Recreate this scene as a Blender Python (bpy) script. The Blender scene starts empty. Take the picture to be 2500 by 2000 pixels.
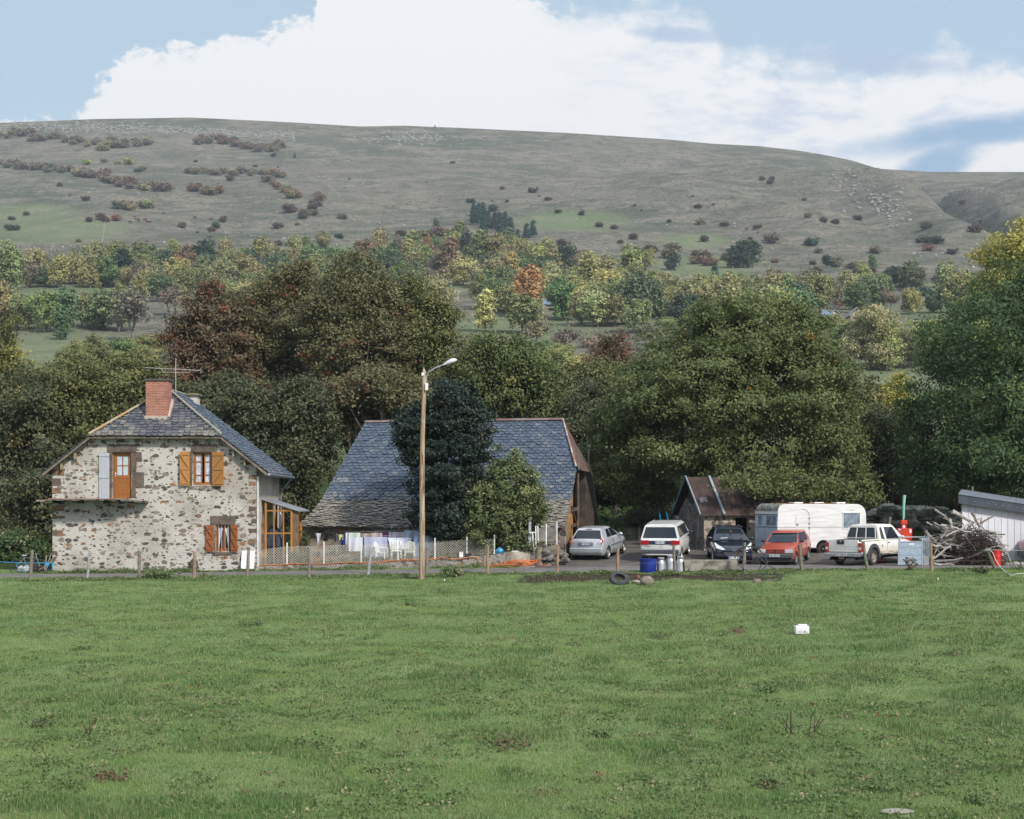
import bpy, bmesh, math, random
import numpy as np
from mathutils import Vector, Matrix
R = math.radians
random.seed(7); rng = np.random.default_rng(7)
scene = bpy.context.scene
F, HX, HY, CZ = 3472.0, 1250.0, 1230.0, 3.1     # focal length in photo pixels, horizon row, eye height

# ---------------------------------------------------------------- camera
cam = bpy.data.objects.new('camera', bpy.data.cameras.new('camera')); scene.collection.objects.link(cam)
cam.data.sensor_width = 36; cam.data.lens = F/2500*36; cam.data.shift_y = (HY-1000)/2500
cam.data.clip_start = .5; cam.data.clip_end = 9000
cam.location = (0, 0, CZ); cam.rotation_euler = (R(90), 0, 0); scene.camera = cam

# ---------------------------------------------------------------- sun
SUN_AZ, SUN_EL = 142, 40                       # clockwise from +Y, height
az, el = R(SUN_AZ), R(SUN_EL)
sd = Vector((math.sin(az)*math.cos(el), math.cos(az)*math.cos(el), math.sin(el)))
sun = bpy.data.objects.new('sun', bpy.data.lights.new('sun', 'SUN')); scene.collection.objects.link(sun)
sun.data.energy = 3.3; sun.data.angle = R(6); sun.data.color = (1, .94, .86)
sun.rotation_euler = sd.to_track_quat('Z', 'Y').to_euler(); sun.location = (20, -20, 60)
scene.view_settings.view_transform = 'Standard'; scene.view_settings.look = 'None'
scene.view_settings.exposure = .46; scene.view_settings.gamma = 1
scene.cycles.max_bounces = 5; scene.cycles.diffuse_bounces = 3; scene.cycles.glossy_bounces = 2
scene.cycles.transmission_bounces = 3; scene.cycles.transparent_max_bounces = 6; scene.cycles.volume_bounces = 0
scene.cycles.use_denoising = True; scene.cycles.denoiser = 'OPENIMAGEDENOISE'; scene.cycles.caustics_reflective = False; scene.cycles.caustics_refractive = False

# ---------------------------------------------------------------- node expression helper
class E:
    """a socket with arithmetic"""
    def __init__(s, nt, sock): s.nt, s.s = nt, sock
    def op(s, o, b=None, c=None, clamp=False):
        n = s.nt.nodes.new('ShaderNodeMath'); n.operation = o; n.use_clamp = clamp
        for i, v in enumerate((s, b, c)):
            if v is None: continue
            if isinstance(v, E): s.nt.links.new(v.s, n.inputs[i])
            else: n.inputs[i].default_value = v
        return E(s.nt, n.outputs[0])
    def __add__(s, b): return s.op('ADD', b)
    def __radd__(s, b): return s.op('ADD', b)
    def __sub__(s, b): return s.op('SUBTRACT', b)
    def __rsub__(s, b): return (s*-1)+b
    def __mul__(s, b): return s.op('MULTIPLY', b)
    def __rmul__(s, b): return s.op('MULTIPLY', b)
    def __truediv__(s, b): return s.op('DIVIDE', b)
    def sm(s, a, b):      # smoothstep a..b -> 0..1
        n = s.nt.nodes.new('ShaderNodeMapRange'); n.interpolation_type = 'SMOOTHSTEP'
        s.nt.links.new(s.s, n.inputs[0]); n.inputs[1].default_value = a; n.inputs[2].default_value = b
        return E(s.nt, n.outputs[0])
    def sat(s): return s.op('ADD', 0.0, clamp=True)
def fcurve(e, pts):
    n = e.nt.nodes.new('ShaderNodeFloatCurve'); e.nt.links.new(e.s, n.inputs['Value'])
    c = n.mapping.curves[0]
    while len(c.points) > 2: c.points.remove(c.points[1])
    c.points[0].location = pts[0]; c.points[-1].location = pts[-1]
    for p in pts[1:-1]: c.points.new(*p)
    for p in c.points: p.handle_type = 'VECTOR'
    n.mapping.update(); return E(e.nt, n.outputs[0])
def comb(nt, x, y, z):
    n = nt.nodes.new('ShaderNodeCombineXYZ')
    for i, v in enumerate((x, y, z)):
        if isinstance(v, E): nt.links.new(v.s, n.inputs[i])
        else: n.inputs[i].default_value = v
    return n.outputs[0]
def noise(nt, vec, scale, detail=5, rough=.55, dist=0):
    n = nt.nodes.new('ShaderNodeTexNoise'); n.inputs['Scale'].default_value = scale
    n.inputs['Detail'].default_value = detail; n.inputs['Roughness'].default_value = rough; n.inputs['Distortion'].default_value = dist
    if vec is not None: nt.links.new(vec, n.inputs['Vector'])
    return E(nt, n.outputs[0])
def mixc(nt, f, a, b):
    n = nt.nodes.new('ShaderNodeMix'); n.data_type = 'RGBA'
    for sock, v in ((n.inputs[0], f), (n.inputs[6], a), (n.inputs[7], b)):
        if isinstance(v, E): nt.links.new(v.s, sock)
        elif isinstance(v, bpy.types.NodeSocket): nt.links.new(v, sock)
        elif isinstance(v, (int, float)): sock.default_value = v
        else: sock.default_value = (*v[:3], 1)
    return n.outputs[2]
def attr(nt, name):
    n = nt.nodes.new('ShaderNodeAttribute'); n.attribute_name = name; return E(nt, n.outputs['Fac'])

# ---------------------------------------------------------------- sky: NISHITA blue + clouds laid out by direction
w = bpy.data.worlds.new('World'); scene.world = w; w.use_nodes = True
nt = w.node_tree; nt.nodes.clear()
out = nt.nodes.new('ShaderNodeOutputWorld'); bg = nt.nodes.new('ShaderNodeBackground'); nt.links.new(bg.outputs[0], out.inputs[0])
bg.inputs[1].default_value = .096
sky = nt.nodes.new('ShaderNodeTexSky'); sky.sky_type = 'NISHITA'; sky.sun_disc = False
sky.sun_elevation = el; sky.sun_rotation = az; sky.air_density = 1; sky.dust_density = 1.2; sky.ozone_density = 1.5
tc = nt.nodes.new('ShaderNodeTexCoord'); sp = nt.nodes.new('ShaderNodeSeparateXYZ'); nt.links.new(tc.outputs['Generated'], sp.inputs[0])
dx, dy, dz = (E(nt, sp.outputs[i]) for i in range(3))
front = dy.sm(.35, .6)
yy = dy.op('MAXIMUM', .2)
a_, e_ = dx/yy, dz/yy                          # tangent of azimuth and of elevation
tt = (a_*F+HX)/2500.0                           # 0..1 across the view
ee = (HY - e_*F)/2500.0                         # 0 top of view .. down
v3 = comb(nt, tt, ee*1.6, 0.0)
n1 = noise(nt, v3, 9, 8, .6) - .5
n2 = noise(nt, v3, 24, 6, .65) - .5
# cloud top edge, as (across, row) pairs
cp = [(0, 302), (185, 298), (205, 262), (232, 190), (300, 140), (400, 112), (540, 92), (680, 68), (766, 42), (790, -110), (1180, -80), (1290, -10),
      (1400, 32), (1560, 34), (1700, 40), (1745, 70), (1765, 150), (1850, 150), (2050, 150), (2250, 135), (2500, 150)]
edge = fcurve(tt.op('ADD', 0, clamp=True), [(p/2500, (q+200)/1000) for p, q in cp])
row = (ee*2500 + 200)/1000.0
soft = tt.sm(.50, .60)
n4 = noise(nt, v3, 70, 4, .6) - .5
f1 = row - edge + n1*(.10 + soft*.18) + n2*.20 + n4*.07
edge_hard = f1.sm(-.012, .02); edge_soft = f1.sm(-.04, .07)
cloud = edge_hard*(1-soft) + edge_soft*soft
# blue window low on the right
def blob(cx, cy, rx, ry, ang):
    u = tt*2500 - cx; v = ee*2500 - cy; c, s = math.cos(R(ang)), math.sin(R(ang))
    p = (u*c + v*s)/rx; q = (v*c - u*s)/ry
    return p*p + q*q + n1*2.6 + n2*1.0
hole = 1 - blob(2440, 312, 330, 36, -9).sm(.1, 2.0)
hole2 = 1 - blob(2300, 390, 105, 48, -28).sm(.2, 1.8)
holes = hole.op('MAXIMUM', hole2)
n3 = noise(nt, comb(nt, tt*1.0, ee*2.6, 3.0), 11, 7, .62)
smudge = n3.sm(.46, .66)*tt.sm(.48, .72)*cloud*(1-ee.sm(.145, .175)*.75)
base = nt.nodes.new('ShaderNodeMix'); base.data_type = 'RGBA'; base.blend_type = 'MULTIPLY'
nt.links.new(sky.outputs[0], base.inputs[6]); base.inputs[0].default_value = 1; base.inputs[7].default_value = (1.5, 1.16, 1.0, 1)
blue = mixc(nt, .72, base.outputs[2], (4.1, 5.5, 6.6))
blue = mixc(nt, tt.sm(.3, 1)*.4, blue, (3.4, 4.8, 6.3))
cl = mixc(nt, smudge*.75, (7.3, 7.35, 7.45), (4.4, 5.1, 6.4))
col = mixc(nt, cloud, blue, cl)
dk = 1 - blob(2120, 148, 210, 26, 6).sm(.1, 2.2)
dk2 = 1 - blob(1670, 85, 120, 16, 4).sm(.1, 2.2)
col = mixc(nt, dk.op('MAXIMUM', dk2)*.75, col, (3.7, 4.6, 6.0))
col = mixc(nt, holes*.9, col, (2.2, 3.6, 5.3))
# the rest of the sky dome: broken cloud
ng = noise(nt, tc.outputs['Generated'], 2.2, 7, .6)
rest = mixc(nt, ng.sm(.42, .6), (3.6, 4.9, 6.6), (7.6, 7.8, 8.2))
up = (1 - ee.sm(-.14, -.03))
col = mixc(nt, front*(1-up), rest, col)
col = mixc(nt, dz.sm(-.06, 0.0), (1.0, 1.1, .9), col)
nt.links.new(col, bg.inputs[0])

# ---------------------------------------------------------------- materials
def newmat(name):
    m = bpy.data.materials.new(name); m.use_nodes = True
    nt = m.node_tree; b = nt.nodes['Principled BSDF']; return m, nt, b
def objco(nt, sx=1, sy=1, sz=1):
    t = nt.nodes.new('ShaderNodeTexCoord'); mp = nt.nodes.new('ShaderNodeMapping'); mp.inputs['Scale'].default_value = (sx, sy, sz)
    nt.links.new(t.outputs['Object'], mp.inputs[0]); return mp.outputs[0]
def bumpn(nt, b, h, strength=.4, dist=.02):
    n = nt.nodes.new('ShaderNodeBump'); n.inputs['Strength'].default_value = strength; n.inputs['Distance'].default_value = dist
    nt.links.new(h.s, n.inputs['Height']); nt.links.new(n.outputs[0], b.inputs['Normal'])
_mc = {}
def mat(name, c, c2=None, scale=3, rough=.75, bump=0, metal=0, spec=.35, st=(1, 1, 1), detail=6, coat=0, emit=0, lo=.35, hi=.65):
    if name in _mc: return _mc[name]
    m, nt, b = newmat(name)
    b.inputs['Roughness'].default_value = rough; b.inputs['Metallic'].default_value = metal
    b.inputs['Specular IOR Level'].default_value = spec; b.inputs['Coat Weight'].default_value = coat
    co = objco(nt, *st); n = noise(nt, co, scale, detail, .6)
    c2 = c2 or tuple(x*.8 for x in c)
    nt.links.new(mixc(nt, n.sm(lo, hi), c, c2), b.inputs['Base Color'])
    if bump: bumpn(nt, b, noise(nt, co, scale*4, 4), bump)
    _mc[name] = m; return m
def glass(name, c=(.008, .011, .016), rough=.06):
    if name in _mc: return _mc[name]
    m, nt, b = newmat(name); b.inputs['Base Color'].default_value = (*c, 1); b.inputs['Roughness'].default_value = rough
    b.inputs['Specular IOR Level'].default_value = .6; _mc[name] = m; return m
def leafmat(name, ca, cb, cc=None, ccp=.06, objcol=False, trans=.3, gloss=.25, brownp=0):
    """colour varies by clump and by leaf; cc is a rare autumn colour"""
    if name in _mc: return _mc[name]
    m, nt, b = newmat(name)
    r = attr(nt, 'r'); cl = attr(nt, 'cl')
    if objcol:
        oi = nt.nodes.new('ShaderNodeObjectInfo')
        k = mixc(nt, (cl*.6 + r*.4).sat(), (.80, .86, .84), (1.75, 1.66, 1.45))
        mm = nt.nodes.new('ShaderNodeMix'); mm.data_type = 'RGBA'; mm.blend_type = 'MULTIPLY'; mm.inputs[0].default_value = 1
        nt.links.new(oi.outputs['Color'], mm.inputs[6]); nt.links.new(k, mm.inputs[7]); col = mm.outputs[2]
    else:
        col = mixc(nt, (cl*.65 + r*.35).sat(), ca, cb)
        if cc: col = mixc(nt, (cl-(1-ccp)).sm(0, .004)*r.sm(.25, .45), col, cc)
    nt.links.new(col, b.inputs['Base Color']); b.inputs['Roughness'].default_value = .55; b.inputs['Specular IOR Level'].default_value = gloss
    tr = nt.nodes.new('ShaderNodeBsdfTranslucent'); nt.links.new(col, tr.inputs[0])
    ms = nt.nodes.new('ShaderNodeMixShader'); ms.inputs[0].default_value = trans
    o = nt.nodes['Material Output']; nt.links.new(b.outputs[0], ms.inputs[1]); nt.links.new(tr.outputs[0], ms.inputs[2]); nt.links.new(ms.outputs[0], o.inputs[0])
    _mc[name] = m; return m
def stonewall(name, mortar, mortar2, dens, scale=3.2, sz=1.75, bright=1.0, orange=.15, big=.30):
    """irregular stones showing through lime mortar"""
    m, nt, b = newmat(name)
    t = nt.nodes.new('ShaderNodeTexCoord'); s3 = nt.nodes.new('ShaderNodeSeparateXYZ'); nt.links.new(t.outputs['Object'], s3.inputs[0])
    x, y, z = (E(nt, s3.outputs[i]) for i in range(3))
    wx = noise(nt, t.outputs['Object'], 4.5, 3) - .5; wz = noise(nt, comb(nt, z, x+y, 5.0), 5, 3) - .5
    uv = comb(nt, x+y+wx*.28, z*sz+wz*.28, 0.0)
    masks, cols = None, None
    base = mixc(nt, noise(nt, t.outputs['Object'], .55, 6, .65).sm(.4, .62), mortar, mortar2)
    base = mixc(nt, noise(nt, t.outputs['Object'], 7, 5, .7).sm(.5, .72)*.35, base, tuple(c*.62 for c in mortar2))
    col = base; tot = None
    for k, (sc, dn, bg_) in enumerate(((scale, dens, big), (scale*2.1, dens*.75, big*.9))):
        v = nt.nodes.new('ShaderNodeTexVoronoi'); v.voronoi_dimensions = '2D'; v.inputs['Scale'].default_value = sc; v.inputs['Randomness'].default_value = .9
        nt.links.new(uv, v.inputs['Vector'])
        sc3 = nt.nodes.new('ShaderNodeSeparateColor'); nt.links.new(v.outputs['Color'], sc3.inputs[0])
        cr, cg, cb_ = (E(nt, sc3.outputs[i]) for i in range(3))
        d = E(nt, v.outputs['Distance'])
        mask = (cr*bg_*1.25 + .05 - d + wx*.12).sm(-.012, .03)*(1 - cg.sm(dn-.01, dn+.01))
        st = mixc(nt, cb_.sm(.3, .8), (.075*bright, .068*bright, .064*bright), (.24*bright, .195*bright, .155*bright))
        st = mixc(nt, (cr*3.7).op('FRACT').sm(1-orange-.02, 1-orange), st, (.27*bright, .13*bright, .06*bright))
        st = mixc(nt, noise(nt, t.outputs['Object'], 16, 4).sm(.52, .66)*.5, st, (.34, .32, .29))
        col = mixc(nt, mask, col, st); tot = mask if tot is None else tot.op('MAXIMUM', mask)
    nt.links.new(col, b.inputs['Base Color']); b.inputs['Roughness'].default_value = .9; b.inputs['Specular IOR Level'].default_value = .2
    bumpn(nt, b, noise(nt, t.outputs['Object'], 9, 6, .7) + tot*.5, .9, .04)
    return m
def slatemat(name, ca, cb, lich=(.36, .34, .29), lich2=(.2, .19, .16)):
    m, nt, b = newmat(name)
    r, l = attr(nt, 'r'), attr(nt, 'cl')
    t = nt.nodes.new('ShaderNodeTexCoord')
    n = noise(nt, t.outputs['Object'], 24, 4, .7)
    col = mixc(nt, r, ca, cb)
    lc = mixc(nt, noise(nt, t.outputs['Object'], 11, 3).sm(.4, .62), lich, lich2)
    col = mixc(nt, (l*.42 + n - .95).sm(-.02, .04), col, lc)
    nt.links.new(col, b.inputs['Base Color']); b.inputs['Roughness'].default_value = .5; b.inputs['Specular IOR Level'].default_value = .45
    bumpn(nt, b, n, .25, .02); return m

# ---------------------------------------------------------------- mesh builder
class MB:
    def __init__(s): s.v, s.f, s.mi = [], [], []; s.cur = 0
    def add(s, vs, fs):
        o = len(s.v); s.v += [tuple(v) for v in vs]; s.f += [tuple(i+o for i in f) for f in fs]; s.mi += [s.cur]*len(fs); return s
    def box(s, x0, x1, y0, y1, z0, z1):
        x0, x1 = sorted((x0, x1)); y0, y1 = sorted((y0, y1)); z0, z1 = sorted((z0, z1))
        return s.add([(x0, y0, z0), (x1, y0, z0), (x1, y1, z0), (x0, y1, z0), (x0, y0, z1), (x1, y0, z1), (x1, y1, z1), (x0, y1, z1)],
                     [(0, 3, 2, 1), (4, 5, 6, 7), (0, 1, 5, 4), (1, 2, 6, 5), (2, 3, 7, 6), (3, 0, 4, 7)])
    def bar(s, p, q, w, h=None, up=(0, 0, 1)):
        p, q = Vector(p), Vector(q); d = (q-p).normalized(); h = h or w
        a = d.cross(Vector(up)); a = a.normalized() if a.length > 1e-3 else d.orthogonal().normalized(); b = a.cross(d)
        vs = [e + a*sx*w/2 + b*sz*h/2 for e in (p, q) for sx, sz in ((-1, -1), (1, -1), (1, 1), (-1, 1))]
        return s.add(vs, [(0, 1, 2, 3), (7, 6, 5, 4), (0, 4, 5, 1), (1, 5, 6, 2), (2, 6, 7, 3), (3, 7, 4, 0)])
    def tube(s, pts, rad, n=8, cap=True, wob=0):
        pts = [Vector(p) for p in pts]; m = len(pts); rad = rad if isinstance(rad, (list, tuple)) else [rad]*m
        vs = []; a = None
        for i, p in enumerate(pts):
            d = (pts[min(i+1, m-1)] - pts[max(i-1, 0)]).normalized()
            a = d.orthogonal().normalized() if a is None else (a - d*a.dot(d)).normalized()
            b = d.cross(a)
            for k in range(n):
                t = 2*math.pi*k/n; rr = rad[i]*(1+random.uniform(-wob, wob))
                vs.append(p + a*math.cos(t)*rr + b*math.sin(t)*rr)
        fs = [(i*n+k, i*n+(k+1) % n, (i+1)*n+(k+1) % n, (i+1)*n+k) for i in range(m-1) for k in range(n)]
        if cap: fs += [tuple(range(n-1, -1, -1)), tuple(range((m-1)*n, m*n))]
        return s.add(vs, fs)
    def lathe(s, prof, n=20, c=(0, 0, 0), axis='z'):
        vs = []
        for r, h in prof:
            for k in range(n):
                t = 2*math.pi*k/n; x, y = r*math.cos(t), r*math.sin(t)
                vs.append({'z': (c[0]+x, c[1]+y, c[2]+h), 'y': (c[0]+x, c[1]+h, c[2]+y), 'x': (c[0]+h, c[1]+x, c[2]+y)}[axis])
        m = len(prof)
        return s.add(vs, [(i*n+k, i*n+(k+1) % n, (i+1)*n+(k+1) % n, (i+1)*n+k) for i in range(m-1) for k in range(n)])
    def prism(s, poly, d):           # poly: list of 3-D points, d: thickness vector
        n = len(poly); d = Vector(d); vs = [Vector(p) for p in poly]; vs += [v+d for v in vs]
        return s.add(vs, [tuple(range(n-1, -1, -1)), tuple(range(n, 2*n))] + [(i, (i+1) % n, n+(i+1) % n, n+i) for i in range(n)])
    def ball(s, c, r, n=8, m=6, jit=0):
        rx, ry, rz = r if isinstance(r, (tuple, list)) else (r, r, r); vs = [(c[0], c[1], c[2]-rz)]
        for i in range(1, m):
            p = math.pi*i/m - math.pi/2
            for k in range(n):
                t = 2*math.pi*k/n; j = 1+random.uniform(-jit, jit)
                vs.append((c[0]+rx*j*math.cos(p)*math.cos(t), c[1]+ry*j*math.cos(p)*math.sin(t), c[2]+rz*j*math.sin(p)))
        vs.append((c[0], c[1], c[2]+rz)); L = len(vs)-1
        fs = [(0, 1+(k+1) % n, 1+k) for k in range(n)] + [(L, L-n+k, L-n+(k+1) % n) for k in range(n)]
        fs += [(1+i*n+k, 1+i*n+(k+1) % n, 1+(i+1)*n+(k+1) % n, 1+(i+1)*n+k) for i in range(m-2) for k in range(n)]
        return s.add(vs, fs)
    def build(s, name, m, parent=None, smooth=None, fix=True, bevel=0, **kw):
        me = bpy.data.meshes.new(name); me.from_pydata(s.v, [], s.f)
        ms = m if isinstance(m, (list, tuple)) else [m]
        for x in ms: me.materials.append(x)
        if len(ms) > 1: me.polygons.foreach_set('material_index', s.mi)
        if fix or bevel:
            b = bmesh.new(); b.from_mesh(me)
            if fix: bmesh.ops.recalc_face_normals(b, faces=b.faces)
            if bevel:
                es = [e for e in b.edges if len(e.link_faces) == 2 and e.calc_face_angle(0) > .5]
                bmesh.ops.bevel(b, geom=es, offset=bevel, segments=2, affect='EDGES', profile=.6)
            b.to_mesh(me); b.free()
        if smooth is not None:
            me.polygons.foreach_set('use_smooth', [True]*len(me.polygons)); me.set_sharp_from_angle(angle=R(smooth))
        me.update(); return link(name, me, parent, **kw)
def link(name, data, parent=None, label=None, cat=None, group=None, kind=None):
    o = bpy.data.objects.new(name, data); scene.collection.objects.link(o)
    if parent is not None: o.parent = parent
    tag(o, label, cat, group, kind); return o
def tag(o, label=None, cat=None, group=None, kind=None):
    if label: o['label'] = label
    if cat: o['category'] = cat
    if group: o['group'] = group
    if kind: o['kind'] = kind
    return o
def thing(name, label, cat, loc=(0, 0, 0), rz=0, group=None, pitch=0):
    o = link(name, None, None, label, cat, group, 'thing'); o.location = loc; o.rotation_euler = (pitch, 0, rz); return o
def copy_tree(root, loc, rot=None, scale=None, label=None, group=None, color=None):
    def cp(o, par):
        c = o.copy(); scene.collection.objects.link(c); c.parent = par
        for ch in [x for x in kids.get(o.name, ())]: cp(ch, c)
        if color is not None: c.color = (*color, 1)
        return c
    kids = {}
    for ch in root.children: kids.setdefault(root.name, []).append(ch); kids.update({ch.name: list(ch.children)})
    c = cp(root, None); c.location = loc
    if rot is not None: c.rotation_euler = rot
    if scale is not None: c.scale = scale
    if label: c['label'] = label
    if group: c['group'] = group
    return c
def P(px, py, Y): return Vector(((px-HX)/F*Y, Y, CZ+(HY-py)/F*Y))
def PX(px, Y): return (px-HX)/F*Y

# ---------------------------------------------------------------- value noise and the lie of the land
_tabs = {}
def vn(x, y, sc, seed=0):
    if seed not in _tabs: _tabs[seed] = np.random.default_rng(seed+100).random((256, 256))
    T = _tabs[seed]; x = np.asarray(x, float)/sc; y = np.asarray(y, float)/sc
    xi, yi = np.floor(x).astype(int), np.floor(y).astype(int); fx, fy = x-xi, y-yi; fx = fx*fx*(3-2*fx); fy = fy*fy*(3-2*fy)
    g = lambda a, b: T[a & 255, b & 255]
    return (g(xi, yi)*(1-fx)+g(xi+1, yi)*fx)*(1-fy) + (g(xi, yi+1)*(1-fx)+g(xi+1, yi+1)*fx)*fy
def fbm(x, y, sc, seed=0, o=4): return sum(vn(x, y, sc/2**i, seed+i)*.5**i for i in range(o))/sum(.5**i for i in range(o))
KX = [0, 300, 600, 1000, 1400, 1700, 2100, 2500]
K58 = [-.07, -.04, .08, .12, .2, .27, .35, .42]
K63 = [.05, .06, .12, .23, .33, .46, .43, .38]
KS = [0, 0, .0, .02, .05, .06, .09, .06]
YN = [120, 200, 300, 450, 600, 800, 1000, 1300, 1500]
PN = [1190, 1005, 885, 760, 675, 590, 505, 395, 292]
RX = [-2500, 0, 232, 464, 696, 881, 985, 1136, 1391, 1623, 1739, 1855, 1950, 2006, 2080, 2145, 2273, 2500, 5000]
RY = [330, 300, 291, 287, 298, 309, 307, 313, 325, 340, 351, 357, 368, 377, 392, 412, 420, 420, 440]
def H(x, Y):
    x = np.asarray(x, float); Y = np.asarray(Y, float); Yc = np.maximum(Y, 1); px = HX + x/Yc*F; px = np.where(Y < 20, HX+x/20*F, px)
    z58, z63, s = np.interp(px, KX, K58), np.interp(px, KX, K63), np.interp(px, KX, KS)
    t = np.clip((Y-40)/18, 0, 1)
    field = z58*t*t*(3-2*t) + (fbm(x, Y, 9, 3)-.5)*.35*(1-t)*np.clip((Y-4)/8, 0, 1) + (vn(x, Y, 2.1, 9)-.5)*.16 + (vn(x, Y, .8, 12)-.5)*.07
    r = (np.clip((px-1650)/900, 0, 1.6))*np.exp(-((Y-33-(px-1900)/900*-3)/6.0)**2)*.60
    field = field + r
    mid = z58 + (z63-z58)*np.clip((Y-58)/5, 0, 1)
    yard = z63 + s*np.clip(Y-63.5, 0, 30)
    near = np.where(Y < 58, field, np.where(Y < 63, mid, yard))
    py = np.interp(Y, YN, PN); ridge = np.interp(px, RX, RY)
    g = np.clip((py-590)/(292-590), 0, 1); py = np.where(py < 590, 590+(ridge-590)*g, py)
    far = CZ+(HY-py)/F*Y
    bump = (fbm(x, Y, 130, 20)-.5)*np.clip((Y-180)/500, 0, 1)*22*np.clip((1500-Y)/350, 0.0, 1)
    d = (x*.55 + Y*.35)/95 + fbm(x, Y, 260, 40)*2.2
    bump = bump + (np.abs((d % 1)-.5)*2)**1.5*(9+14*np.clip((px-1300)/600, 0, 1))*np.clip((Y-700)/250, 0, 1)*np.clip((1470-Y)/300, 0, 1)*np.clip((px-900)/900, .2, 1)
    pl = np.interp(Y, [700, 850, 1100, 1400, 1500], [2560, 2440, 2270, 2110, 2080])
    bump = bump - 30*np.exp(-((px-pl)/60)**2)*np.clip((Y-700)/200, 0, 1)*np.clip((1500-Y)/200, 0, 1) + 12*np.exp(-((px-pl+150)/90)**2)*np.clip((Y-700)/200, 0, 1)*np.clip((1330-Y)/300, 0, 1)
    far = far + bump
    back = far[()] if np.ndim(far) == 0 else far
    k = np.clip((Y-90)/40, 0, 1); k = k*k*(3-2*k)
    z = near*(1-k) + back*k
    z = np.where(Y > 1500, CZ+(HY-ridge)/F*1500 - (Y-1500)*.10, z)
    return z
def Hs(x, Y): return float(H(x, Y))
def G(px, Y, dz=0):             # ground point under photo column px at distance Y
    x = PX(px, Y); return Vector((x, Y, Hs(x, Y)+dz))
_yg = np.concatenate([np.arange(120, 600, 4), np.arange(600, 1500, 8)])
def ground_at(px, py):          # where the sight line through (px, py) meets the hillside
    x = (px-HX)/F*_yg; z = H(x, _yg); rows = HY-(z-CZ)/_yg*F
    i = np.argmax(rows < py); i = max(1, i) if rows.min() < py else len(_yg)-1
    Y = float(_yg[i]); return Vector((PX(px, Y), Y, Hs(PX(px, Y), Y)))
# ================================================================ SETTING
def gridmesh(name, A, Ys, mat_, masks=None, dz=0, kind='structure', wedge=True, label=None):
    """sheet over the ground; A are columns (x/Y ratios, or x), Ys rows"""
    a, y = np.meshgrid(A, Ys); x = a*np.maximum(y, 20) if wedge else a
    z = H(x, y)+dz; n, m = a.shape
    me = bpy.data.meshes.new(name); me.vertices.add(n*m); me.vertices.foreach_set('co', np.stack([x, y, z], -1).ravel())
    i = np.arange(n*m).reshape(n, m); q = np.stack([i[:-1, :-1], i[:-1, 1:], i[1:, 1:], i[1:, :-1]], -1).reshape(-1, 4)
    me.loops.add(q.size); me.loops.foreach_set('vertex_index', q.ravel()); me.polygons.add(len(q)); me.polygons.foreach_set('loop_start', np.arange(0, q.size, 4))
    me.update(calc_edges=True); me.polygons.foreach_set('use_smooth', np.ones(len(q), bool)); me.materials.append(mat_)
    for k, f in (masks or {}).items():
        at = me.attributes.new(k, 'FLOAT', 'POINT'); at.data.foreach_set('value', np.asarray(f(x, y, z), np.float32).ravel())
    return link(name, me, kind=kind, label=label)

# pasture soil and thatch under the blades
m_past, nt, b = newmat('pasture_soil'); co = nt.nodes.new('ShaderNodeTexCoord').outputs['Object']
c = mixc(nt, noise(nt, co, .35, 6, .6).sm(.38, .62), (.10, .155, .06), (.15, .20, .085))
c = mixc(nt, noise(nt, co, 1.6, 5, .65).sm(.45, .7)*.7, c, (.065, .11, .04))
c = mixc(nt, noise(nt, co, 30, 3).sm(.45, .6)*.5, c, (.2, .25, .11))
mud = (attr(nt, 'mud')*1.5 + noise(nt, co, 1.8, 6, .7) - 1.1).sm(0, .12)
c = mixc(nt, mud, c, (.045, .032, .024))
nt.links.new(c, b.inputs['Base Color']); b.inputs['Roughness'].default_value = .95; b.inputs['Specular IOR Level'].default_value = .1
bumpn(nt, b, noise(nt, co, 12, 6, .7), .6, .04)
def mudmask(x, y, z):
    px = HX+x/np.maximum(y, 20)*F; py = HY-(z-CZ)/np.maximum(y, 1)*F
    m = np.exp(-((y-55.6)/2.6)**4)*np.clip(1-np.abs((px-1590)/400)**3, 0, 1)*np.clip(fbm(x, y, 1.6, 90)*2.2-.25, .25, 1)
    m = m + .55*np.exp(-((y-57)/1.0)**2)*np.exp(-((px-230)/110)**2)
    m = m + .9*np.exp(-((y-57.3)/.5)**2)*np.exp(-((px-1030)/60)**2)
    return np.clip(m, 0, 1)
def ymud(x, y, z): return mudmask(x, y, z)
A = np.concatenate([np.linspace(-1.3, -.46, 24)[:-1], np.linspace(-.46, .46, 200), np.linspace(.46, 1.3, 24)[1:]])
Ysn = np.concatenate([np.arange(-12, 12, 2.0), np.arange(12, 40, .45), np.arange(40, 66.01, .22)])
gridmesh('pasture', A, Ysn, m_past, {'mud': ymud})
Ysf = np.concatenate([[Ysn[-1]], np.arange(66.5, 130, 1.5), np.arange(130, 700, 6), np.arange(700, 1510, 8), np.arange(1510, 2600, 60)])
Af = np.concatenate([np.linspace(-1.3, -.46, 30)[:-1], np.linspace(-.46, .46, 260), np.linspace(.46, 1.3, 30)[1:]])

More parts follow.
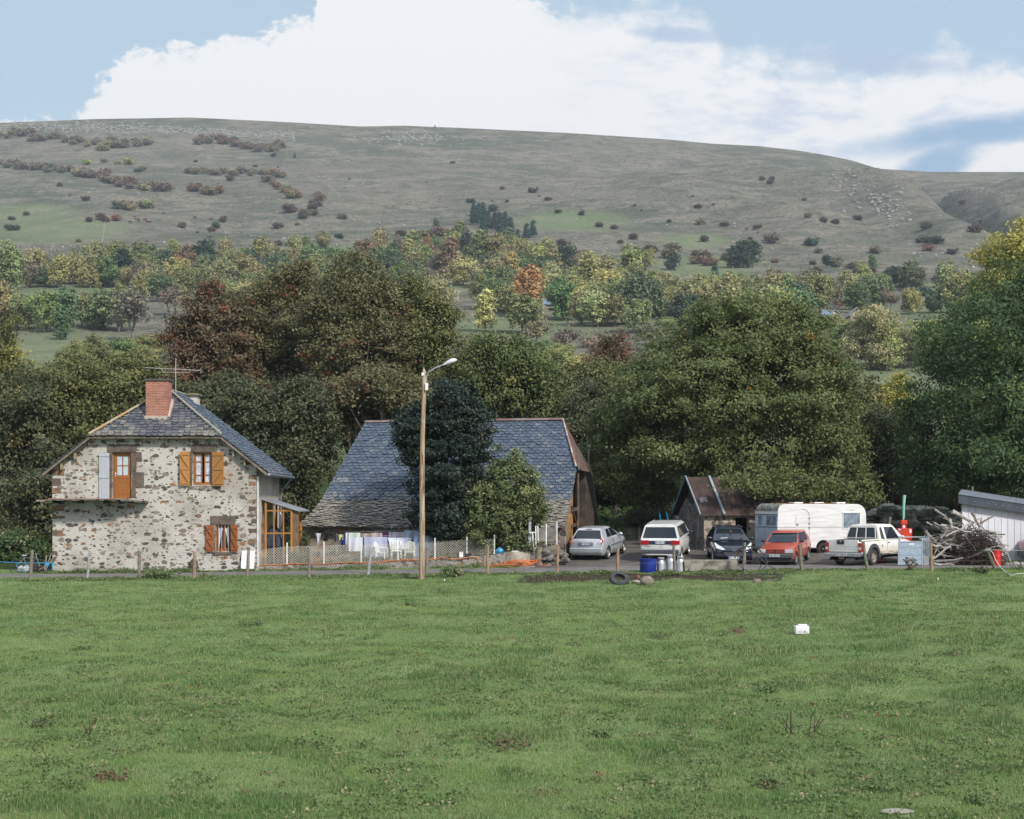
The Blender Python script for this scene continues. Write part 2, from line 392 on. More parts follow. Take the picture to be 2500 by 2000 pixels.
# hillside: dry grass, green meadow, pale stones
m_hill, nt, b = newmat('hillside_grass'); co = nt.nodes.new('ShaderNodeTexCoord').outputs['Object']
far_c = mixc(nt, noise(nt, co, .005, 7, .65).sm(.38, .62), (.175, .165, .138), (.105, .117, .092))
far_c = mixc(nt, noise(nt, objco(nt, .02, .02, .11), 1.0, 9, .75).sm(.46, .58)*.85, far_c, (.225, .205, .168))
far_c = mixc(nt, noise(nt, objco(nt, .05, .03, .16), 1.3, 7, .75).sm(.49, .62)*.85, far_c, (.09, .105, .078))
far_c = mixc(nt, noise(nt, co, .35, 5, .7).sm(.50, .64)*.8, far_c, (.07, .072, .055))
grn = (attr(nt, 'green') + (noise(nt, co, .02, 5)-.5)*.5)*.75*1.0
grn = grn.sm(.15, .7)*.7
gc = mixc(nt, noise(nt, co, .05, 6, .6).sm(.4, .65), (.15, .20, .10), (.19, .215, .13))
c = mixc(nt, grn, far_c, gc)
vo = nt.nodes.new('ShaderNodeTexVoronoi'); vo.inputs['Scale'].default_value = .11; nt.links.new(co, vo.inputs['Vector'])
rk = (1-E(nt, vo.outputs['Distance']).sm(.08, .13))*(attr(nt, 'rock')+.15)*noise(nt, co, .012, 4).sm(.46, .6)
c = mixc(nt, rk.sat(), c, (.34, .33, .31))
c = mixc(nt, attr(nt, 'near'), c, mixc(nt, noise(nt, co, .9, 6).sm(.4, .62), (.035, .05, .02), (.06, .085, .03)))
nt.links.new(c, b.inputs['Base Color']); b.inputs['Roughness'].default_value = 1; b.inputs['Specular IOR Level'].default_value = 0
bumpn(nt, b, noise(nt, objco(nt, .05, .03, .05), 1, 8, .75), .8, 6)
def _pxy(x, y, z): yy = np.maximum(y, 20); return HX+x/yy*F, HY-(z-CZ)/yy*F
GREEN = [(120, 715, 260, 26), (560, 745, 180, 30), (160, 860, 210, 70), (150, 560, 200, 40), (60, 520, 160, 26), (1380, 640, 150, 26), (1720, 650, 160, 30), (900, 620, 500, 22), (1000, 700, 200, 30),
         (2120, 935, 130, 30), (1300, 800, 260, 40), (2300, 760, 300, 18), (430, 620, 260, 16), (1400, 540, 160, 30), (1700, 590, 100, 22), (2300, 700, 120, 14)]
def green(x, y, z):
    px, py = _pxy(x, y, z); g = np.zeros_like(px)
    for cx, cy, rx, ry in GREEN: g = np.maximum(g, np.exp(-(((px-cx)/rx)**2+((py-cy)/ry)**2)**1.5))
    g = np.maximum(g, np.clip((y-95)/60, 0, 1)*np.clip((330-y)/60, 0, 1)*.85)
    return g
def rock(x, y, z):
    px, py = _pxy(x, y, z); r = np.exp(-((py-332)/16)**2)*np.clip((820-px)/200, 0, 1)
    r = r + .8*np.exp(-(((px-2120)/110)**2+((py-490)/55)**2)) + .5*np.exp(-(((px-1000)/140)**2+((py-335)/16)**2)) + .35*np.exp(-(((px-1750)/300)**2+((py-420)/40)**2))
    return np.clip(r, 0, 1)
gridmesh('hillside', Af, Ysf, m_hill, {'green': green, 'rock': rock, 'near': lambda x, y, z: np.clip((165-y)/30, 0, 1)})

# lane: worn asphalt between the pasture and the yards
m_road = mat('lane_asphalt', (.17, .155, .15), (.11, .10, .10), scale=1.3, rough=.9, bump=.5, detail=9)
m_yard, nt, b = newmat('yard_gravel'); co = nt.nodes.new('ShaderNodeTexCoord').outputs['Object']
c = mixc(nt, noise(nt, co, .8, 7, .7).sm(.4, .62), (.052, .046, .042), (.10, .088, .078))
vo = nt.nodes.new('ShaderNodeTexVoronoi'); vo.inputs['Scale'].default_value = 9; nt.links.new(co, vo.inputs['Vector'])
c = mixc(nt, (1-E(nt, vo.outputs['Distance']).sm(.1, .28))*noise(nt, co, .9, 4).sm(.42, .6), c, (.2, .12, .07))
c = mixc(nt, (noise(nt, co, 22, 3).sm(.6, .68)), c, (.26, .24, .22))
c = mixc(nt, noise(nt, co, .33, 5, .6).sm(.55, .66), c, (.06, .085, .03))
nt.links.new(c, b.inputs['Base Color']); b.inputs['Roughness'].default_value = .95; bumpn(nt, b, noise(nt, co, 14, 5, .7), .7, .03)
def sheet(name, mat_, px0, px1, y0f, y1f, n=120, m=10, dz=.015, jit=.12, **k):
    pxs = np.linspace(px0, px1, n); t = np.linspace(0, 1, m)[:, None]
    y0 = np.array([y0f(p) for p in pxs])+(vn(pxs, 0*pxs, 22, 5)-.5)*2*jit; y1 = np.array([y1f(p) for p in pxs])+(vn(pxs, 0*pxs, 22, 6)-.5)*2*jit
    y = y0*(1-t)+y1*t; x = (pxs-HX)/F*y; z = H(x, y)+dz*np.sin(np.clip(t, .0, 1)*math.pi).clip(.0)**.3*1.0+.004
    me = bpy.data.meshes.new(name); me.from_pydata(np.stack([x, y, z], -1).reshape(-1, 3).tolist(), [], [(r*n+c_, r*n+c_+1, (r+1)*n+c_+1, (r+1)*n+c_) for r in range(m-1) for c_ in range(n-1)])
    me.materials.append(mat_); me.polygons.foreach_set('use_smooth', [True]*len(me.polygons)); return link(name, me, kind='structure', **k)
rd0 = lambda p: np.interp(p, [-900, 0, 700, 1500, 2500, 3400], [60.6, 60.2, 59.7, 59.4, 59.2, 59.2])
rd1 = lambda p: np.interp(p, [-900, 0, 700, 1500, 2500, 3400], [62.1, 62.0, 62.3, 62.3, 62.2, 62.2])
sheet('lane', m_road, -900, 3400, rd0, rd1, n=260, dz=.03)
sheet('yard', m_yard, 1295, 2360, lambda p: 62.0, lambda p: np.interp(p, [1295, 1500, 1900, 2360], [72, 78, 73, 68]), n=120, m=40, dz=.02)
sheet('garden_path', mat('old_concrete', (.24, .22, .20), (.15, .14, .125), scale=2, rough=.95, bump=.3), 1268, 1306, lambda p: 62.4, lambda p: 66.5, n=8, m=14, dz=.05, jit=.02)

# ---------------------------------------------------------------- grass blades of the pasture
def blades(name, X, Y, h, wd, m_, label, z=None, lean=.45, kind='stuff', seed=1, tuft=None):
    g = np.random.default_rng(seed); n = len(X); z0 = H(X, Y)-.004 if z is None else z
    th = g.random(n)*2*np.pi; ux, uy = np.cos(th)*wd/2, np.sin(th)*wd/2; la = g.random(n)*2*np.pi; l = h*lean*g.random(n)
    V = np.empty((n, 3, 3), np.float32)
    V[:, 0] = np.stack([X-ux, Y-uy, z0], -1); V[:, 1] = np.stack([X+ux, Y+uy, z0], -1); V[:, 2] = np.stack([X+l*np.cos(la), Y+l*np.sin(la), z0+h], -1)
    me = bpy.data.meshes.new(name); me.vertices.add(3*n); me.vertices.foreach_set('co', V.ravel())
    me.loops.add(3*n); me.loops.foreach_set('vertex_index', np.arange(3*n, dtype=np.int32)); me.polygons.add(n); me.polygons.foreach_set('loop_start', np.arange(0, 3*n, 3, dtype=np.int32))
    me.update(calc_edges=True); at = me.attributes.new('r', 'FLOAT', 'POINT'); at.data.foreach_set('value', np.repeat(g.random(n).astype(np.float32), 3))
    if tuft is not None: at = me.attributes.new('tuft', 'FLOAT', 'POINT'); at.data.foreach_set('value', np.repeat(tuft.astype(np.float32), 3))
    me.materials.append(m_); return link(name, me, label=label, cat=None, kind=kind)
m_gr, nt, b = newmat('grass_blade'); co = nt.nodes.new('ShaderNodeTexCoord').outputs['Object']
r = attr(nt, 'r')
c = mixc(nt, noise(nt, co, .22, 5, .6).sm(.38, .60), (.078, .162, .040), (.162, .256, .070))
c = mixc(nt, attr(nt, 'tuft')*.72, c, (.05, .135, .04))
c = mixc(nt, noise(nt, co, 1.1, 5, .65).sm(.48, .64)*.7, c, (.05, .125, .034))
c = mixc(nt, noise(nt, co, 2.7, 5, .7).sm(.52, .66)*.5, c, (.24, .315, .11))
c = mixc(nt, noise(nt, co, 9, 3, .6).sm(.5, .64)*.45, c, (.06, .13, .04))
c = mixc(nt, r.sm(.2, 1)*.55, c, (.26, .35, .13))
c = mixc(nt, (r*.5 + noise(nt, co, .5, 5, .7)*.8).sm(.70, .84)*.6, c, (.36, .33, .18))
nt.links.new(c, b.inputs['Base Color']); b.inputs['Roughness'].default_value = .6; b.inputs['Specular IOR Level'].default_value = .2
tr = nt.nodes.new('ShaderNodeBsdfTranslucent'); nt.links.new(c, tr.inputs[0]); ms = nt.nodes.new('ShaderNodeMixShader'); ms.inputs[0].default_value = .25
nt.links.new(b.outputs[0], ms.inputs[1]); nt.links.new(tr.outputs[0], ms.inputs[2]); nt.links.new(ms.outputs[0], nt.nodes['Material Output'].inputs[0])
g = np.random.default_rng(11); N = 1200000
Y = 10.5*np.exp(g.random(N)*math.log(59.3/10.5)); X = (g.random(N)*2-1)*.49*Y
tuft = np.clip((fbm(X, Y, .8, 60, 4)*.9+fbm(X, Y, 5, 64, 3)*.2-.60)*9, 0, 1); px = HX+X/Y*F
h = (.018+.026*g.random(N))*(1+1.2*tuft)*(1+.35*(vn(X, Y, .5, 70)))
keep = (g.random(N) > mudmask(X, Y, H(X, Y))*1.25)
X, Y, h, tuft = X[keep], Y[keep], h[keep], tuft[keep]
blades('pasture_grass', X, Y, h*(.75+.25*Y/30), (.006+.007*g.random(len(X)))*(Y/18)**.75, m_gr, 'short green pasture grass with darker lush tufts', tuft=tuft)
# verge grass on both sides of the lane
N = 60000; pxs = g.random(N)*3300-400; Y = 57.8+g.random(N)*7.0
ok = (Y < rd0(pxs)+.1) | ((Y > rd1(pxs)-.05) & ((pxs < 1270) & (Y < 63.6) | (pxs > 2440)))
pxs, Y = pxs[ok], Y[ok]; X = (pxs-HX)/F*Y
blades('verge_grass', X, Y, (.04+.07*g.random(len(X)))*fbm(X, Y, 1.2, 4), .02+.025*g.random(len(X)), m_gr, 'tufted grass on the verges of the lane', seed=3)
# ================================================================ BUILDINGS
_wt = {}
_link0 = link
def link(name, data, parent=None, label=None, cat=None, group=None, kind=None):
    o = _link0(name, data, parent, label, cat, group, kind)
    if parent is not None and parent.name in _wt: o.matrix_parent_inverse = _wt[parent.name]
    return o
def wthing(name, label, cat, loc, group=None):      # an Empty at the thing's base; its parts are given in world coordinates
    o = thing(name, label, cat, loc, 0, group); _wt[o.name] = Matrix.Translation(-Vector(loc)); return o
wood = mat('orange_wood', (.33, .125, .03), (.24, .085, .02), scale=6, rough=.5, st=(6, 6, .6), coat=.1)
wood_l = mat('honey_wood', (.42, .20, .055), (.33, .145, .04), scale=6, rough=.55, st=(6, 6, .6))
wood_r = mat('red_wood', (.30, .10, .03), (.2, .065, .022), scale=6, rough=.6, st=(6, 6, .6))
wood_g = mat('grey_paint_wood', (.42, .44, .48), (.30, .31, .34), scale=8, rough=.8, st=(5, 5, .7), lo=.45, hi=.7)
wood_d = mat('dark_timber', (.06, .045, .035), (.03, .024, .02), scale=5, rough=.9)
wood_w = mat('weathered_wood', (.27, .235, .20), (.17, .145, .12), scale=7, rough=.9, st=(4, 4, .6), bump=.4)
basalt = mat('lava_stone', (.145, .115, .095), (.085, .068, .058), scale=4, rough=.95, bump=.6)
quoin_m = mat('quoin_stone', (.25, .15, .085), (.11, .085, .07), scale=1.6, rough=.95, bump=.6, lo=.4, hi=.58)
zinc = mat('zinc', (.23, .26, .30), (.16, .18, .21), rough=.45, metal=.5)
dark = mat('unlit_black', (.008, .008, .009), rough=1, spec=0)  # near-black colour stands in for the unlit insides of the buildings
plaster = mat('lime_plaster', (.56, .51, .44), (.42, .38, .33), scale=1.2, rough=.95, bump=.3)
white_pl = mat('white_plastic', (.80, .80, .78), (.68, .68, .66), scale=2, rough=.45)
white_pt = mat('white_paint', (.75, .75, .74), (.60, .60, .59), scale=3, rough=.5)
pane_m = glass('window_glass', (.03, .035, .04), .05)
curt = mat('net_curtain', (.55, .58, .66), (.36, .38, .46), scale=9, rough=.9, lo=.42, hi=.58)
curt_b = mat('blue_check_curtain', (.42, .50, .66), (.62, .66, .72), scale=14, rough=.9, lo=.42, hi=.58)
brick, nt, b = newmat('chimney_brick'); t = nt.nodes.new('ShaderNodeTexCoord'); s3 = nt.nodes.new('ShaderNodeSeparateXYZ'); nt.links.new(t.outputs['Object'], s3.inputs[0])
bt = nt.nodes.new('ShaderNodeTexBrick'); nt.links.new(comb(nt, E(nt, s3.outputs[0])+E(nt, s3.outputs[1]), E(nt, s3.outputs[2]), 0), bt.inputs['Vector'])
bt.inputs['Scale'].default_value = 1; bt.inputs['Brick Width'].default_value = .2; bt.inputs['Row Height'].default_value = .072; bt.inputs['Mortar Size'].default_value = .007
bt.inputs['Color1'].default_value = (.36, .12, .07, 1); bt.inputs['Color2'].default_value = (.25, .085, .055, 1); bt.inputs['Mortar'].default_value = (.42, .33, .28, 1)
nt.links.new(mixc(nt, noise(nt, t.outputs['Object'], 3, 5).sm(.5, .7)*.5, bt.outputs[0], (.15, .075, .06)), b.inputs['Base Color']); b.inputs['Roughness'].default_value = .9

def slates(name, pos, u0, u1, S, m_, parent, w=.26, ch=.17, lich=lambda u, s: 0, kind='fish', jit=.04, lift=.022, thick=.03, seed=1):
    """overlapping slates laid on the surface pos(u, s, h); h is height over the battens"""
    rg = random.Random(seed); V, Fc, ra, la = [], [], [], []; s = -.06; row = 0
    while s < S-.02:
        a, b_ = u0(max(s, 0)), u1(max(s, 0)); n = max(1, int(round((b_-a)/w))); ww = (b_-a)/n; off = (row % 2)*.5
        for k in range(-1, n+1):
            ua = a+(k+off)*ww; ub = ua+ww*.97
            ua, ub = max(ua, a-.03), min(ub, b_+.03)
            if ub-ua < ww*.2: continue
            l0, tilt = lift*(.7+rg.random()*.8), rg.uniform(-.006, .006); sb = s+rg.uniform(-jit, jit)*ch; c = (ua+ub)/2; hw = (ub-ua)/2; top = min(sb+ch*1.5, S)
            if kind == 'fish': pts = [(-1, .62), (-.92, .3), (-.62, .08), (0, 0), (.62, .08), (.92, .3), (1, .62)]
            else: pts = [(-1, .05+rg.random()*.12), (-.4, 0), (.4, 0), (1, .05+rg.random()*.12)]
            o = len(V); P_ = [(c+p*hw, sb+q*ch, l0+p*tilt) for p, q in pts] + [(ub, top, .002), (ua, top, .002)]
            V += [tuple(pos(max(min(uu, b_+.03), a-.03), ss, hh)) for uu, ss, hh in P_]; m = len(P_)
            Fc.append(tuple(range(o, o+m)))
            o2 = len(V); nb = len(pts)                       # thickness of the lower edge
            V += [tuple(pos(uu, ss, hh-thick)) for uu, ss, hh in P_[:nb]]
            Fc += [(o+i, o2+i, o2+i+1, o+i+1) for i in range(nb-1)]
            r_ = rg.random(); lv = lich(c, s); l_ = 1.0 if rg.random() < lv else lv*.5
            ra += [r_]*(m+nb); la += [l_]*(m+nb)
        s += ch; row += 1
    me = bpy.data.meshes.new(name); me.from_pydata(V, [], Fc); me.materials.append(m_)
    for nm, arr in (('r', ra), ('cl', la)):
        at = me.attributes.new(nm, 'FLOAT', 'POINT'); at.data.foreach_set('value', np.array(arr, np.float32))
    return link(name, me, parent)
def plane_pos(O, U, Sv):
    O, U, Sv = Vector(O), Vector(U).normalized(), Vector(Sv).normalized(); N = U.cross(Sv).normalized()
    if N.z < 0: N = -N
    return lambda u, s, h: O+U*u+Sv*s+N*h

# ---------------------------------------------------------------- stone farmhouse
FY, BY, XL, XR, XC = 63.0, 69.2, -20.36, -11.32, -15.72
house = wthing('farmhouse', 'two-storey rubble stone farmhouse with hipped slate roof and brick chimney', 'house', (XC, FY, .1))
rz_ = lambda x: 8.30-.765*abs(x-XC)
m_hwall = stonewall('rubble_limewash', (.50, .475, .435), (.37, .34, .30), .60, scale=2.6, sz=1.85, orange=.14, big=.34)
wz = 6.12
def hprof(z0=-.6): return [(XL, z0), (XR, z0), (XR, rz_(XR)-.12), (XC+2.78, wz), (XC-2.78, wz), (XL, rz_(XL)-.12)]
# front wall as a grid of pieces round the openings, 0.45 thick
openings = {'door': (PX(274, FY), PX(321, FY), 3.10+(HY-1217)/55.1, 3.10+(HY-1103)/55.1), 'win': (PX(471, FY), PX(517, FY), 3.1+(HY-1184)/55.1, 3.1+(HY-1104)/55.1),
            'low': (PX(527, FY), PX(563, FY), 3.1+(HY-1346)/55.1, 3.1+(HY-1282)/55.1)}
def wall_with_holes(prof, holes, y, th, name, m_, parent, label=None):
    """wall in an x-z plane at y: polygon prof minus rectangular holes"""
    b = bmesh.new(); vs = [b.verts.new((x, y, z)) for x, z in prof]; es = [b.edges.new((vs[i], vs[(i+1) % len(vs)])) for i in range(len(vs))]
    for (a, c, d, e) in holes:
        q = [b.verts.new((x, y, z)) for x, z in ((a, d), (c, d), (c, e), (a, e))]; es += [b.edges.new((q[i], q[(i+1) % 4])) for i in range(4)]
    bmesh.ops.triangle_fill(b, edges=es, use_beauty=True)
    dead = []
    for f in b.faces:
        cc = f.calc_center_median()
        if any(a < cc.x < c and d < cc.z < e for a, c, d, e in holes): dead.append(f)
    bmesh.ops.delete(b, geom=dead, context='FACES_ONLY')
    r_ = bmesh.ops.extrude_face_region(b, geom=b.faces[:]); bmesh.ops.translate(b, vec=(0, th, 0), verts=[v for v in r_['geom'] if isinstance(v, bmesh.types.BMVert)])
    bmesh.ops.recalc_face_normals(b, faces=b.faces)
    me = bpy.data.meshes.new(name); b.to_mesh(me); b.free(); me.materials.append(m_); return link(name, me, parent, label)
wall_with_holes(hprof(), list(openings.values()), FY, .45, 'front_wall', m_hwall, house)
s = MB(); s.box(XR-.42, XR-.004, FY+.45, BY, -.6, rz_(XR)-.14); s.box(XL+.004, XL+.42, FY+.45, BY, -.6, rz_(XL)-.14); s.box(XL+.42, XR-.42, BY-.42, BY-.004, -.6, rz_(XL)-.14)
s.prism([(XL+.5, BY-.41, rz_(XL)-.14), (XR-.5, BY-.41, rz_(XR)-.14), (XC, BY-.41, 8.05)], (0, .3, 0)); s.build('side_wall', plaster, house)
s = MB(); s.box(-18.3, -13.0, FY+.46, FY+.9, 2.9, 5.55); s.box(-14.2, XR-.5, FY+.46, FY+.9, .2, 2.8); s.build('interior', dark, house)  # black blocks behind the openings, the rooms' darkness put into colour
# roof: hip in front, two long slopes
m_slH = slatemat('hip_slate', (.050, .058, .075), (.125, .125, .135), (.36, .35, .26), (.24, .20, .10))
m_slB = slatemat('blue_slate', (.058, .082, .125), (.10, .125, .165))
hy0, hw_, zt = FY-.38, 2.92, 8.30
peak = Vector((XC, 65.05, zt)); e0 = Vector((XC-hw_, hy0, 6.12)); e1 = Vector((XC+hw_, hy0, 6.12)); mid = (e0+e1)/2; SvH = peak-mid
pH = plane_pos(mid, (1, 0, 0), SvH); LH = SvH.length
def hl(u, s_):
    t = s_/LH; a = .55*math.exp(-t*5); a += .5*max(0, 1-abs(abs(u)-1.95)/.7)*max(0, 1-t*2.2); return min(a, .85) if abs(u) > .95 else .04
slates('hip_slates', pH, lambda s_: -hw_*(1-s_/LH), lambda s_: hw_*(1-s_/LH), LH, m_slH, house, w=.28, ch=.19, lich=hl, jit=.12, lift=.04, thick=.04, seed=4)
for sg, nm in ((1, 'right'), (-1, 'left')):
    ez = rz_(XC+4.98)-.0; slope = Vector((-sg*4.98, 0, zt-(zt-.765*4.98))); SL = slope.length
    O = Vector((XC+sg*4.98, FY-.38, zt-.765*4.98)); fr = 2.06/4.98       # the hip cuts the front end of the upper slope
    pos = plane_pos(O, (0, 1, 0), slope)
    def ulo(s_, SL=SL): t = s_/SL; return 0 if t < fr else (t-fr)/(1-fr)*2.43
    slates('roof_slates', pos, ulo, lambda s_: BY+.35-(FY-.38), SL, m_slB, house, w=.30, ch=.20, thick=.04, lift=.04, lich=lambda u, s_: .16*math.exp(-s_*1.2)+.03, jit=.12, seed=8+sg)
s = MB()
A0, A1 = Vector((XC-4.98, FY-.38, zt-.765*4.98)), Vector((XC+4.98, FY-.38, zt-.765*4.98)); B0, B1 = A0.copy(), A1.copy(); B0.y = B1.y = BY+.35; pk2 = Vector((XC, BY+.35, zt))
dn = Vector((0, 0, -.07)); o_ = Vector((0, 0, -.012))
for poly in ([A1, e1, peak, pk2, B1], [A0, e0, peak, pk2, B0], [e0, e1, peak]): s.prism([p+o_ for p in poly], dn)
s.build('roof_deck', wood_d, house)
s = MB()                                        # hip and ridge rolls, orange with lichen on the left
s.tube([e0+Vector((0, 0, .05)), peak+Vector((0, 0, .07))], .06, 6); s.build('hip_ridge', mat('lichen_ridge', (.42, .22, .07), (.36, .33, .26), scale=3, rough=.95), house)
s = MB(); s.tube([e1+Vector((0, 0, .05)), peak+Vector((0, 0, .07))], .055, 6); s.tube([peak+Vector((0, 0, .05)), pk2+Vector((0, 0, .05))], .06, 6)
s.build('hip_ridge', mat('pale_ridge', (.34, .32, .25), (.22, .21, .18), scale=4, rough=.95), house)
s = MB(); s.bar(A1+Vector((-.02, .03, -.10)), e1+Vector((0, .03, -.10)), .05, .14); s.bar(A0+Vector((.02, .03, -.10)), e0+Vector((0, .03, -.10)), .05, .14); s.bar(e0+Vector((0, .04, -.09)), e1+Vector((0, .04, -.09)), .05, .10)
s.build('bargeboard', mat('grey_bargeboard', (.13, .105, .085), (.22, .19, .15), scale=4, rough=.9), house)
bw = mat('bracket_wood', (.30, .25, .15), rough=.9)
for px in (220, 284, 345, 409, 470, 534): MB().box(PX(px, FY)-.035, PX(px, FY)+.035, FY-.16, FY-.003, 5.72, 6.02).build('eave_bracket', bw, house)
for x in (-19.9, -19.3, -12.3, -11.8): MB().box(x-.035, x+.035, FY-.25, FY-.003, rz_(x)-.5, rz_(x)-.22).build('eave_bracket', bw, house)
ch = MB(); ch.box(-16.36, -15.34, 63.5, 64.15, 6.6, 8.60); chim = ch.build('chimney', brick, house)
MB().box(-16.42, -15.28, 63.44, 64.21, 8.60, 8.68).build('chimney_cap', mat('chimney_cap_slab', (.10, .09, .08), rough=.9), chim)
s = MB(); s.box(-16.40, -15.30, 63.42, 63.50, 6.75, 7.02); s.bar((-15.30, 63.45, 6.9), (-15.30, 64.2, 7.75), .07, .25); s.build('chimney_flashing', mat('mortar_fillet', (.48, .42, .36), rough=.9), chim)
c2 = MB().box(-15.62, -15.12, 68.3, 68.9, 7.6, 8.30).build('rear_chimney', plaster, house)
s = MB(); s.box(-15.72, -15.02, 68.2, 69.0, 8.30, 8.37); s.ball((-15.37, 68.55, 8.38), (.33, .3, .05), 8, 4, .2); s.build('mossy_cap', mat('mossy_slab', (.2, .18, .12), (.12, .13, .06), rough=1), c2)
an = MB(); X0 = PX(429, 66); an.tube([(X0, 66, 8.2), (X0, 66, 9.85)], .018, 5); Z1 = 9.78
an.tube([P(355, 898, 66), P(491, 905, 66)], .016, 5)
for k in range(7): p = P(355, 898, 66).lerp(P(491, 905, 66), k/6); an.tube([p+Vector((-.03, -.35, 0)), p+Vector((.03, .35, 0))], .008, 4)
an.tube([P(396, 901, 66), P(398, 909, 66), P(462, 910, 66), P(466, 905, 66)], .014, 5); an.tube([P(490, 898, 66), P(490, 912, 66)], .01, 4)
an.build('tv_aerial', mat('aerial_metal', (.5, .47, .43), rough=.5, metal=.4), house)
# gutter and downpipe
s = MB(); s.tube([A1+Vector((.06, .1, -.10)), B1+Vector((.06, 0, -.12))], .07, 8); s.tube([B1+Vector((.02, -.3, -.15)), (XR+.14, BY-.1, 3.75), (XR+.1, BY-.15, 3.4), (XR+.1, BY-.15, .1)], .045, 8)
s.ball(A1+Vector((.02, .05, -.12)), .08); s.build('gutter', zinc, house)
# lintels, jambs and sills in lava stone
def block(name, pxs, y=FY, m_=basalt, parent=None, out=.035):
    for (a, c, t, bt_) in pxs:
        s = MB(); x0, x1, z0, z1 = PX(a, y), PX(c, y), CZ+(HY-bt_)/F*y, CZ+(HY-t)/F*y; j = lambda k=.03: random.uniform(-k, k)
        s.prism([(x0+j(), y-out, z0+j()), ((x0+x1)/2, y-out, z0+j(.015)), (x1+j(), y-out, z0+j()), (x1+j(), y-out, z1+j()), ((x0+x1)/2, y-out, z1+j(.015)), (x0+j(), y-out, z1+j())], (0, out-.003+.02, 0)); s.build(name, m_, parent)
block('lintel', [(262, 334, 1085, 1103)], parent=house); block('lintel', [(467, 529, 1084, 1103)], parent=house); block('lintel', [(514, 575, 1260, 1281)], parent=house)
block('jamb', [(322, 346, 1104, 1128), (322, 333, 1128, 1152), (322, 350, 1153, 1190), (322, 332, 1191, 1215), (268, 273, 1104, 1216)], parent=house, out=.02)
block('jamb', [(464, 470, 1104, 1186), (518, 524, 1104, 1186)], parent=house, out=.02); block('sill', [(468, 520, 1186, 1196)], parent=house, out=.02, m_=mat('rubble_sill', (.3, .27, .24), (.12, .1, .09), scale=9))
block('jamb', [(524, 527, 1282, 1346), (563, 567, 1282, 1346)], parent=house, out=.018); block('sill', [(524, 568, 1348, 1354)], parent=house, out=.06)
q = []; y_ = 1146
rq = random.Random(5)
while y_ < 1390: hq = rq.uniform(9, 19); (rq.random() < .8) and q.append((128, 128+rq.uniform(8, 34), y_, y_+hq*rq.uniform(.6, 1))); y_ += hq+rq.uniform(2, 8)
block('quoin', q, parent=house, m_=quoin_m, out=.015); q = []; y_ = 1160
while y_ < 1390: hq = rq.uniform(7, 14); (rq.random() < .5) and q.append((626-rq.uniform(8, 22), 625.5, y_, y_+hq*.8)); y_ += hq+rq.uniform(5, 16)
block('quoin', q, parent=house, m_=quoin_m, out=.015)
# door
def rect(px0, px1, py0, py1, y): return PX(px0, y), PX(px1, y), CZ+(HY-py1)/F*y, CZ+(HY-py0)/F*y
x0, x1, z0, z1 = openings['door']; yd = FY+.14
s = MB()
for a, c, d, e in ((x0, x0+.07, z0, z1), (x1-.07, x1, z0, z1), (x0+.07, x1-.07, z1-.07, z1)): s.box(a, c, yd-.05, yd+.06, d, e)
fr_ = s.build('door_frame', wood, house)
s = MB(); a, c = x0+.075, x1-.075; zm = z0+1.0
s.box(a, c, yd, yd+.045, z0+.01, z0+.14); s.box(a, c, yd, yd+.045, zm-.1, zm+.03); s.box(a, c, yd, yd+.045, z1-.19, z1-.075); s.box(a, a+.11, yd, yd+.045, z0+.14, zm-.1); s.box(c-.11, c, yd, yd+.045, z0+.14, zm-.1)
s.box(a, a+.11, yd, yd+.045, zm+.03, z1-.19); s.box(c-.11, c, yd, yd+.045, zm+.03, z1-.19); xm = (a+c)/2; zq = (zm+z1-.16)/2
s.box(xm-.02, xm+.02, yd+.003, yd+.04, zm+.03, z1-.19); s.box(a+.11, c-.11, yd+.006, yd+.037, zq-.02, zq+.02)
s.box(a+.11, c-.11, yd+.018, yd+.035, z0+.14, zm-.1); s.box(a+.15, c-.15, yd+.006, yd+.018, zm-.27, zm-.15)
for sx in (-1, 1): s.box(xm+sx*.03, xm+sx*.20, yd+.006, yd+.018, z0+.18, zm-.34)
door = s.build('door', wood, house)
s = MB(); s.box(a+.10, c-.10, yd+.024, yd+.03, zm+.02, z1-.18); s.build('door_glazing', mat('lace_glass', (.50, .60, .66), (.36, .45, .52), scale=22, rough=.3, lo=.45, hi=.55), door)
s = MB(); s.box(a+.02, a+.05, yd-.012, yd, zm-.02, zm+.16); s.bar((a+.035, yd-.03, zm+.1), (a+.13, yd-.03, zm+.1), .02); s.build('door_handle', white_pt, door)
X0, X1, Z0, Z1 = rect(243, 268, 1106, 1217, FY); s = MB()
for k in range(4): s.box(X0+(X1-X0)*k/4+.003, X0+(X1-X0)*(k+1)/4-.003, FY-.075, FY-.045, Z0, Z1-(0.04 if k == 0 else 0))
s.box(X0, X1, FY-.095, FY-.075, Z0+.9, Z0+1.0); s.box(X0, X1, FY-.095, FY-.075, Z1-.16, Z1-.06); s.build('door_shutter', wood_g, house)
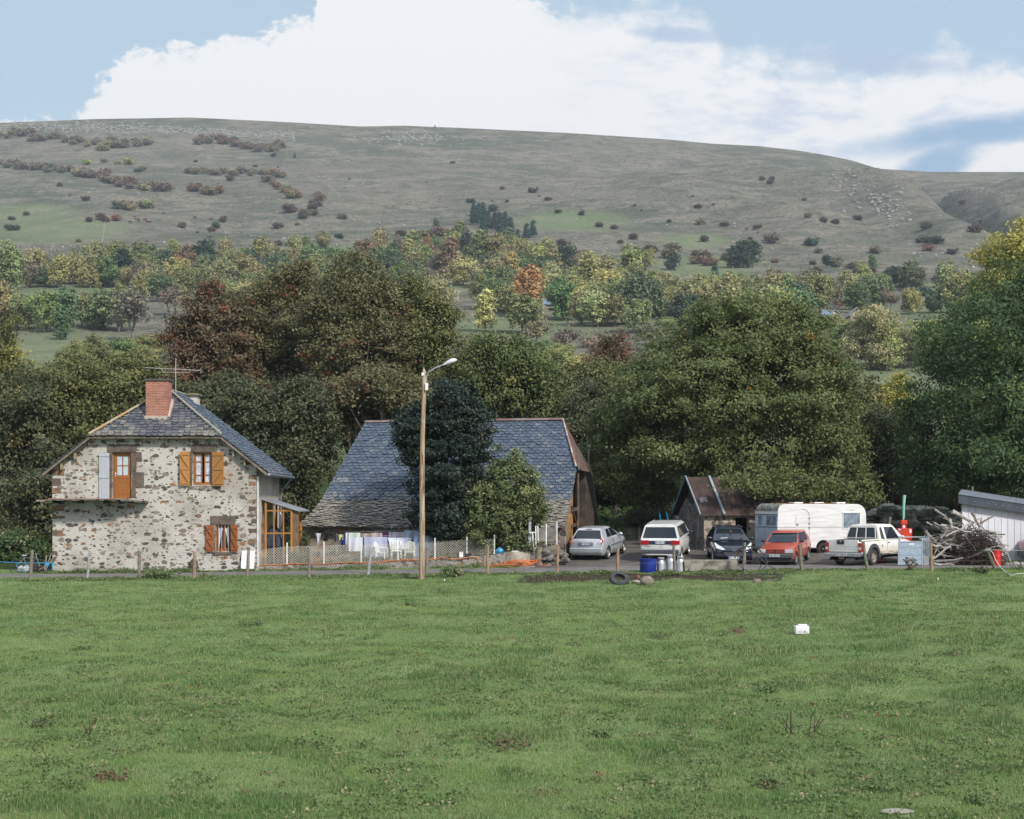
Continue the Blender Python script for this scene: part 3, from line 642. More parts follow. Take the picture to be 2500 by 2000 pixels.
def shutter(px0, px1, py0, py1, m_, zdir, swing=0):
    X0, X1, Z0, Z1 = rect(px0, px1, py0, py1, FY); s = MB(); y = FY-.06; w_ = X1-X0
    for k in range(3): s.box(X0+w_*k/3+.002, X0+w_*(k+1)/3-.002, y-.02, y+.01, Z0, Z1)
    for z in (Z0+.12, (Z0+Z1)/2, Z1-.12): s.box(X0+.02, X1-.02, y-.045, y-.02, z-.045, z+.045)
    zz = [(Z0+.16, (Z0+Z1)/2-.05), ((Z0+Z1)/2+.05, Z1-.16)]
    for a, c in zz:
        p, q_ = ((X0+.05, a), (X1-.05, c)) if zdir > 0 else ((X1-.05, a), (X0+.05, c))
        s.bar((p[0], y-.032, p[1]), (q_[0], y-.032, q_[1]), .03, .07, up=(0, 1, 0))
    o = s.build('shutter', m_, house)
    if swing:
        xh = X0 if swing > 0 else X1; v = np.array([vv.co for vv in o.data.vertices])
        for vv in o.data.vertices:
            d = vv.co.x-xh; vv.co.y -= abs(d)*math.sin(abs(swing)); vv.co.x = xh+d*math.cos(swing)
shutter(440, 464, 1103, 1186, wood_l, -1, -.15); shutter(519, 550, 1104, 1187, wood_l, 1, .3); shutter(504, 523, 1282, 1347, wood_r, -1, -.1); shutter(564, 581, 1282, 1348, wood_r, -1, .12)
def window(op, m_, cm, rows, label=None, open_=0):
    x0, x1, z0, z1 = op; y = FY+.13; s = MB(); t = .06
    s.box(x0, x0+t, y-.04, y+.05, z0, z1); s.box(x1-t, x1, y-.04, y+.05, z0, z1); s.box(x0+t, x1-t, y-.04, y+.05, z0, z0+t*1.4); s.box(x0+t, x1-t, y-.04, y+.05, z1-t, z1)
    wn = s.build('window', m_, house, label=label)
    xm = (x0+x1)/2+open_
    for a, c in ((x0+t, xm-open_*1.6-.005), (xm+.005, x1-t)):
        s = MB(); d = .045; zb, zt_ = z0+t*1.4, z1-t
        s.box(a, a+d, y, y+.035, zb, zt_); s.box(c-d, c, y, y+.035, zb, zt_); s.box(a+d, c-d, y, y+.035, zb, zb+d); s.box(a+d, c-d, y, y+.035, zt_-d, zt_)
        for k in range(1, rows): z = zb+(zt_-zb)*(k/rows if rows < 3 else (.27, .72)[k-1]); s.box(a+d, c-d, y+.004, y+.03, z-.018, z+.018)
        s.build('sash', m_, wn); MB().box(a+d-.004, c-d+.004, y+.036, y+.042, zb+d-.004, zt_-d+.004).build('glass_pane', cm, wn)
    return wn, x0, x1, z0, z1, y
window(openings['win'], wood, curt, 3, open_=.05)
wn, x0, x1, z0, z1, y = window(openings['low'], wood_r, pane_m, 1)
s = MB()
for sx in (-1, 1):
    xm = (x0+x1)/2; xe = x0+.1 if sx < 0 else x1-.1
    s.prism([(xe, y+.0, z1-.08), (xm-sx*-.03, y+.0, z1-.08), (xm+sx*.14, y+.0, (z0+z1)/2), (xe-sx*.02, y+.0, z0+.15), (xe, y+.0, z0+.15)], (0, .012, 0))
s.build('tied_curtain', curt_b, wn)
s = MB()
for k in range(4): x = x0+.1+(x1-x0-.2)*k/3; s.tube([(x, FY+.03, z0-.02), (x, FY+.03, z1)], .011, 6)
s.build('window_bar', mat('bar_paint', (.5, .42, .34), rough=.6), wn)
# balcony slab with a sagging rotten edge
s = MB(); xs = np.linspace(PX(112, 62.2), PX(352, 62.2), 26)
for k in range(25):
    t = k/24; drop = -.10*max(0, (t-.72)/.28)**1.3; ext = .95-.55*max(0, (t-.7)/.3); j = random.uniform(-.035, .035)
    z = 3.30+drop; s.box(xs[k], xs[k+1]-.004, FY-ext+j, FY-.002, z-.06+random.uniform(-.02, .02), z+random.uniform(-.008, .008))
bal = s.build('balcony', mat('rotten_boards', (.20, .185, .16), (.10, .09, .08), scale=4, rough=.95), house)
s = MB(); s.box(PX(120, 62.2), PX(312, 62.2), FY-.97, FY-.93, 3.295, 3.335); s.box(PX(112, 62.2)-.45, XL-.01, FY-.75, FY+.3, 3.2, 3.27); s.build('balcony_edge', mat('rusty_edge', (.33, .15, .08), (.30, .26, .22), scale=3, rough=.9), bal)
for x in (-20.1, -19.0, -17.9, -16.8, -16.2): MB().box(x-.05, x+.05, FY-.6, FY-.003, 3.12, 3.235).build('joist', wood_d, bal)
# glazed porch on the right wall
py = MB(); pY0, pY1 = 64.3, 67.2; X0, X1 = XR+.02, PX(712, pY0); zt0, zt1 = CZ+(HY-1220)/F*pY0, CZ+(HY-1243)/F*pY0
porch = MB()
for yy_ in (pY0, pY1):
    for px in (649, 669, 692, 712):
        x = PX(px, pY0); tt_ = (x-X0)/(X1-X0); wd = .09 if px in (649, 712) else .05
        porch.box(x-wd/2, x+wd/2, yy_-.03, yy_+.03, .25, zt0+(zt1-zt0)*tt_-.04)
    for pyy in (1247, 1302): z = CZ+(HY-pyy)/F*pY0; porch.box(PX(650, pY0), X1, yy_-.028, yy_+.028, z-.03, z+.03)
    porch.bar((PX(648, pY0), yy_, zt0-.03), (X1+.05, yy_, zt1-.03), .08, .09, up=(0, 1, 0))
for z in (.3, 1.85, zt1-.08): porch.box(X1-.04, X1+.04, pY0+.03, pY1-.03, z-.03, z+.03)
porch = porch.build('porch', wood_l, house)
s = MB(); s.prism([(X0-.0, pY0-.12, zt0+.05), (X1+.38, pY0-.12, zt1-.07), (X1+.38, pY1+.12, zt1-.07), (X0, pY1+.12, zt0+.05)], (0, 0, -.05)); s.build('porch_roof', mat('porch_zinc', (.36, .38, .43), rough=.4, metal=.3), porch)
s = MB(); s.box(X1+.05, X1+.30, pY0+.02, pY0+.3, .2, zt1-.15); s.build('porch_post', mat('brown_post', (.22, .13, .07), (.1, .065, .04), scale=5, st=(3, 3, .5)), porch)
s = MB(); s.box(PX(633, pY0), PX(644, pY0), pY0-.08, pY0+.04, .25, 2.3); s.box(PX(640, pY0)-.12, PX(640, pY0)-.04, pY0-.1, pY0-.02, 2.3, 3.0); s.build('porch_door_jamb', mat('peeled_post', (.33, .14, .04), (.08, .05, .035), scale=3), porch)
s = MB(); s.ball((PX(668, 65.2), 65.2, 1.15), (.42, .3, .95), 12, 9, .08); s.build('covered_coats', mat('navy_cloth', (.02, .03, .055), (.06, .09, .14), scale=2, rough=.8), porch)
s = MB(); s.box(PX(628, FY)-.01, PX(628, FY)+.07, FY-.01, FY+.07, .3, 4.3); s.build('corner_pipe', mat('pale_pipe', (.62, .62, .60), rough=.5), house)
# white panels leaning by the corner
t = wthing('white_board', 'white boards leaning on the house wall beside the porch', 'board', tuple(G(604, 62.85)))
s = MB(); X0, X1, Z0, Z1 = rect(589, 621, 1345, 1383, 62.8); s.prism([(X0, 62.7, Z0-.1), (X1, 62.7, Z0-.1), (X1, 62.93, Z1), (X0, 62.93, Z1)], (0, .03, 0)); s.build('panel', white_pt, t)
t = wthing('satellite_dish', 'white satellite dish on the wall behind the glazed porch', 'satellite dish', (-10.9, 68.2, .2))
dc = Vector((PX(684, 67.9), 67.9, CZ+(HY-1270)/F*67.9))
s = MB(); s.lathe([(.0, .12), (.25, .08), (.4, .02), (.42, 0), (.4, .0), (.25, .06), (0, .1)], 16, (0, 0, 0), 'x'); s.v = [tuple(Vector(v)*.95+dc) for v in s.v]; s.build('dish', white_pl, t, smooth=40)
s = MB(); s.tube([dc+Vector((.1, 0, 0)), dc+Vector((-.0, .0, -.5)), (dc.x, dc.y, .2)], .025, 6); s.tube([dc+Vector((.05, 0, .35)), dc+Vector((.5, -.3, -.1)), dc+Vector((.05, 0, -.35))], .012, 5); s.build('mast', zinc, t)

# ---------------------------------------------------------------- long barn, slate over stone tiles
bo = Vector((-10.3, 68.5, 0)); ba = R(13); BU = Vector((math.cos(ba), -math.sin(ba), 0)); BV = Vector((math.sin(ba), math.cos(ba), 0)); LB, RB = 13.24, 10.0
def B(u, v, z): return bo+BU*u+BV*v+Vector((0, 0, z))
barn = wthing('stone_barn', 'low stone barn with a big blue slate roof and lichen-covered lower courses', 'barn', tuple(B(6.6, 0, .3)))
BZ = lambda v: float(np.interp(v, [-.05, .8, 1.6, 5], [2.03, 2.62, 3.42, 7.26]))
vs_ = np.linspace(0, 5, 60); sl = np.concatenate([[0], np.cumsum(np.hypot(np.diff(vs_), np.diff([BZ(v) for v in vs_])))])
SB = float(sl[-1])
def posB(u, s_, h):
    v = float(np.interp(s_, sl, vs_)) if s_ >= 0 else s_*.8; dv = .05; n = Vector((0, -(BZ(v+dv)-BZ(v-dv)), 2*dv)).normalized()
    z = BZ(v)+n.z*h+(0 if s_ >= 0 else s_*.35); p = B(u, v+n.y*h, z); return p
def ub0(s_): v = np.interp(s_, sl, vs_); return float(np.interp(v, [0, .8, 1.6, 5], [0, .42, .72, 1.74]))
def ub1(s_): v = np.interp(s_, sl, vs_); return float(np.interp(v, [0, 2.74, 5], [13.05, 13.1, 12.0]))
m_slC = slatemat('barn_slate', (.050, .072, .108), (.088, .112, .150)); m_til = slatemat('lichen_tile', (.10, .095, .085), (.20, .185, .16), (.50, .46, .38), (.31, .28, .22))
def blich(u, s_): return .04+.10*math.exp(-((s_-2.9)/.9)**2)+.55*math.exp(-((s_-2.1)/.35)**2)
slates('roof_slates', lambda u, s_, h: posB(u, s_+1.95, h), lambda s_: ub0(s_+1.95), lambda s_: ub1(s_+1.95), SB-1.95, m_slC, barn, w=.30, ch=.19, lich=lambda u, s_: blich(u, s_+1.95), jit=.12, lift=.045, thick=.045, seed=21)
slates('lower_tiles', posB, ub0, ub1, 2.0, m_til, barn, w=.22, ch=.12, lich=lambda u, s_: .62+.3*float(vn(u, s_, .8, 8)), kind='rough', jit=.7, lift=.045, seed=22)
s = MB(); NN = 20; vv = np.linspace(0, 5, NN)
L = [B(float(np.interp(v, [0, .8, 1.6, 5], [0, .42, .72, 1.74])), v, BZ(v)-.012) for v in vv]; Rr = [B(float(np.interp(v, [0, 2.74, 5], [13.05, 13.1, 12.0])), v, BZ(v)-.012) for v in vv]
for k in range(NN-1): s.prism([L[k], Rr[k], Rr[k+1], L[k+1]], (0, 0, -.08))
Lb = [B(float(np.interp(v, [0, .8, 1.6, 5], [0, .42, .72, 1.74])), 10-v, BZ(v)-.012) for v in vv]; Rb = [B(float(np.interp(v, [0, 2.74, 5], [13.05, 13.1, 12.0])), 10-v, BZ(v)-.012) for v in vv]
for k in range(NN-1): s.prism([Lb[k], Rb[k], Rb[k+1], Lb[k+1]], (0, 0, -.08)); s.prism([L[k], L[k+1], Lb[k+1], Lb[k]], (0, 0, -.06))
s.build('roof_deck', m_til, barn)
s = MB(); s.bar(B(1.7, 5, 7.32), B(12.02, 5, 7.32), .22, .10); s.build('ridge_tile', mat('rusty_ridge', (.25, .15, .13), (.32, .27, .27), scale=2, rough=.8), barn)
m_bwall = stonewall('barn_rubble', (.36, .31, .25), (.26, .22, .18), .8, scale=2.2, sz=1.5, orange=.2, big=.42)
s = MB(); s.add([B(u, v, z) for u, v, z in ((.3, .45, -.6), (13.0, .45, -.6), (13.0, .45, 2.3), (.3, .45, 2.3), (.3, .9, -.6), (13.0, .9, -.6), (13.0, .9, 2.3), (.3, .9, 2.3))],
    [(0, 3, 2, 1), (4, 5, 6, 7), (0, 1, 5, 4), (1, 2, 6, 5), (2, 3, 7, 6), (3, 0, 4, 7)])
s.prism([B(.35, .9, -.6), B(.35, 9.6, -.6), B(.35, 9.6, 2.4), B(.35, .9, 2.4)], BU*.4); s.build('front_wall', m_bwall, barn)
m_or = stonewall('orange_rubble', (.46, .21, .06), (.34, .17, .07), .9, scale=3.4, sz=1.6, orange=.6, big=.4, bright=.9)
def gseg(name, v0, v1, z0, z1a, z1b, u=12.9, m_=m_or, th=.35): return MB().prism([B(u, v0, z0), B(u, v1, z0), B(u, v1, z1b), B(u, v0, z1a)], BU*-th).build(name, m_, barn)
gseg('gable_wall', .45, 2.5, -.6, 2.3, 4.1, u=12.98); gseg('gable_wall', 3.6, 4.6, -.6, 4.9, 4.9, m_=mat('brown_shaded_rubble', (.085, .062, .045), (.03, .025, .022), scale=3, bump=.8)); gseg('gable_wall', 6.4, 9.0, -.6, 4.6, 2.6, m_=_mc['brown_shaded_rubble'])  # brown rubble colour darkened so the gable reads as shaded
s = MB(); s.prism([B(12.5, 1.9, -.3), B(12.5, 9, -.3), B(12.5, 9, 4.6), B(12.5, 1.9, 3.6)], BU*-.1); s.build('unlit_backing', dark, barn)  # black slab paints the darkness inside the barn
s = MB()
for k in range(3): s.bar(B(13.0, 2.0, 1.3+k*.75), B(13.0, 3.4, 1.35+k*.75), .08, .16)
s.bar(B(13.02, 2.0, 3.0), B(13.05, 3.6, 1.6), .07); s.bar(B(13.1, 1.2, .4), B(13.0, 1.9, 1.9), .06); s.bar(B(13.15, 1.0, .4), B(13.02, 1.4, 1.4), .05); s.bar(B(13.02, 3.5, 0), B(13.02, 3.5, 4.6), .12)
s.build('timber_frame', mat('dark_frame', (.12, .09, .065), (.06, .045, .035), scale=4), barn)
s = MB(); hp = [B(12.0, 5, 7.27), B(13.1, 2.7, 4.85), B(13.3, 3.2, 4.70), B(12.95, 6.6, 4.78), B(13.1, 7.3, 4.85)]
for k in range(12):
    t0, t1 = k/12, (k+1)/12; a, b_ = hp[1].lerp(hp[3], t0), hp[1].lerp(hp[3], t1); a.z = b_.z = 4.85-.02*k/12; o = Vector((0, 0, .03*(k % 2)))
    a2, b2 = a+BU*.12+Vector((0, 0, -.12)), b_+BU*.12+Vector((0, 0, -.12)); s.prism([a2+o, b2+o, hp[0]+(b_-a)*.0+o+Vector((0, 0, .01*k)), hp[0]+o+Vector((0.02, 0, 0))], (0, 0, -.02))
s.add([hp[0]+Vector((0, 0, .02)), hp[1]+Vector((-.02, 0, .06)), hp[1]+BU*.2+BV*.8+Vector((0, 0, -.12)), hp[0]+BV*.3], [(0, 1, 2, 3)])
s.build('half_hip_sheet', mat('rust_sheet', (.085, .045, .035), (.15, .11, .095), scale=3, rough=.75, st=(3, 3, .6)), barn)
s = MB(); s.bar(hp[0]+Vector((0, 0, .05)), hp[1]+Vector((0, 0, .04)), .07, .08); s.build('verge_strip', mat('pale_verge', (.4, .36, .33), (.25, .12, .08), scale=3), barn)
t = wthing('tall_pole', 'thin grey pole standing at the rear corner of the barn', 'pole', tuple(G(1437, 76)))
s = MB(); s.tube([G(1435, 76, -.2), P(1436, 1192, 76), P(1437, 1090, 76)], .045, 7); s.box(P(1437, 1088, 76).x-.1, P(1437, 1088, 76).x+.1, 75.9, 76.1, P(1437, 1093, 76).z, P(1437, 1086, 76).z); s.build('shaft', mat('pole_grey', (.30, .29, .28), (.2, .19, .18)), t)

# ---------------------------------------------------------------- stone shed under the oak
so = Vector((9.32, 69, 0)); sa = R(9.5); SU = Vector((math.cos(sa), math.sin(sa), 0)); SV = Vector((-math.sin(sa), math.cos(sa), 0))
def S(u, v, z): return so+SU*u+SV*v+Vector((0, 0, z))
shed = wthing('stone_shed', 'small rubble stone shed with a rusty sheet roof under the big oak', 'shed', tuple(S(2.5, 0, .6)))
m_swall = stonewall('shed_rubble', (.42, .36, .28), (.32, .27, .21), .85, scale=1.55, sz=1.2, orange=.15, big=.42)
m_sshade = stonewall('shed_shaded_rubble', (.20, .205, .22), (.13, .13, .14), .97, scale=3.6, sz=1.5, orange=.02, big=.5, bright=1.3)  # same rubble, with the bluish shade of the gable put into its colour
def sw(name, pts, d, m_, parent): return MB().prism(pts, d).build(name, m_, parent)
d0, d1, dz_ = 1.58, 2.28, 2.42
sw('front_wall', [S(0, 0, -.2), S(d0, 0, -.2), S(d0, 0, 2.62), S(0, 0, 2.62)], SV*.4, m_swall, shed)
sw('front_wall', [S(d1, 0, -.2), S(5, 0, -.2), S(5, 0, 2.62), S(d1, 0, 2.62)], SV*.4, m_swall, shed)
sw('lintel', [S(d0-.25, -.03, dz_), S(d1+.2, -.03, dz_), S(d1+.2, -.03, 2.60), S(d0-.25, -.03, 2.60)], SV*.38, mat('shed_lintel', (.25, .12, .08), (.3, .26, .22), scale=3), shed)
sw('gable_wall', [S(-.003, .1, -.2), S(-.003, 4.5, -.2), S(-.003, 4.5, 2.6), S(-.003, 3.1, 3.35), S(-.003, 2.3, 3.0), S(-.003, .8, 3.4), S(-.003, .1, 2.62)], SU*.38, m_sshade, shed)
sw('gable_board', [S(.1, 2.2, 2.9), S(.1, 4.3, 2.7), S(.1, 2.25, 4.3)], SU*.05, wood_d, shed); sw('gable_board', [S(.12, .4, 2.9), S(.12, 1.9, 2.9), S(.12, 2.2, 4.3)], SU*.05, mat('bluegrey_boards', (.11, .14, .17), rough=.9), shed)
sw('unlit_sheet', [S(d0-.2, .5, -.2), S(d1+.2, .5, -.2), S(d1+.2, .5, 2.6), S(d0-.2, .5, 2.6)], SV*.05, dark, shed)  # black sheet paints the shade inside the doorway
apex = 4.42; eav = 2.62
s = MB(); NC = 34
for side in (0, 1):
    for k in range(NC):
        u0_, u1_ = -.25+k*5.5/NC, -.25+(k+1)*5.5/NC; o = .03*(k % 2)
        if side == 0: s.prism([S(u0_, -.25, eav-.1+o), S(u1_, -.25, eav-.1+.03-o), S(u1_, 2.25, apex+.03-o), S(u0_, 2.25, apex+o)], (0, 0, -.02))
        else: s.prism([S(u0_, 2.25, apex+o), S(u1_, 2.25, apex+.03-o), S(u1_, 4.75, eav-.1+.03-o), S(u0_, 4.75, eav-.1+o)], (0, 0, -.02))
s.build('sheet_roof', mat('rusty_corrugated', (.070, .042, .034), (.028, .022, .021), scale=1.1, rough=.9, st=(1.5, 1.5, .5), detail=8), shed)
s = MB(); s.bar(S(.95, -.28, eav-.03), S(.95, 2.2, apex+.08), .12, .03); s.bar(S(-.27, -.27, eav-.05), S(-.27, 2.25, apex+.05), .05, .12); s.build('zinc_flashing', mat('bluish_zinc', (.20, .26, .30), (.28, .32, .34), rough=.5), shed)
s = MB(); s.bar(S(-.27, 2.25, apex+.04), S(-.27, 4.85, eav-.14), .05, .13); s.build('bargeboard', mat('blue_bargeboard', (.10, .19, .27), rough=.6), shed)
t = wthing('hanging_chain', 'pale rusty chain hanging down the shaded gable of the stone shed', 'chain', tuple(S(-.05, .5, 1)))
s = MB()
for k in range(30): p = S(-.10, .15+.9*(1-k/30)**1.5*0+.35+.5*math.sin(k/29*1.2), 2.55-k*.065); s.tube([p+Vector((0, 0, .04)), p+Vector((.01*(k % 2), .015, -.03))], .014, 5)
s.build('links', mat('pale_chain', (.5, .48, .46), (.3, .28, .25)), t)

# ---------------------------------------------------------------- white metal shed at the right edge
my = 65.5
ms_ = wthing('metal_shed', 'white ribbed metal shed with a sloping grey roof beside the woodpile', 'shed', tuple(G(2440, my)))
wl = mat('white_cladding', (.66, .66, .70), (.56, .56, .60), scale=1, rough=.5, st=(2, 2, .3)); s = MB()
xs = np.arange(PX(2350, my), PX(2760, my), .30); top = lambda x: CZ+(HY-(1228+.150*(HX+x/my*F-2350)))/F*my
for x in xs: s.prism([(x+.01, my, .1), (x+.285, my, .1), (x+.285, my, top(x+.285)), (x+.01, my, top(x+.01))], (0, .04, 0)); s.prism([(x-.012, my-.02, .1), (x+.012, my-.02, .1), (x+.012, my-.02, top(x)), (x-.012, my-.02, top(x))], (0, .05, 0))
x = xs[0]; xe = xs[-1]+.28
for k in range(12): y0 = my+.06+k*.3; xa, xb = x+.34*(y0-my), x+.34*(y0+.29-my); s.prism([(xa, y0, .1), (xb, y0+.29, .1), (xb, y0+.29, top(x)+.03), (xa, y0, top(x))], (.04, 0, 0))
s.build('cladding', wl, ms_)
s = MB(); X0, X1 = PX(2340, my-.3), xe; tz = lambda x: top(x)+.34
s.prism([(X0, my-.3, tz(X0)-.40), (X1, my-.3, tz(X1)-.40), (X1, my-.3, tz(X1)), (X0, my-.3, tz(X0))], (0, .05, 0)); s.prism([(X0, my-.25, tz(X0)-.38), (X0+1.45, my+4, tz(X0)-.2), (X0+1.45, my+4, tz(X0)+.2), (X0, my-.25, tz(X0))], (.05, 0, 0))
s.build('fascia', mat('grey_fascia', (.045, .058, .075), (.06, .072, .09), rough=.75), ms_)
s = MB(); s.prism([(X0-.02, my-.33, tz(X0)+.01), (X1, my-.33, tz(X1)+.01), (X1+1.4, my+4, tz(X1)+.25), (X0+1.5, my+4, tz(X0+1.5)+.48)], (0, 0, .03)); s.build('roof_sheet', mat('grey_roof_sheet', (.13, .15, .185), (.17, .19, .22), rough=.6), ms_)
for k in range(9): xk = X0+.75+k*.32; MB().ball((xk, my-.315, tz(xk)-.2), .016, 5, 4).build('screw_head', white_pt, ms_)
# ================================================================ TREES
bark = mat('bark', (.085, .07, .055), (.045, .04, .033), scale=5, rough=.95, bump=.6, st=(2, 2, .5))
bark_p = mat('pale_bark', (.20, .18, .155), (.12, .11, .095), scale=5, rough=.95)
def leafmesh(name, C, size, rg, m_, clump, up=.55, out=None, aspect=.55, rr=None):
    """leaves as small pointed quads; C centres, clump index per leaf"""
    n = len(C); nv = rg.normal(size=(n, 3)); 
    if out is not None: nv = nv*.75 + out*.9
    nv[:, 2] += up; nv /= np.linalg.norm(nv, axis=1)[:, None]+1e-9
    t = rg.normal(size=(n, 3)); t -= nv*(t*nv).sum(1)[:, None]; t /= np.linalg.norm(t, axis=1)[:, None]+1e-9; b = np.cross(nv, t)
    L = (size*(.6+.8*rg.random(n)))[:, None]*.5; Wd = L*aspect
    V = np.stack([C-t*L, C+b*Wd+t*L*.1, C+t*L, C-b*Wd+t*L*.1], 1).astype(np.float32)
    me = bpy.data.meshes.new(name); me.vertices.add(4*n); me.vertices.foreach_set('co', V.ravel())
    me.loops.add(4*n); me.loops.foreach_set('vertex_index', np.arange(4*n, dtype=np.int32)); me.polygons.add(n); me.polygons.foreach_set('loop_start', np.arange(0, 4*n, 4, dtype=np.int32))
    me.update(calc_edges=True)
    r = rg.random(n) if rr is None else rr
    for nm, arr in (('r', r), ('cl', clump)):
        at = me.attributes.new(nm, 'FLOAT', 'POINT'); at.data.foreach_set('value', np.repeat(np.asarray(arr, np.float32), 4))
    me.materials.append(m_); return me
def crown_pts(lobes, nclump, per, cr, flat=.6, rg=None, shell=.62, low=.0):
    """clumps of leaves on and inside ellipsoid lobes (cx,cy,cz,rx,ry,rz); nearer the surface they are denser"""
    vol = np.array([(l[3]*l[4]*l[5])**.67 for l in lobes]); pr = vol/vol.sum(); li = rg.choice(len(lobes), nclump, p=pr)
    Lb = np.array(lobes)[li]; d = rg.normal(size=(nclump, 3)); d /= np.linalg.norm(d, axis=1)[:, None]
    f = shell+(1-shell)*rg.random(nclump)**.6; f *= 1+.10*rg.normal(size=nclump)
    cc = Lb[:, :3]+d*Lb[:, 3:]*f[:, None]; clv = rg.random(nclump)
    idx = np.repeat(np.arange(nclump), per); g = rg.normal(size=(len(idx), 3))*.5; rad = (cr*(.6+.8*rg.random(nclump)))[idx][:, None]
    C = cc[idx]+g*rad*np.array([1, 1, flat]); out = d[idx]
    if low: k = C[:, 2] > low; C, idx, out = C[k], idx[k], out[k]
    return C, clv[idx], out, cc
def trunk_mb(base, top, r0, targets=(), lean=.3, rg=random, n=8, lr=.35):
    s = MB(); base, top = Vector(base), Vector(top); pts = []; m = 7
    for i in range(m): t = i/(m-1); p = base.lerp(top, t); w_ = lean*math.sin(t*math.pi)*.5; pts.append(p+Vector((rg.uniform(-w_, w_), rg.uniform(-w_, w_), 0)))
    s.tube(pts, [r0*(1.25 if i == 0 else 1)*(1-.72*i/(m-1)) for i in range(m)], n)
    for tg in targets:
        tg = Vector(tg); k = rg.uniform(.35, .85); i = int(k*(m-1)); p = pts[i]; q = p.lerp(tg, .5)+Vector((rg.uniform(-.3, .3), rg.uniform(-.3, .3), rg.uniform(0, .5)))
        r1 = r0*(1-.72*k)*lr*1.4; s.tube([p, p.lerp(q, .5)+Vector((0, 0, .1)), q, tg], [r1, r1*.8, r1*.55, r1*.2], 5, cap=False)
    return s
def tree(name, label, cat, base, lobes, nclump, per, cr, size, m_, trunk_r=.25, flat=.6, seed=1, group=None, shell=.62, up=.55, aspect=.55, tb=bark, ntg=14, low=0, limb=.35, trunk_top=None, rel=True, rough=0):
    """lobes are given relative to the base"""
    if rough:
        r2 = random.Random(seed*7+1); extra = []
        for l in lobes:
            for _ in range(rough):
                a, e = r2.uniform(0, 6.28), r2.uniform(-.25, 1.35); q = r2.uniform(.26, .46); extra.append((l[0]+l[3]*math.cos(a)*math.cos(e), l[1]+l[4]*math.sin(a)*math.cos(e), l[2]+l[5]*math.sin(e)*1.05, l[3]*q, l[4]*q, l[5]*q))
        lobes = list(lobes)+extra
    rg = np.random.default_rng(seed); rr = random.Random(seed)
    t = thing(name, label, cat, tuple(base), 0, group)
    C, cl, out, cc = crown_pts(lobes, nclump, per, cr, flat, rg, shell, low)
    link('crown', leafmesh('crown', C, size, rg, m_, cl, up, out, aspect), t)
    ztop = max(l[2] for l in lobes)
    tops = Vector(trunk_top) if trunk_top else Vector((sum(l[0] for l in lobes)/len(lobes)*.6, 0, ztop*.85))
    tg = [cc[i] for i in rg.choice(len(cc), min(ntg, len(cc)), replace=False)]
    trunk_mb((0, 0, -.4), tops, trunk_r, tg, rg=rr, lr=limb).build('trunk', tb, t, fix=False, smooth=60)
    return t
def lob(pxs, Y, base):           # lobes written in photo columns/rows: (px, py, rx_px, rz_px[, dy, ry]) -> relative to base
    o = []; k = Y/F
    for l in pxs:
        px, py, rx, rz_ = l[:4]; dy = l[4] if len(l) > 4 else 0; ry = l[5] if len(l) > 5 else rx*k*.9
        p = P(px, py, Y)+Vector((0, dy, 0)); o.append((p.x-base[0], p.y-base[1], p.z-base[2], rx*k, ry, rz_*k))
    return o
L_oak = leafmat('oak_leaf', (.072, .098, .033), (.19, .225, .088), (.46, .20, .04), .007, trans=.3)
L_dark = leafmat('dark_leaf', (0.050, 0.065, 0.035), (0.144, 0.156, 0.077), (.24, .20, .08), .04, trans=.28)
L_brown = leafmat('turning_leaf', (0.090, 0.090, 0.043), (0.216, 0.204, 0.102), (.30, .10, .05), .05, trans=.3)
L_red = leafmat('russet_leaf', (0.098, 0.081, 0.046), (0.218, 0.161, 0.098), (.27, .075, .045), .10, trans=.3)
L_olive = leafmat('olive_leaf', (0.090, 0.106, 0.041), (0.228, 0.234, 0.096), (.32, .27, .09), .06, trans=.3)
L_ash = leafmat('ash_leaf', (.038, .078, .034), (.125, .185, .072), (.26, .28, .09), .05, trans=.3)
L_yel = leafmat('yellow_leaf', (.34, .32, .07), (.56, .53, .19), trans=.35)
L_ygr = leafmat('yellowgreen_leaf', (0.102, 0.120, 0.036), (0.240, 0.240, 0.072), (.36, .30, .08), .12, trans=.3)
L_beech = leafmat('blackgreen_leaf', (.013, .024, .018), (.036, .058, .040), (.06, .05, .03), .03, trans=.15, gloss=.3)
L_lil = leafmat('glossy_leaf', (0.050, 0.075, 0.029), (0.187, 0.226, 0.088), (.32, .33, .15), .10, trans=.25, gloss=.4)
L_ivy = leafmat('low_leaf', (.032, .065, .02), (.10, .155, .055), (.28, .24, .15), .05, trans=.25)

# --- the big oak behind the shed
b0 = G(1800, 77)
tree('oak_tree', 'huge spreading oak with dull green leaves flecked orange, behind the stone shed', 'oak tree', b0,
     lob([(1830, 790, 150, 70), (1800, 850, 230, 70), (1680, 930, 190, 65, -1.5), (1900, 920, 180, 70, -1.5), (1590, 1010, 130, 60, -1), (1760, 1010, 210, 60, -2), (1960, 1010, 140, 65, -2), (1500, 1110, 90, 60, 0),
          (1660, 1110, 140, 55, -2), (1840, 1110, 170, 60, -2.5), (1990, 1120, 120, 60, -2), (1545, 1185, 90, 45, 0), (1500, 1030, 70, 50, 0), (1790, 1160, 110, 36, -3.5), (1900, 1190, 140, 38, -3), (1745, 1180, 42, 17, -7.6, .9), (1815, 1192, 44, 20, -7.5, .9), (1880, 1195, 44, 22, -7.4, .9), (2040, 1200, 70, 40, -3), (2010, 930, 90, 60), (1600, 900, 70, 40)], 77, b0),
     2600, 90, .60, .17, L_oak, .55, flat=.6, seed=3, shell=.55, ntg=46, limb=.5, up=.7, low=1.4, rough=3)
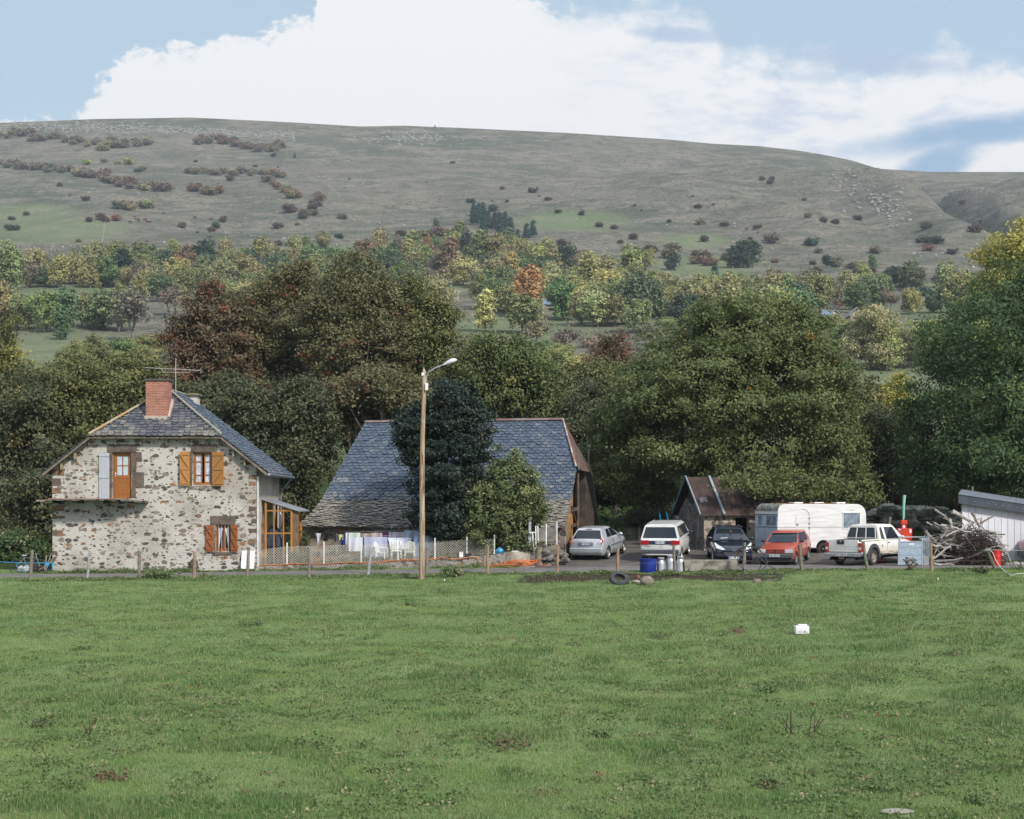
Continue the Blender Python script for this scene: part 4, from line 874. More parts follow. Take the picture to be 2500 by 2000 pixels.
# --- the ash at the right and the yellow tree behind it
b0 = G(2400, 76)
tree('ash_tree', 'large dark green ash tree hanging over the white metal shed', 'ash tree', b0,
     lob([(2460, 790, 150, 110), (2380, 870, 150, 90, -1), (2560, 900, 200, 130), (2300, 960, 120, 80, -1), (2440, 1000, 170, 100, -3), (2270, 1060, 95, 80, -1), (2370, 1120, 130, 80, -3), (2540, 1100, 170, 90, -3), (2280, 1170, 90, 55), (2450, 1170, 120, 50, -2), (2640, 1000, 140, 160)], 76, b0),
     1700, 85, .7, .23, L_ash, .5, flat=.75, seed=5, shell=.5, up=.25, aspect=.32, ntg=30, trunk_top=(.6, 0, 9), rough=3)
b0 = G(2520, 88)
tree('yellow_tree', 'bright yellow locust tree rising behind the dark ash at the right edge', 'tree', b0,
     lob([(2470, 620, 75, 45), (2440, 690, 60, 35), (2520, 600, 60, 70), (2530, 700, 90, 70), (2610, 640, 100, 100), (2412, 640, 25, 15), (2420, 700, 35, 18), (2500, 560, 25, 25)], 88, b0), 420, 60, .7, .21, L_yel, .3, flat=.5, seed=6, up=.4, ntg=24, limb=.4)
b0 = G(2190, 92)
tree('yellow_tree', 'small yellow tree showing left of the ash, above the green field', 'tree', b0, lob([(2185, 985, 38, 28), (2200, 940, 26, 24), (2170, 960, 20, 20)], 92, b0), 90, 60, .6, .2, L_yel, .15, seed=8)
# --- dark tree and lilac in front of the barn
b0 = G(1100, 65.3)
tree('dense_tree', 'tall dense blackish green tree in front of the barn roof', 'tree', b0,
     lob([(1095, 990, 72, 62), (1050, 1055, 78, 70), (1140, 1050, 60, 75), (1085, 1130, 92, 90), (1105, 1210, 82, 80), (1120, 1275, 78, 46), (1030, 1030, 45, 50), (1020, 1085, 50, 50), (1080, 1250, 70, 60)], 65.3, b0), 760, 90, .38, .15, L_beech, .17, flat=.5, seed=9, shell=.72, up=.5)
b0 = G(1225, 64.6)
tree('lilac_bush', 'tall glossy green bush behind the end of the lattice fence', 'bush', b0,
     lob([(1240, 1130, 34, 42), (1245, 1190, 72, 60), (1190, 1230, 62, 60), (1285, 1215, 38, 48), (1240, 1270, 72, 55), (1200, 1310, 66, 38), (1265, 1318, 52, 34), (1180, 1270, 50, 50), (1295, 1240, 36, 40)], 64.6, b0), 540, 90, .34, .13, L_lil, .12, flat=.7, seed=10, shell=.66, up=.35)
# --- the screen of trees behind the houses
SCR = [
 # name, label, base px, Y, lobes, clumps, per, mat, size
 ('left_a', 'dark olive tree at the left edge, beside the farmhouse', 40, 82, [(40, 1010, 110, 90), (-40, 1060, 110, 110), (110, 1080, 95, 90), (30, 1180, 120, 90), (90, 1270, 100, 90), (-20, 1290, 90, 80)], 520, 80, 'L_dark'),
 ('left_y', 'yellow-green tree with its top at the left edge of the photo', -10, 98, [(-10, 850, 55, 70), (20, 920, 60, 60), (60, 940, 40, 30), (-50, 950, 80, 80), (30, 1010, 80, 70)], 260, 70, 'L_ygr'),
 ('left_b', 'round dull green tree just left of the brick chimney', 240, 84, [(150, 940, 85, 60), (240, 960, 100, 75), (310, 940, 70, 60), (190, 1040, 120, 80), (300, 1050, 90, 80), (180, 1150, 100, 80)], 520, 80, 'L_olive'),
 ('left_c', 'dark underwood tree below, behind the left wall of the farmhouse', 130, 78, [(60, 1200, 80, 60), (120, 1290, 70, 60), (40, 1330, 90, 50)], 220, 80, 'L_dark'),
 ('mid_red', 'russet tree with reddish brown top above the farmhouse roof', 490, 92, [(470, 775, 36, 50), (515, 750, 34, 48), (430, 830, 36, 46), (560, 800, 50, 60), (480, 840, 70, 60), (540, 860, 80, 80), (470, 930, 90, 80), (400, 930, 60, 50), (560, 960, 90, 90)], 520, 70, 'L_red'),
 ('mid_a', 'tall tree with orange-red tips, left of the lamp post top', 690, 94, [(640, 728, 36, 45), (688, 700, 34, 50), (738, 690, 34, 46), (600, 765, 34, 40), (680, 790, 100, 70), (620, 830, 70, 60), (730, 860, 90, 70), (670, 950, 100, 80)], 620, 70, 'L_brown'),
 ('mid_b', 'tallest green-brown tree, behind the left half of the barn', 850, 90, [(838, 695, 32, 50), (884, 668, 34, 54), (925, 722, 34, 48), (795, 735, 34, 50), (830, 780, 80, 60), (900, 780, 70, 60), (850, 850, 110, 70), (940, 860, 80, 70), (870, 950, 120, 80), (820, 1030, 100, 60)], 760, 75, 'L_brown'),
 ('mid_c', 'broad olive tree behind the top of the lamp post', 1030, 92, [(972, 748, 34, 42), (1020, 722, 32, 42), (1066, 772, 34, 44), (1040, 800, 70, 50), (1000, 850, 100, 70), (1090, 880, 90, 70), (1050, 960, 120, 80)], 560, 75, 'L_olive'),
 ('mid_d', 'bushy green tree behind the barn ridge', 1240, 88, [(1240, 880, 70, 55), (1300, 930, 70, 60), (1220, 960, 90, 70), (1180, 900, 60, 60), (1320, 1010, 70, 60)], 460, 75, 'L_oliveg'),
 ('mid_e', 'dark tree filling the gap between farmhouse and barn', 730, 82, [(720, 1010, 100, 70), (650, 1080, 80, 80), (740, 1120, 90, 80), (700, 1220, 80, 80), (620, 1010, 80, 60), (760, 1010, 70, 60)], 560, 80, 'L_dark'),
 ('mid_f', 'dark tree behind the farmhouse ridge', 540, 84, [(520, 990, 90, 60), (590, 1000, 70, 60), (450, 1000, 70, 50), (560, 1080, 80, 60)], 340, 80, 'L_dark'),
 ('mid_g', 'brown-leaved tree above the left end of the barn', 960, 84, [(930, 960, 110, 60), (1010, 990, 90, 50), (860, 980, 80, 50)], 320, 80, 'L_brown'),
 ('gap_a', 'dark tree between the barn and the big oak', 1450, 86, [(1450, 1010, 75, 60), (1400, 1070, 60, 60), (1490, 1080, 70, 60), (1440, 1160, 90, 70), (1500, 1180, 70, 60)], 460, 80, 'L_dark'),
 ('gap_b', 'olive tree with a yellowish side between barn and oak', 1400, 94, [(1410, 950, 60, 50), (1370, 1000, 60, 50), (1440, 960, 50, 50), (1470, 930, 50, 40)], 280, 80, 'L_olive'),
 ('gap_c', 'dark foliage tree behind the left underside of the oak', 1570, 88, [(1560, 1120, 70, 60), (1600, 1180, 70, 60), (1540, 1190, 60, 50)], 300, 80, 'L_dark'),
 ('gap_brown', 'small dark brown-leaved tree poking up left of the oak', 1505, 100, [(1505, 850, 34, 30), (1490, 890, 45, 30), (1520, 900, 40, 40)], 130, 50, 'L_red'),
 ('right_a', 'dark tree between the oak and the ash', 2140, 86, [(2130, 1080, 70, 70), (2190, 1060, 60, 60), (2150, 1170, 80, 60), (2210, 1170, 60, 60), (2100, 1180, 60, 60)], 420, 80, 'L_dark'),
 ('right_b', 'mid green tree behind the right flank of the oak', 2080, 90, [(2070, 1000, 70, 60), (2110, 1090, 60, 60), (2040, 1080, 60, 60)], 260, 80, 'L_olive'),
]
L_oliveg = leafmat('green_leaf', (0.070, 0.098, 0.036), (0.180, 0.216, 0.082), (.26, .24, .08), .05, trans=.25)
for i, (nm, lb, bpx, Yt, lbs, nc, per, ml) in enumerate(SCR):
    b0 = G(bpx, Yt); tree('broadleaf_tree', lb, 'tree', b0, lob(lbs, Yt, b0), int(nc*1.35), int(per*.8), .68, .20, globals()[ml], .26, flat=.6, seed=30+i, shell=.5, ntg=44, tb=bark_p if 'mid' in nm else bark, limb=.5, rough=4)
# low shrubs that close the view under the crowns
for i, (px, Yt, wd, top, ml, lb) in enumerate([(30, 74, 60, 1300, L_ivy, 'bright green shrub by the bicycle at the left edge'), (690, 72, 36, 1330, L_ivy, 'leafy shrub between the glazed porch and the barn'), (1480, 79, 60, 1275, L_dark, 'dark shrub behind the silver car'),
      (1470, 77, 34, 1268, L_ivy, 'pale green shrub above the roof of the silver car'), (1580, 80, 60, 1240, L_dark, 'dark shrub between the silver car and the white minivan'), (1640, 79, 50, 1250, L_dark, 'dark shrub behind the blue handles'),
      (1930, 80, 80, 1200, L_dark, 'dark shrub behind the caravan roof'), (2060, 81, 70, 1210, L_dark, 'dark shrub behind the right end of the caravan'), (2300, 84, 90, 1190, L_dark, 'dark shrub above the dry-stone wall'), (2200, 85, 90, 1180, L_dark, 'dark shrub behind the green pole'),
      (2440, 82, 90, 1190, L_dark, 'dark shrub behind the metal shed'), (-60, 76, 90, 1250, L_dark, 'dark shrub at the left edge behind the bicycle'), (1380, 82, 60, 1180, L_dark, 'dark shrub behind the barn gable')]):
    b0 = G(px, Yt); z = b0.z; tz_ = P(px, top, Yt).z-z; tree('shrub', lb, 'shrub', b0, [(0, 0, tz_*.45, wd*Yt/F, 1.3, tz_*.55), (wd*Yt/F*.6, .3, tz_*.35, wd*Yt/F*.6, 1, tz_*.4)], 150, 70, .5, .16, ml, .05, seed=70+i, ntg=4)

# ---------------------------------------------------------------- wood on the far slope
def far_variant(seed, kind):
    rg = np.random.default_rng(seed); rr = random.Random(seed)
    t = thing('hillside_tree', 'x', 'tree')
    if kind == 'round':
        lobes = [(rr.uniform(-1.4, 1.4), rr.uniform(-1.4, 1.4), rr.uniform(2.4, 6.8), rr.uniform(1.5, 2.6), rr.uniform(1.5, 2.6), rr.uniform(1.3, 2.2)) for _ in range(9)]+[(0, 0, 4.2, 2.6, 2.6, 3.2)]
        C, cl, out, cc = crown_pts(lobes, 190, 26, .75, .7, rg, .6); sz = .42; th = .22
    elif kind == 'fine':
        lobes = [(rr.uniform(-1.6, 1.6), rr.uniform(-1.6, 1.6), rr.uniform(2.0, 7.0), rr.uniform(1.2, 2.2), rr.uniform(1.2, 2.2), rr.uniform(1.0, 1.9)) for _ in range(14)]
        C, cl, out, cc = crown_pts(lobes, 330, 46, .62, .7, rg, .6); sz = .24; th = .22
    elif kind == 'tall':
        lobes = [(rr.uniform(-.7, .7), rr.uniform(-.7, .7), 2.4+i*1.0, 2.2-.05*i-(i>4)*.3, 2.2-.05*i-(i>4)*.3, 1.6) for i in range(7)]
        C, cl, out, cc = crown_pts(lobes, 150, 22, .85, .7, rg, .6); sz = .5; th = .18
    elif kind == 'thin':
        lobes = [(rr.uniform(-1.6, 1.6), rr.uniform(-1.6, 1.6), rr.uniform(3.5, 7), 1.6, 1.6, 1.4) for _ in range(7)]
        C, cl, out, cc = crown_pts(lobes, 110, 12, .9, .6, rg, .55); sz = .42; th = .16
    elif kind == 'pine':
        lobes = [(0, 0, 1.8+i*1.05, max(.35, 2.1-.24*i), max(.35, 2.1-.24*i), .9) for i in range(8)]
        C, cl, out, cc = crown_pts(lobes, 150, 18, .7, .5, rg, .6); sz = .45; th = .18
    else:
        lobes = [(rr.uniform(-1.0, 1.0), rr.uniform(-.6, .6), rr.uniform(.7, 1.3), rr.uniform(.8, 1.2), .9, .8) for _ in range(5)]
        C, cl, out, cc = crown_pts(lobes, 70, 16, .55, .7, rg, .5); sz = .36; th = .06
    me = leafmesh('crown', C, sz, rg, L_far, cl, .6, out, .75); link('crown', me, t)
    s = trunk_mb((0, 0, -1), (0, 0, 6.0 if kind != 'bush' else .9), th, [cc[i] for i in range(5)], n=5); s.build('trunk', bark_p, t, fix=False)
    return t
L_far = leafmat('far_leaf', (1, 1, 1), (1, 1, 1), objcol=True, trans=.2, gloss=.15)
VAR = {k: [far_variant(200+i*13+j, k) for j in range(n)] for i, (k, n) in enumerate((('round', 4), ('tall', 2), ('thin', 2), ('pine', 1), ('bush', 3), ('fine', 2)))}
COL = {'yellow': [(.30, .285, .13), (.33, .31, .155), (.27, .265, .13)], 'pale yellow': [(.42, .37, .19), (.38, .35, .2)], 'olive green': [(.20, .215, .105), (.23, .235, .12), (.175, .195, .095), (.26, .26, .135)], 'green': [(.125, .175, .09), (.14, .185, .095), (.11, .155, .085)],
       'dark green': [(.055, .085, .06), (.05, .075, .055)], 'orange': [(.33, .20, .095), (.36, .21, .09)], 'rust red': [(.20, .135, .10), (.19, .125, .095)], 'grey-brown': [(.19, .165, .125), (.17, .15, .12)], 'blue-green': [(.045, .08, .075)], 'dark purple': [(.11, .075, .07), (.10, .08, .07)]}
FAR = []      # (px, py, kind, colour, scale)
fr = random.Random(12)
def ptop(px): return float(np.interp(px, [-200, 0, 100, 230, 330, 430, 560, 700, 850, 950, 1060, 1130, 1250, 1330, 1400, 1480, 1600, 1700, 1830, 1960, 2100, 2250, 2450, 2700], [665, 672, 680, 655, 640, 640, 640, 650, 655, 630, 608, 600, 612, 625, 655, 705, 722, 735, 735, 740, 745, 755, 740, 740]))
def pbot(px): return float(np.interp(px, [-200, 0, 250, 330, 400, 560, 700, 1000, 1130, 1300, 1500, 1700, 1900, 2100, 2250, 2400, 2700], [708, 708, 706, 715, 745, 760, 780, 800, 745, 790, 800, 830, 830, 770, 770, 760, 760]))
pts = []
def ok(px, py, d): return all(((px-a)/1.0)**2+((py-b_)*2.0)**2 > d*d for a, b_ in pts)
tries = 0
KEEP = [(1110, 735, 50, 34), (1332, 785, 40, 45), (985, 750, 80, 36), (450, 755, 40, 32), (2015, 812, 66, 46), (2095, 815, 42, 44), (2158, 808, 36, 36), (1550, 812, 150, 12), (1150, 790, 40, 18)]
while tries < 30000 and len(pts) < 290:
    tries += 1; px = fr.uniform(-90, 2560); t0, t1 = ptop(px)+12, pbot(px); py = fr.uniform(t0, t1)
    if any(abs(px-a) < c and abs(py-b_) < d for a, b_, c, d in KEEP): continue
    dd = 31 if py < t0+30 else 35
    if ok(px, py, dd): pts.append((px, py))
for px, py in pts:
    u = fr.random(); z = vn(px, py, 130, 77)
    if 820 < px < 1180 and 640 < py < 700 and u < .16: c = 'rust red'
    elif 330 < px < 520 and py < 700 and u < .22: c = 'rust red'
    elif px > 1850 and u < .0: c = 'orange'
    else: c = 'yellow' if u < .10+.16*z else 'olive green' if u < .62 else 'green' if u < .80 else 'dark green' if u < .86 else 'grey-brown' if u < .93 else 'pale yellow' if u < .985 else 'orange'
    k = 'thin' if c == 'grey-brown' else ('tall' if fr.random() < .22 else 'round')
    FAR.append((px, py, k, c, fr.uniform(.78, 1.25)))
HAND = [(62, 806, 'round', 'olive green', .9), (110, 812, 'round', 'olive green', 1), (160, 815, 'tall', 'green', .85), (215, 800, 'round', 'olive green', 1.0), (250, 805, 'round', 'green', 1), (290, 812, 'round', 'olive green', 1.15), (325, 835, 'thin', 'grey-brown', 1.3), (300, 780, 'round', 'olive green', .9),
        (410, 772, 'thin', 'grey-brown', .9), (150, 832, 'tall', 'green', .7), (70, 702, 'tall', 'yellow', .55), (0, 800, 'round', 'yellow', 1.2), (25, 790, 'tall', 'olive green', .8), (345, 730, 'round', 'yellow', .95), (375, 722, 'round', 'yellow', .9), (440, 748, 'round', 'olive green', .8), (500, 735, 'round', 'green', .9), (545, 742, 'round', 'olive green', .9),
        (200, 930, 'round', 'olive green', .8), (240, 925, 'round', 'olive green', .9), (280, 915, 'round', 'green', .85), (310, 900, 'round', 'yellow', .6), (345, 895, 'round', 'olive green', .7), (385, 880, 'round', 'yellow', .55), (170, 950, 'round', 'olive green', .7),
        (1185, 812, 'tall', 'pale yellow', .75), (1275, 815, 'round', 'olive green', 1.15), (1460, 800, 'round', 'pale yellow', .95), (1420, 795, 'round', 'olive green', .8), (1500, 798, 'round', 'olive green', .9), (1310, 870, 'thin', 'grey-brown', .9), (1380, 880, 'thin', 'grey-brown', .9), (1460, 905, 'thin', 'grey-brown', .8), (1440, 850, 'bush', 'grey-brown', 1.3), (1340, 905, 'round', 'green', .7), (1370, 935, 'tall', 'yellow', .7), (1400, 960, 'round', 'pale yellow', .7), (1430, 930, 'round', 'yellow', .6), (1300, 930, 'round', 'olive green', .7), (1250, 900, 'thin', 'grey-brown', .8),
        (1560, 815, 'round', 'olive green', .9), (1590, 860, 'thin', 'grey-brown', .9), (1620, 850, 'round', 'olive green', .8), (2120, 905, 'tall', 'yellow', 1.25), (2080, 900, 'round', 'olive green', 1), (2160, 905, 'round', 'yellow', 1.05), (2200, 900, 'round', 'olive green', 1), (2245, 895, 'round', 'yellow', .95), (2040, 890, 'round', 'olive green', 1), (2290, 890, 'round', 'olive green', 1), (2000, 870, 'round', 'olive green', .9), (2330, 860, 'round', 'olive green', .9),
        (1810, 655, 'round', 'dark green', 1.35), (1835, 650, 'round', 'dark green', 1.2), (1645, 662, 'round', 'dark green', .75), (1560, 650, 'round', 'green', .8), (1580, 655, 'round', 'yellow', .75), (1745, 712, 'pine', 'blue-green', .9), (2020, 655, 'round', 'dark green', .5), (2180, 700, 'round', 'dark green', .8), (2215, 705, 'round', 'green', .95), (2240, 712, 'round', 'green', .85), (2290, 690, 'bush', 'dark purple', 1.5), (1975, 745, 'round', 'orange', .6), (1920, 745, 'round', 'orange', .85), (2050, 752, 'round', 'orange', .45), (2075, 748, 'round', 'orange', .4), (2110, 690, 'round', 'yellow', .7), (2150, 710, 'round', 'yellow', .6),
        (1065, 560, 'tall', 'green', .55), (745, 610, 'round', 'olive green', .7), (790, 612, 'round', 'olive green', .9), (710, 605, 'bush', 'dark purple', 1.5), (680, 600, 'bush', 'dark purple', 1.3), (2130, 660, 'tall', 'green', .5)]
for i in range(26):
    t = fr.random(); HAND.append((1150+t*140+fr.uniform(-32, 30), 545+t*62+fr.uniform(-26, 16), 'pine', 'blue-green', fr.uniform(.8, 1.05)))
HAND += [(1160, 515, 'bush', 'blue-green', 1.8), (1200, 520, 'bush', 'blue-green', 2.2), (1150, 498, 'bush', 'blue-green', 1.7), (1240, 495, 'bush', 'dark green', 1.0), (720, 388, 'pine', 'blue-green', .55), (668, 383, 'bush', 'blue-green', 1.7), (478, 396, 'bush', 'blue-green', 1.1), (115, 412, 'bush', 'blue-green', 2.2), (1062, 308, 'pine', 'dark green', .35)]
FAR += HAND
FAR = [(a, b_, 'fine' if b_ > 845 and k in ('round', 'tall') else k, c, s_*(.85 if b_ > 845 else 1)) for a, b_, k, c, s_ in FAR]
# scrub: bands and single bushes
BUSH = []
def band(pa, n, sc, cols, jx=10, jy=6):
    for i in range(n):
        t = i/(n-1); px = float(np.interp(t, np.linspace(0, 1, len(pa)), [p[0] for p in pa])); py = float(np.interp(t, np.linspace(0, 1, len(pa)), [p[1] for p in pa]))
        BUSH.append((px+fr.uniform(-jx, jx), py+fr.uniform(-jy, jy), 'bush', fr.choice(cols), sc*fr.uniform(.75, 1.25)))
bc = ['grey-brown', 'grey-brown', 'grey-brown', 'olive green', 'rust red', 'grey-brown']
band([(-20, 325), (120, 345), (250, 362), (370, 352)], 40, 2.8, bc, 12, 11); band([(480, 345), (560, 352), (640, 372), (680, 362)], 27, 2.8, bc, 12, 9)
band([(-20, 405), (120, 418), (240, 435), (300, 458), (400, 468)], 40, 2.7, bc, 10, 5); band([(220, 402), (300, 408), (350, 425)], 6, 2.4, ['olive green', 'yellow', 'dark green'], 8, 6)
band([(470, 430), (560, 428), (640, 425), (690, 440)], 18, 2.4, bc, 8, 5); band([(660, 450), (700, 475), (730, 490)], 9, 2.6, ['grey-brown', 'yellow', 'rust red'], 8, 6)
band([(300, 510), (365, 512)], 6, 2.8, ['olive green', 'grey-brown']); band([(470, 472), (525, 476)], 5, 2.6, ['rust red', 'grey-brown', 'olive green'])
band([(225, 538), (275, 540)], 4, 1.9, ['dark purple', 'rust red']); band([(710, 525), (760, 530), (780, 500)], 8, 2.2, ['dark purple', 'rust red', 'olive green']); band([(1030, 580), (1115, 585)], 7, 2.4, ['dark purple', 'rust red'])
band([(1600, 610), (1700, 640), (1760, 650), (1900, 590)], 16, 2.0, ['dark purple', 'grey-brown', 'rust red'], 25, 14); band([(2240, 720), (2330, 700), (2300, 600), (2250, 590)], 8, 2.0, ['dark purple', 'dark green'], 18, 8); band([(1960, 690), (2060, 640), (2130, 680)], 9, 1.8, ['dark purple', 'grey-brown'], 18, 8)
for i in range(64):
    px = fr.uniform(0, 2400); py = fr.uniform(400 if px < 1400 else 480, 600+ (60 if px > 1350 else 0)); BUSH.append((px, py, 'bush', fr.choice(['dark purple', 'dark purple', 'grey-brown', 'dark green', 'rust red']), fr.choice((.5, .7, 1.0, 1.4, 2.0))))
for px, py in [(62, 528), (30, 540), (18, 560), (210, 495), (515, 568), (545, 545), (445, 560), (1340, 497), (1420, 527), (1460, 555), (1500, 560), (1545, 590), (1370, 600), (1860, 445), (1885, 440), (1880, 452), (2010, 548), (2040, 550), (2095, 545), (1770, 560), (1705, 520), (2350, 510)]: BUSH.append((px, py, 'bush', 'dark purple', 1.6))
SMALL = {(720, 388), (1062, 308), (70, 702), (150, 832)}
WHERE = [(130, 'at the left edge'), (300, 'above the farmhouse left eave'), (440, 'above the brick chimney'), (640, 'above the farmhouse right eave'), (860, "above the barn's left end"), (1000, 'left of the lamp'), (1130, 'above the street lamp'), (1300, "above the barn's right half"), (1450, 'above the silver car'), (1620, 'above the white minivan'),
         (1760, "above the oak's left side"), (1900, 'above the oak top'), (2050, 'above the caravan'), (2180, 'above the pickup'), (2320, 'above the green pole'), (9999, 'by the yellow tree')]
def where(px): return next(w_ for lim, w_ in WHERE if px < lim)
def size_w(k, s): return ('small' if s < .7 else 'large' if s > 1.1 else 'mid-sized') if k != 'bush' else ('low' if s < 1.2 else 'spreading' if s > 2.3 else 'rounded')
rowname = lambda py: 'high up the slope' if py < 480 else 'half-way down the slope' if py < 600 else 'at the wood top' if py < 690 else 'in mid wood' if py < 770 else 'at the wood foot'
ORD = ['leftmost', 'second from left', 'third from left', 'fourth from left', 'fifth from left', 'sixth from left', 'seventh from left', 'eighth from left']
items = sorted(FAR+BUSH, key=lambda a: a[0]); cnt = {}
def lab(it): 
    px, py, k, c, s_ = it; noun = {'round': 'broadleaf tree', 'fine': 'leafy tree', 'tall': 'narrow tree', 'thin': 'sparse bare tree', 'pine': 'pine', 'bush': 'bush'}[k]
    return (c, noun, rowname(py), where(px))
for it in items: cnt.setdefault(lab(it), []).append(it)
used = {k: set() for k in VAR}
for key, its in cnt.items():
    for n_, it in enumerate(its):
        px, py, k, c, s_ = it; g_ = ground_at(px, py)
        v = fr.randrange(len(VAR[k])); src = VAR[k][v]; col = fr.choice(COL[c]); j = [fr.uniform(.88, 1.12) for _ in range(3)]
        noun = key[1]; lb = f'{c} {noun} {key[2]}, {key[3]}'
        if 1 < len(its) < 9: lb = f'{ORD[n_] if n_ < len(its)-1 or n_ == 0 else "rightmost"} {c} {noun} {key[2]}, {key[3]}'
        elif len(its) > 8: lb = f'{c} {noun} {key[2]}, {key[3]}, in a clump'
        q_ = s_*(1.0 if k == 'bush' or (px, py) in SMALL else 1.15 if k == 'pine' else 1.44); sc = (q_*fr.uniform(.95, 1.2), q_*fr.uniform(.95, 1.2), q_*fr.uniform(.85, 1.1)); grp = 'bushes on the hillside' if k == 'bush' else 'trees of the far wood'
        if len(its) > 8: grp = f'{c} {noun} clump {key[2]} {key[3]}'
        loc = (g_.x, g_.y, g_.z-.15)
        if v not in used[k]: used[k].add(v); o = src; o.location = loc; o.rotation_euler = (0, 0, fr.uniform(0, 6)); o.scale = sc; o['label'] = lb; o['group'] = grp; [setattr(ch, 'color', (*[a*b_ for a, b_ in zip(col, j)], 1)) for ch in o.children]
        else: o = copy_tree(src, loc, (0, 0, fr.uniform(0, 6)), sc, lb, grp, tuple(a*b_ for a, b_ in zip(col, j)))
        if k == 'bush': o['category'] = 'bush'; o.name = 'hillside_bush'
# ================================================================ VEHICLES
tyre_m = mat('tyre_rubber', (.022, .022, .024), (.045, .042, .04), scale=4, rough=.85)
blk = mat('black_plastic', (.03, .031, .035), (.045, .046, .05), scale=3, rough=.6)
chrome = mat('worn_chrome', (.55, .56, .58), (.32, .34, .38), scale=3, rough=.25, metal=.8)
car_glass = glass('car_glass', (.012, .018, .026), .03)
redl = mat('red_lens', (.45, .02, .02), (.30, .012, .015), scale=6, rough=.15, spec=.7)
clearl = mat('clear_lens', (.62, .64, .66), (.42, .45, .48), scale=9, rough=.12, spec=.8)
plate_m = mat('number_plate', (.72, .73, .74), rough=.4); txt_m = mat('plate_black', (.02, .02, .025), rough=.5); blue_m = mat('plate_blue', (.03, .10, .38), rough=.5)
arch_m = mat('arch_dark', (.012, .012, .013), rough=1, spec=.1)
def paint(name, c, c2=None, metal=0, rough=.3, scale=1.5): return mat(name, c, c2, scale=scale, rough=rough, metal=metal, spec=.5, coat=.6 if rough < .4 else .2)
def loft(stations, bottoms=.9, crown=.03):
    """(x, zbot, ztop, halfwidth): rounded lower body"""
    V, n = [], None
    for x, zb, zt_, hw in stations:
        h = zt_-zb; half = [(hw*.86, zb), (hw*.96, zb+.10*h), (hw, zb+.32*h), (hw, zb+.62*h), (hw*.985, zb+.80*h), (hw*.95, zt_-.05*h), (hw*.88, zt_), (hw*.45, zt_+crown*.8)]
        ring = half+[(0, zt_+crown)]+[(-a, b) for a, b in reversed(half)]+[(0, zb)]
        n = len(ring); V += [(x, a, b) for a, b in ring]
    m = len(stations); Fc = [(i*n+k, i*n+(k+1) % n, (i+1)*n+(k+1) % n, (i+1)*n+k) for i in range(m-1) for k in range(n)]
    Fc += [tuple(range(n)), tuple(range((m-1)*n+n-1, (m-1)*n-1, -1))]; return V, Fc
def evalmesh(o):
    dg = bpy.context.evaluated_depsgraph_get(); dg.update(); return bpy.data.meshes.new_from_object(o.evaluated_get(dg))
def wheel(parent, x, y, r, wd, m_rim, spokes=5, side=1, hubc=None):
    s = MB(); s.lathe([(r*.62, -wd/2), (r*.93, -wd/2), (r, -wd*.36), (r, wd*.36), (r*.93, wd/2), (r*.62, wd/2), (r*.60, wd*.2), (r*.60, -wd*.2), (r*.62, -wd/2)], 26, (x, y, r), 'y')
    w_ = s.build('wheel', tyre_m, parent, smooth=35)
    s = MB(); yo = y+side*wd*.36; s.lathe([(r*.64, side*.05), (r*.62, side*.06), (r*.55, side*.02), (r*.54, -side*.10)], 24, (x, yo-side*.03, r), 'y'); s.lathe([(0, side*.03), (r*.16, side*.03), (r*.2, 0), (0, 0)], 12, (x, yo-side*.01, r), 'y')
    for k in range(spokes):
        a = 2*math.pi*k/spokes+.3; s.bar((x, yo, r), (x+math.cos(a)*r*.58, yo-side*.02, r+math.sin(a)*r*.58), r*.20, .03, up=(0, 1, 0))
    s.lathe([(0, 0), (r*.56, 0)], 20, (x, yo-side*.09, r), 'y')
    s.build('rim', m_rim, w_, smooth=35); return w_
def quad_panel(pts, off=.008, th=.01):
    pts = [Vector(p) for p in pts]; n = (pts[1]-pts[0]).cross(pts[2]-pts[0]).normalized(); return pts, n
def plate(parent, x, y, z, nx, text, w_=.5, h=.11, eu=True, tilt=0):
    """number plate facing +x or -x"""
    s = MB(); s.box(x, x+nx*.012, y-w_/2, y+w_/2, z-h/2, z+h/2); p = s.build('number_plate', plate_m, parent)
    xs = x+nx*.0145
    if eu:
        for e in (-1, 1): MB().box(xs-nx*.001, xs, y+e*w_/2-e*.045, y+e*w_/2-e*.001, z-h/2+.002, z+h/2-.002).build('plate_band', blue_m, p)
    cu = bpy.data.curves.new('plate_text', 'FONT'); cu.body = text; cu.size = h*.95; cu.align_x = 'CENTER'; cu.align_y = 'CENTER'; cu.extrude = .001; cu.space_character = 1.02; cu.materials.append(txt_m)
    tmp = bpy.data.objects.new('tmp', cu); scene.collection.objects.link(tmp); tm = evalmesh(tmp); tm.name = 'plate_text'; bpy.data.objects.remove(tmp)
    o = link('plate_text', tm, p); o.location = (x+nx*.0155, y, z); o.rotation_euler = (R(90), 0, R(90) if nx > 0 else R(-90)); return p
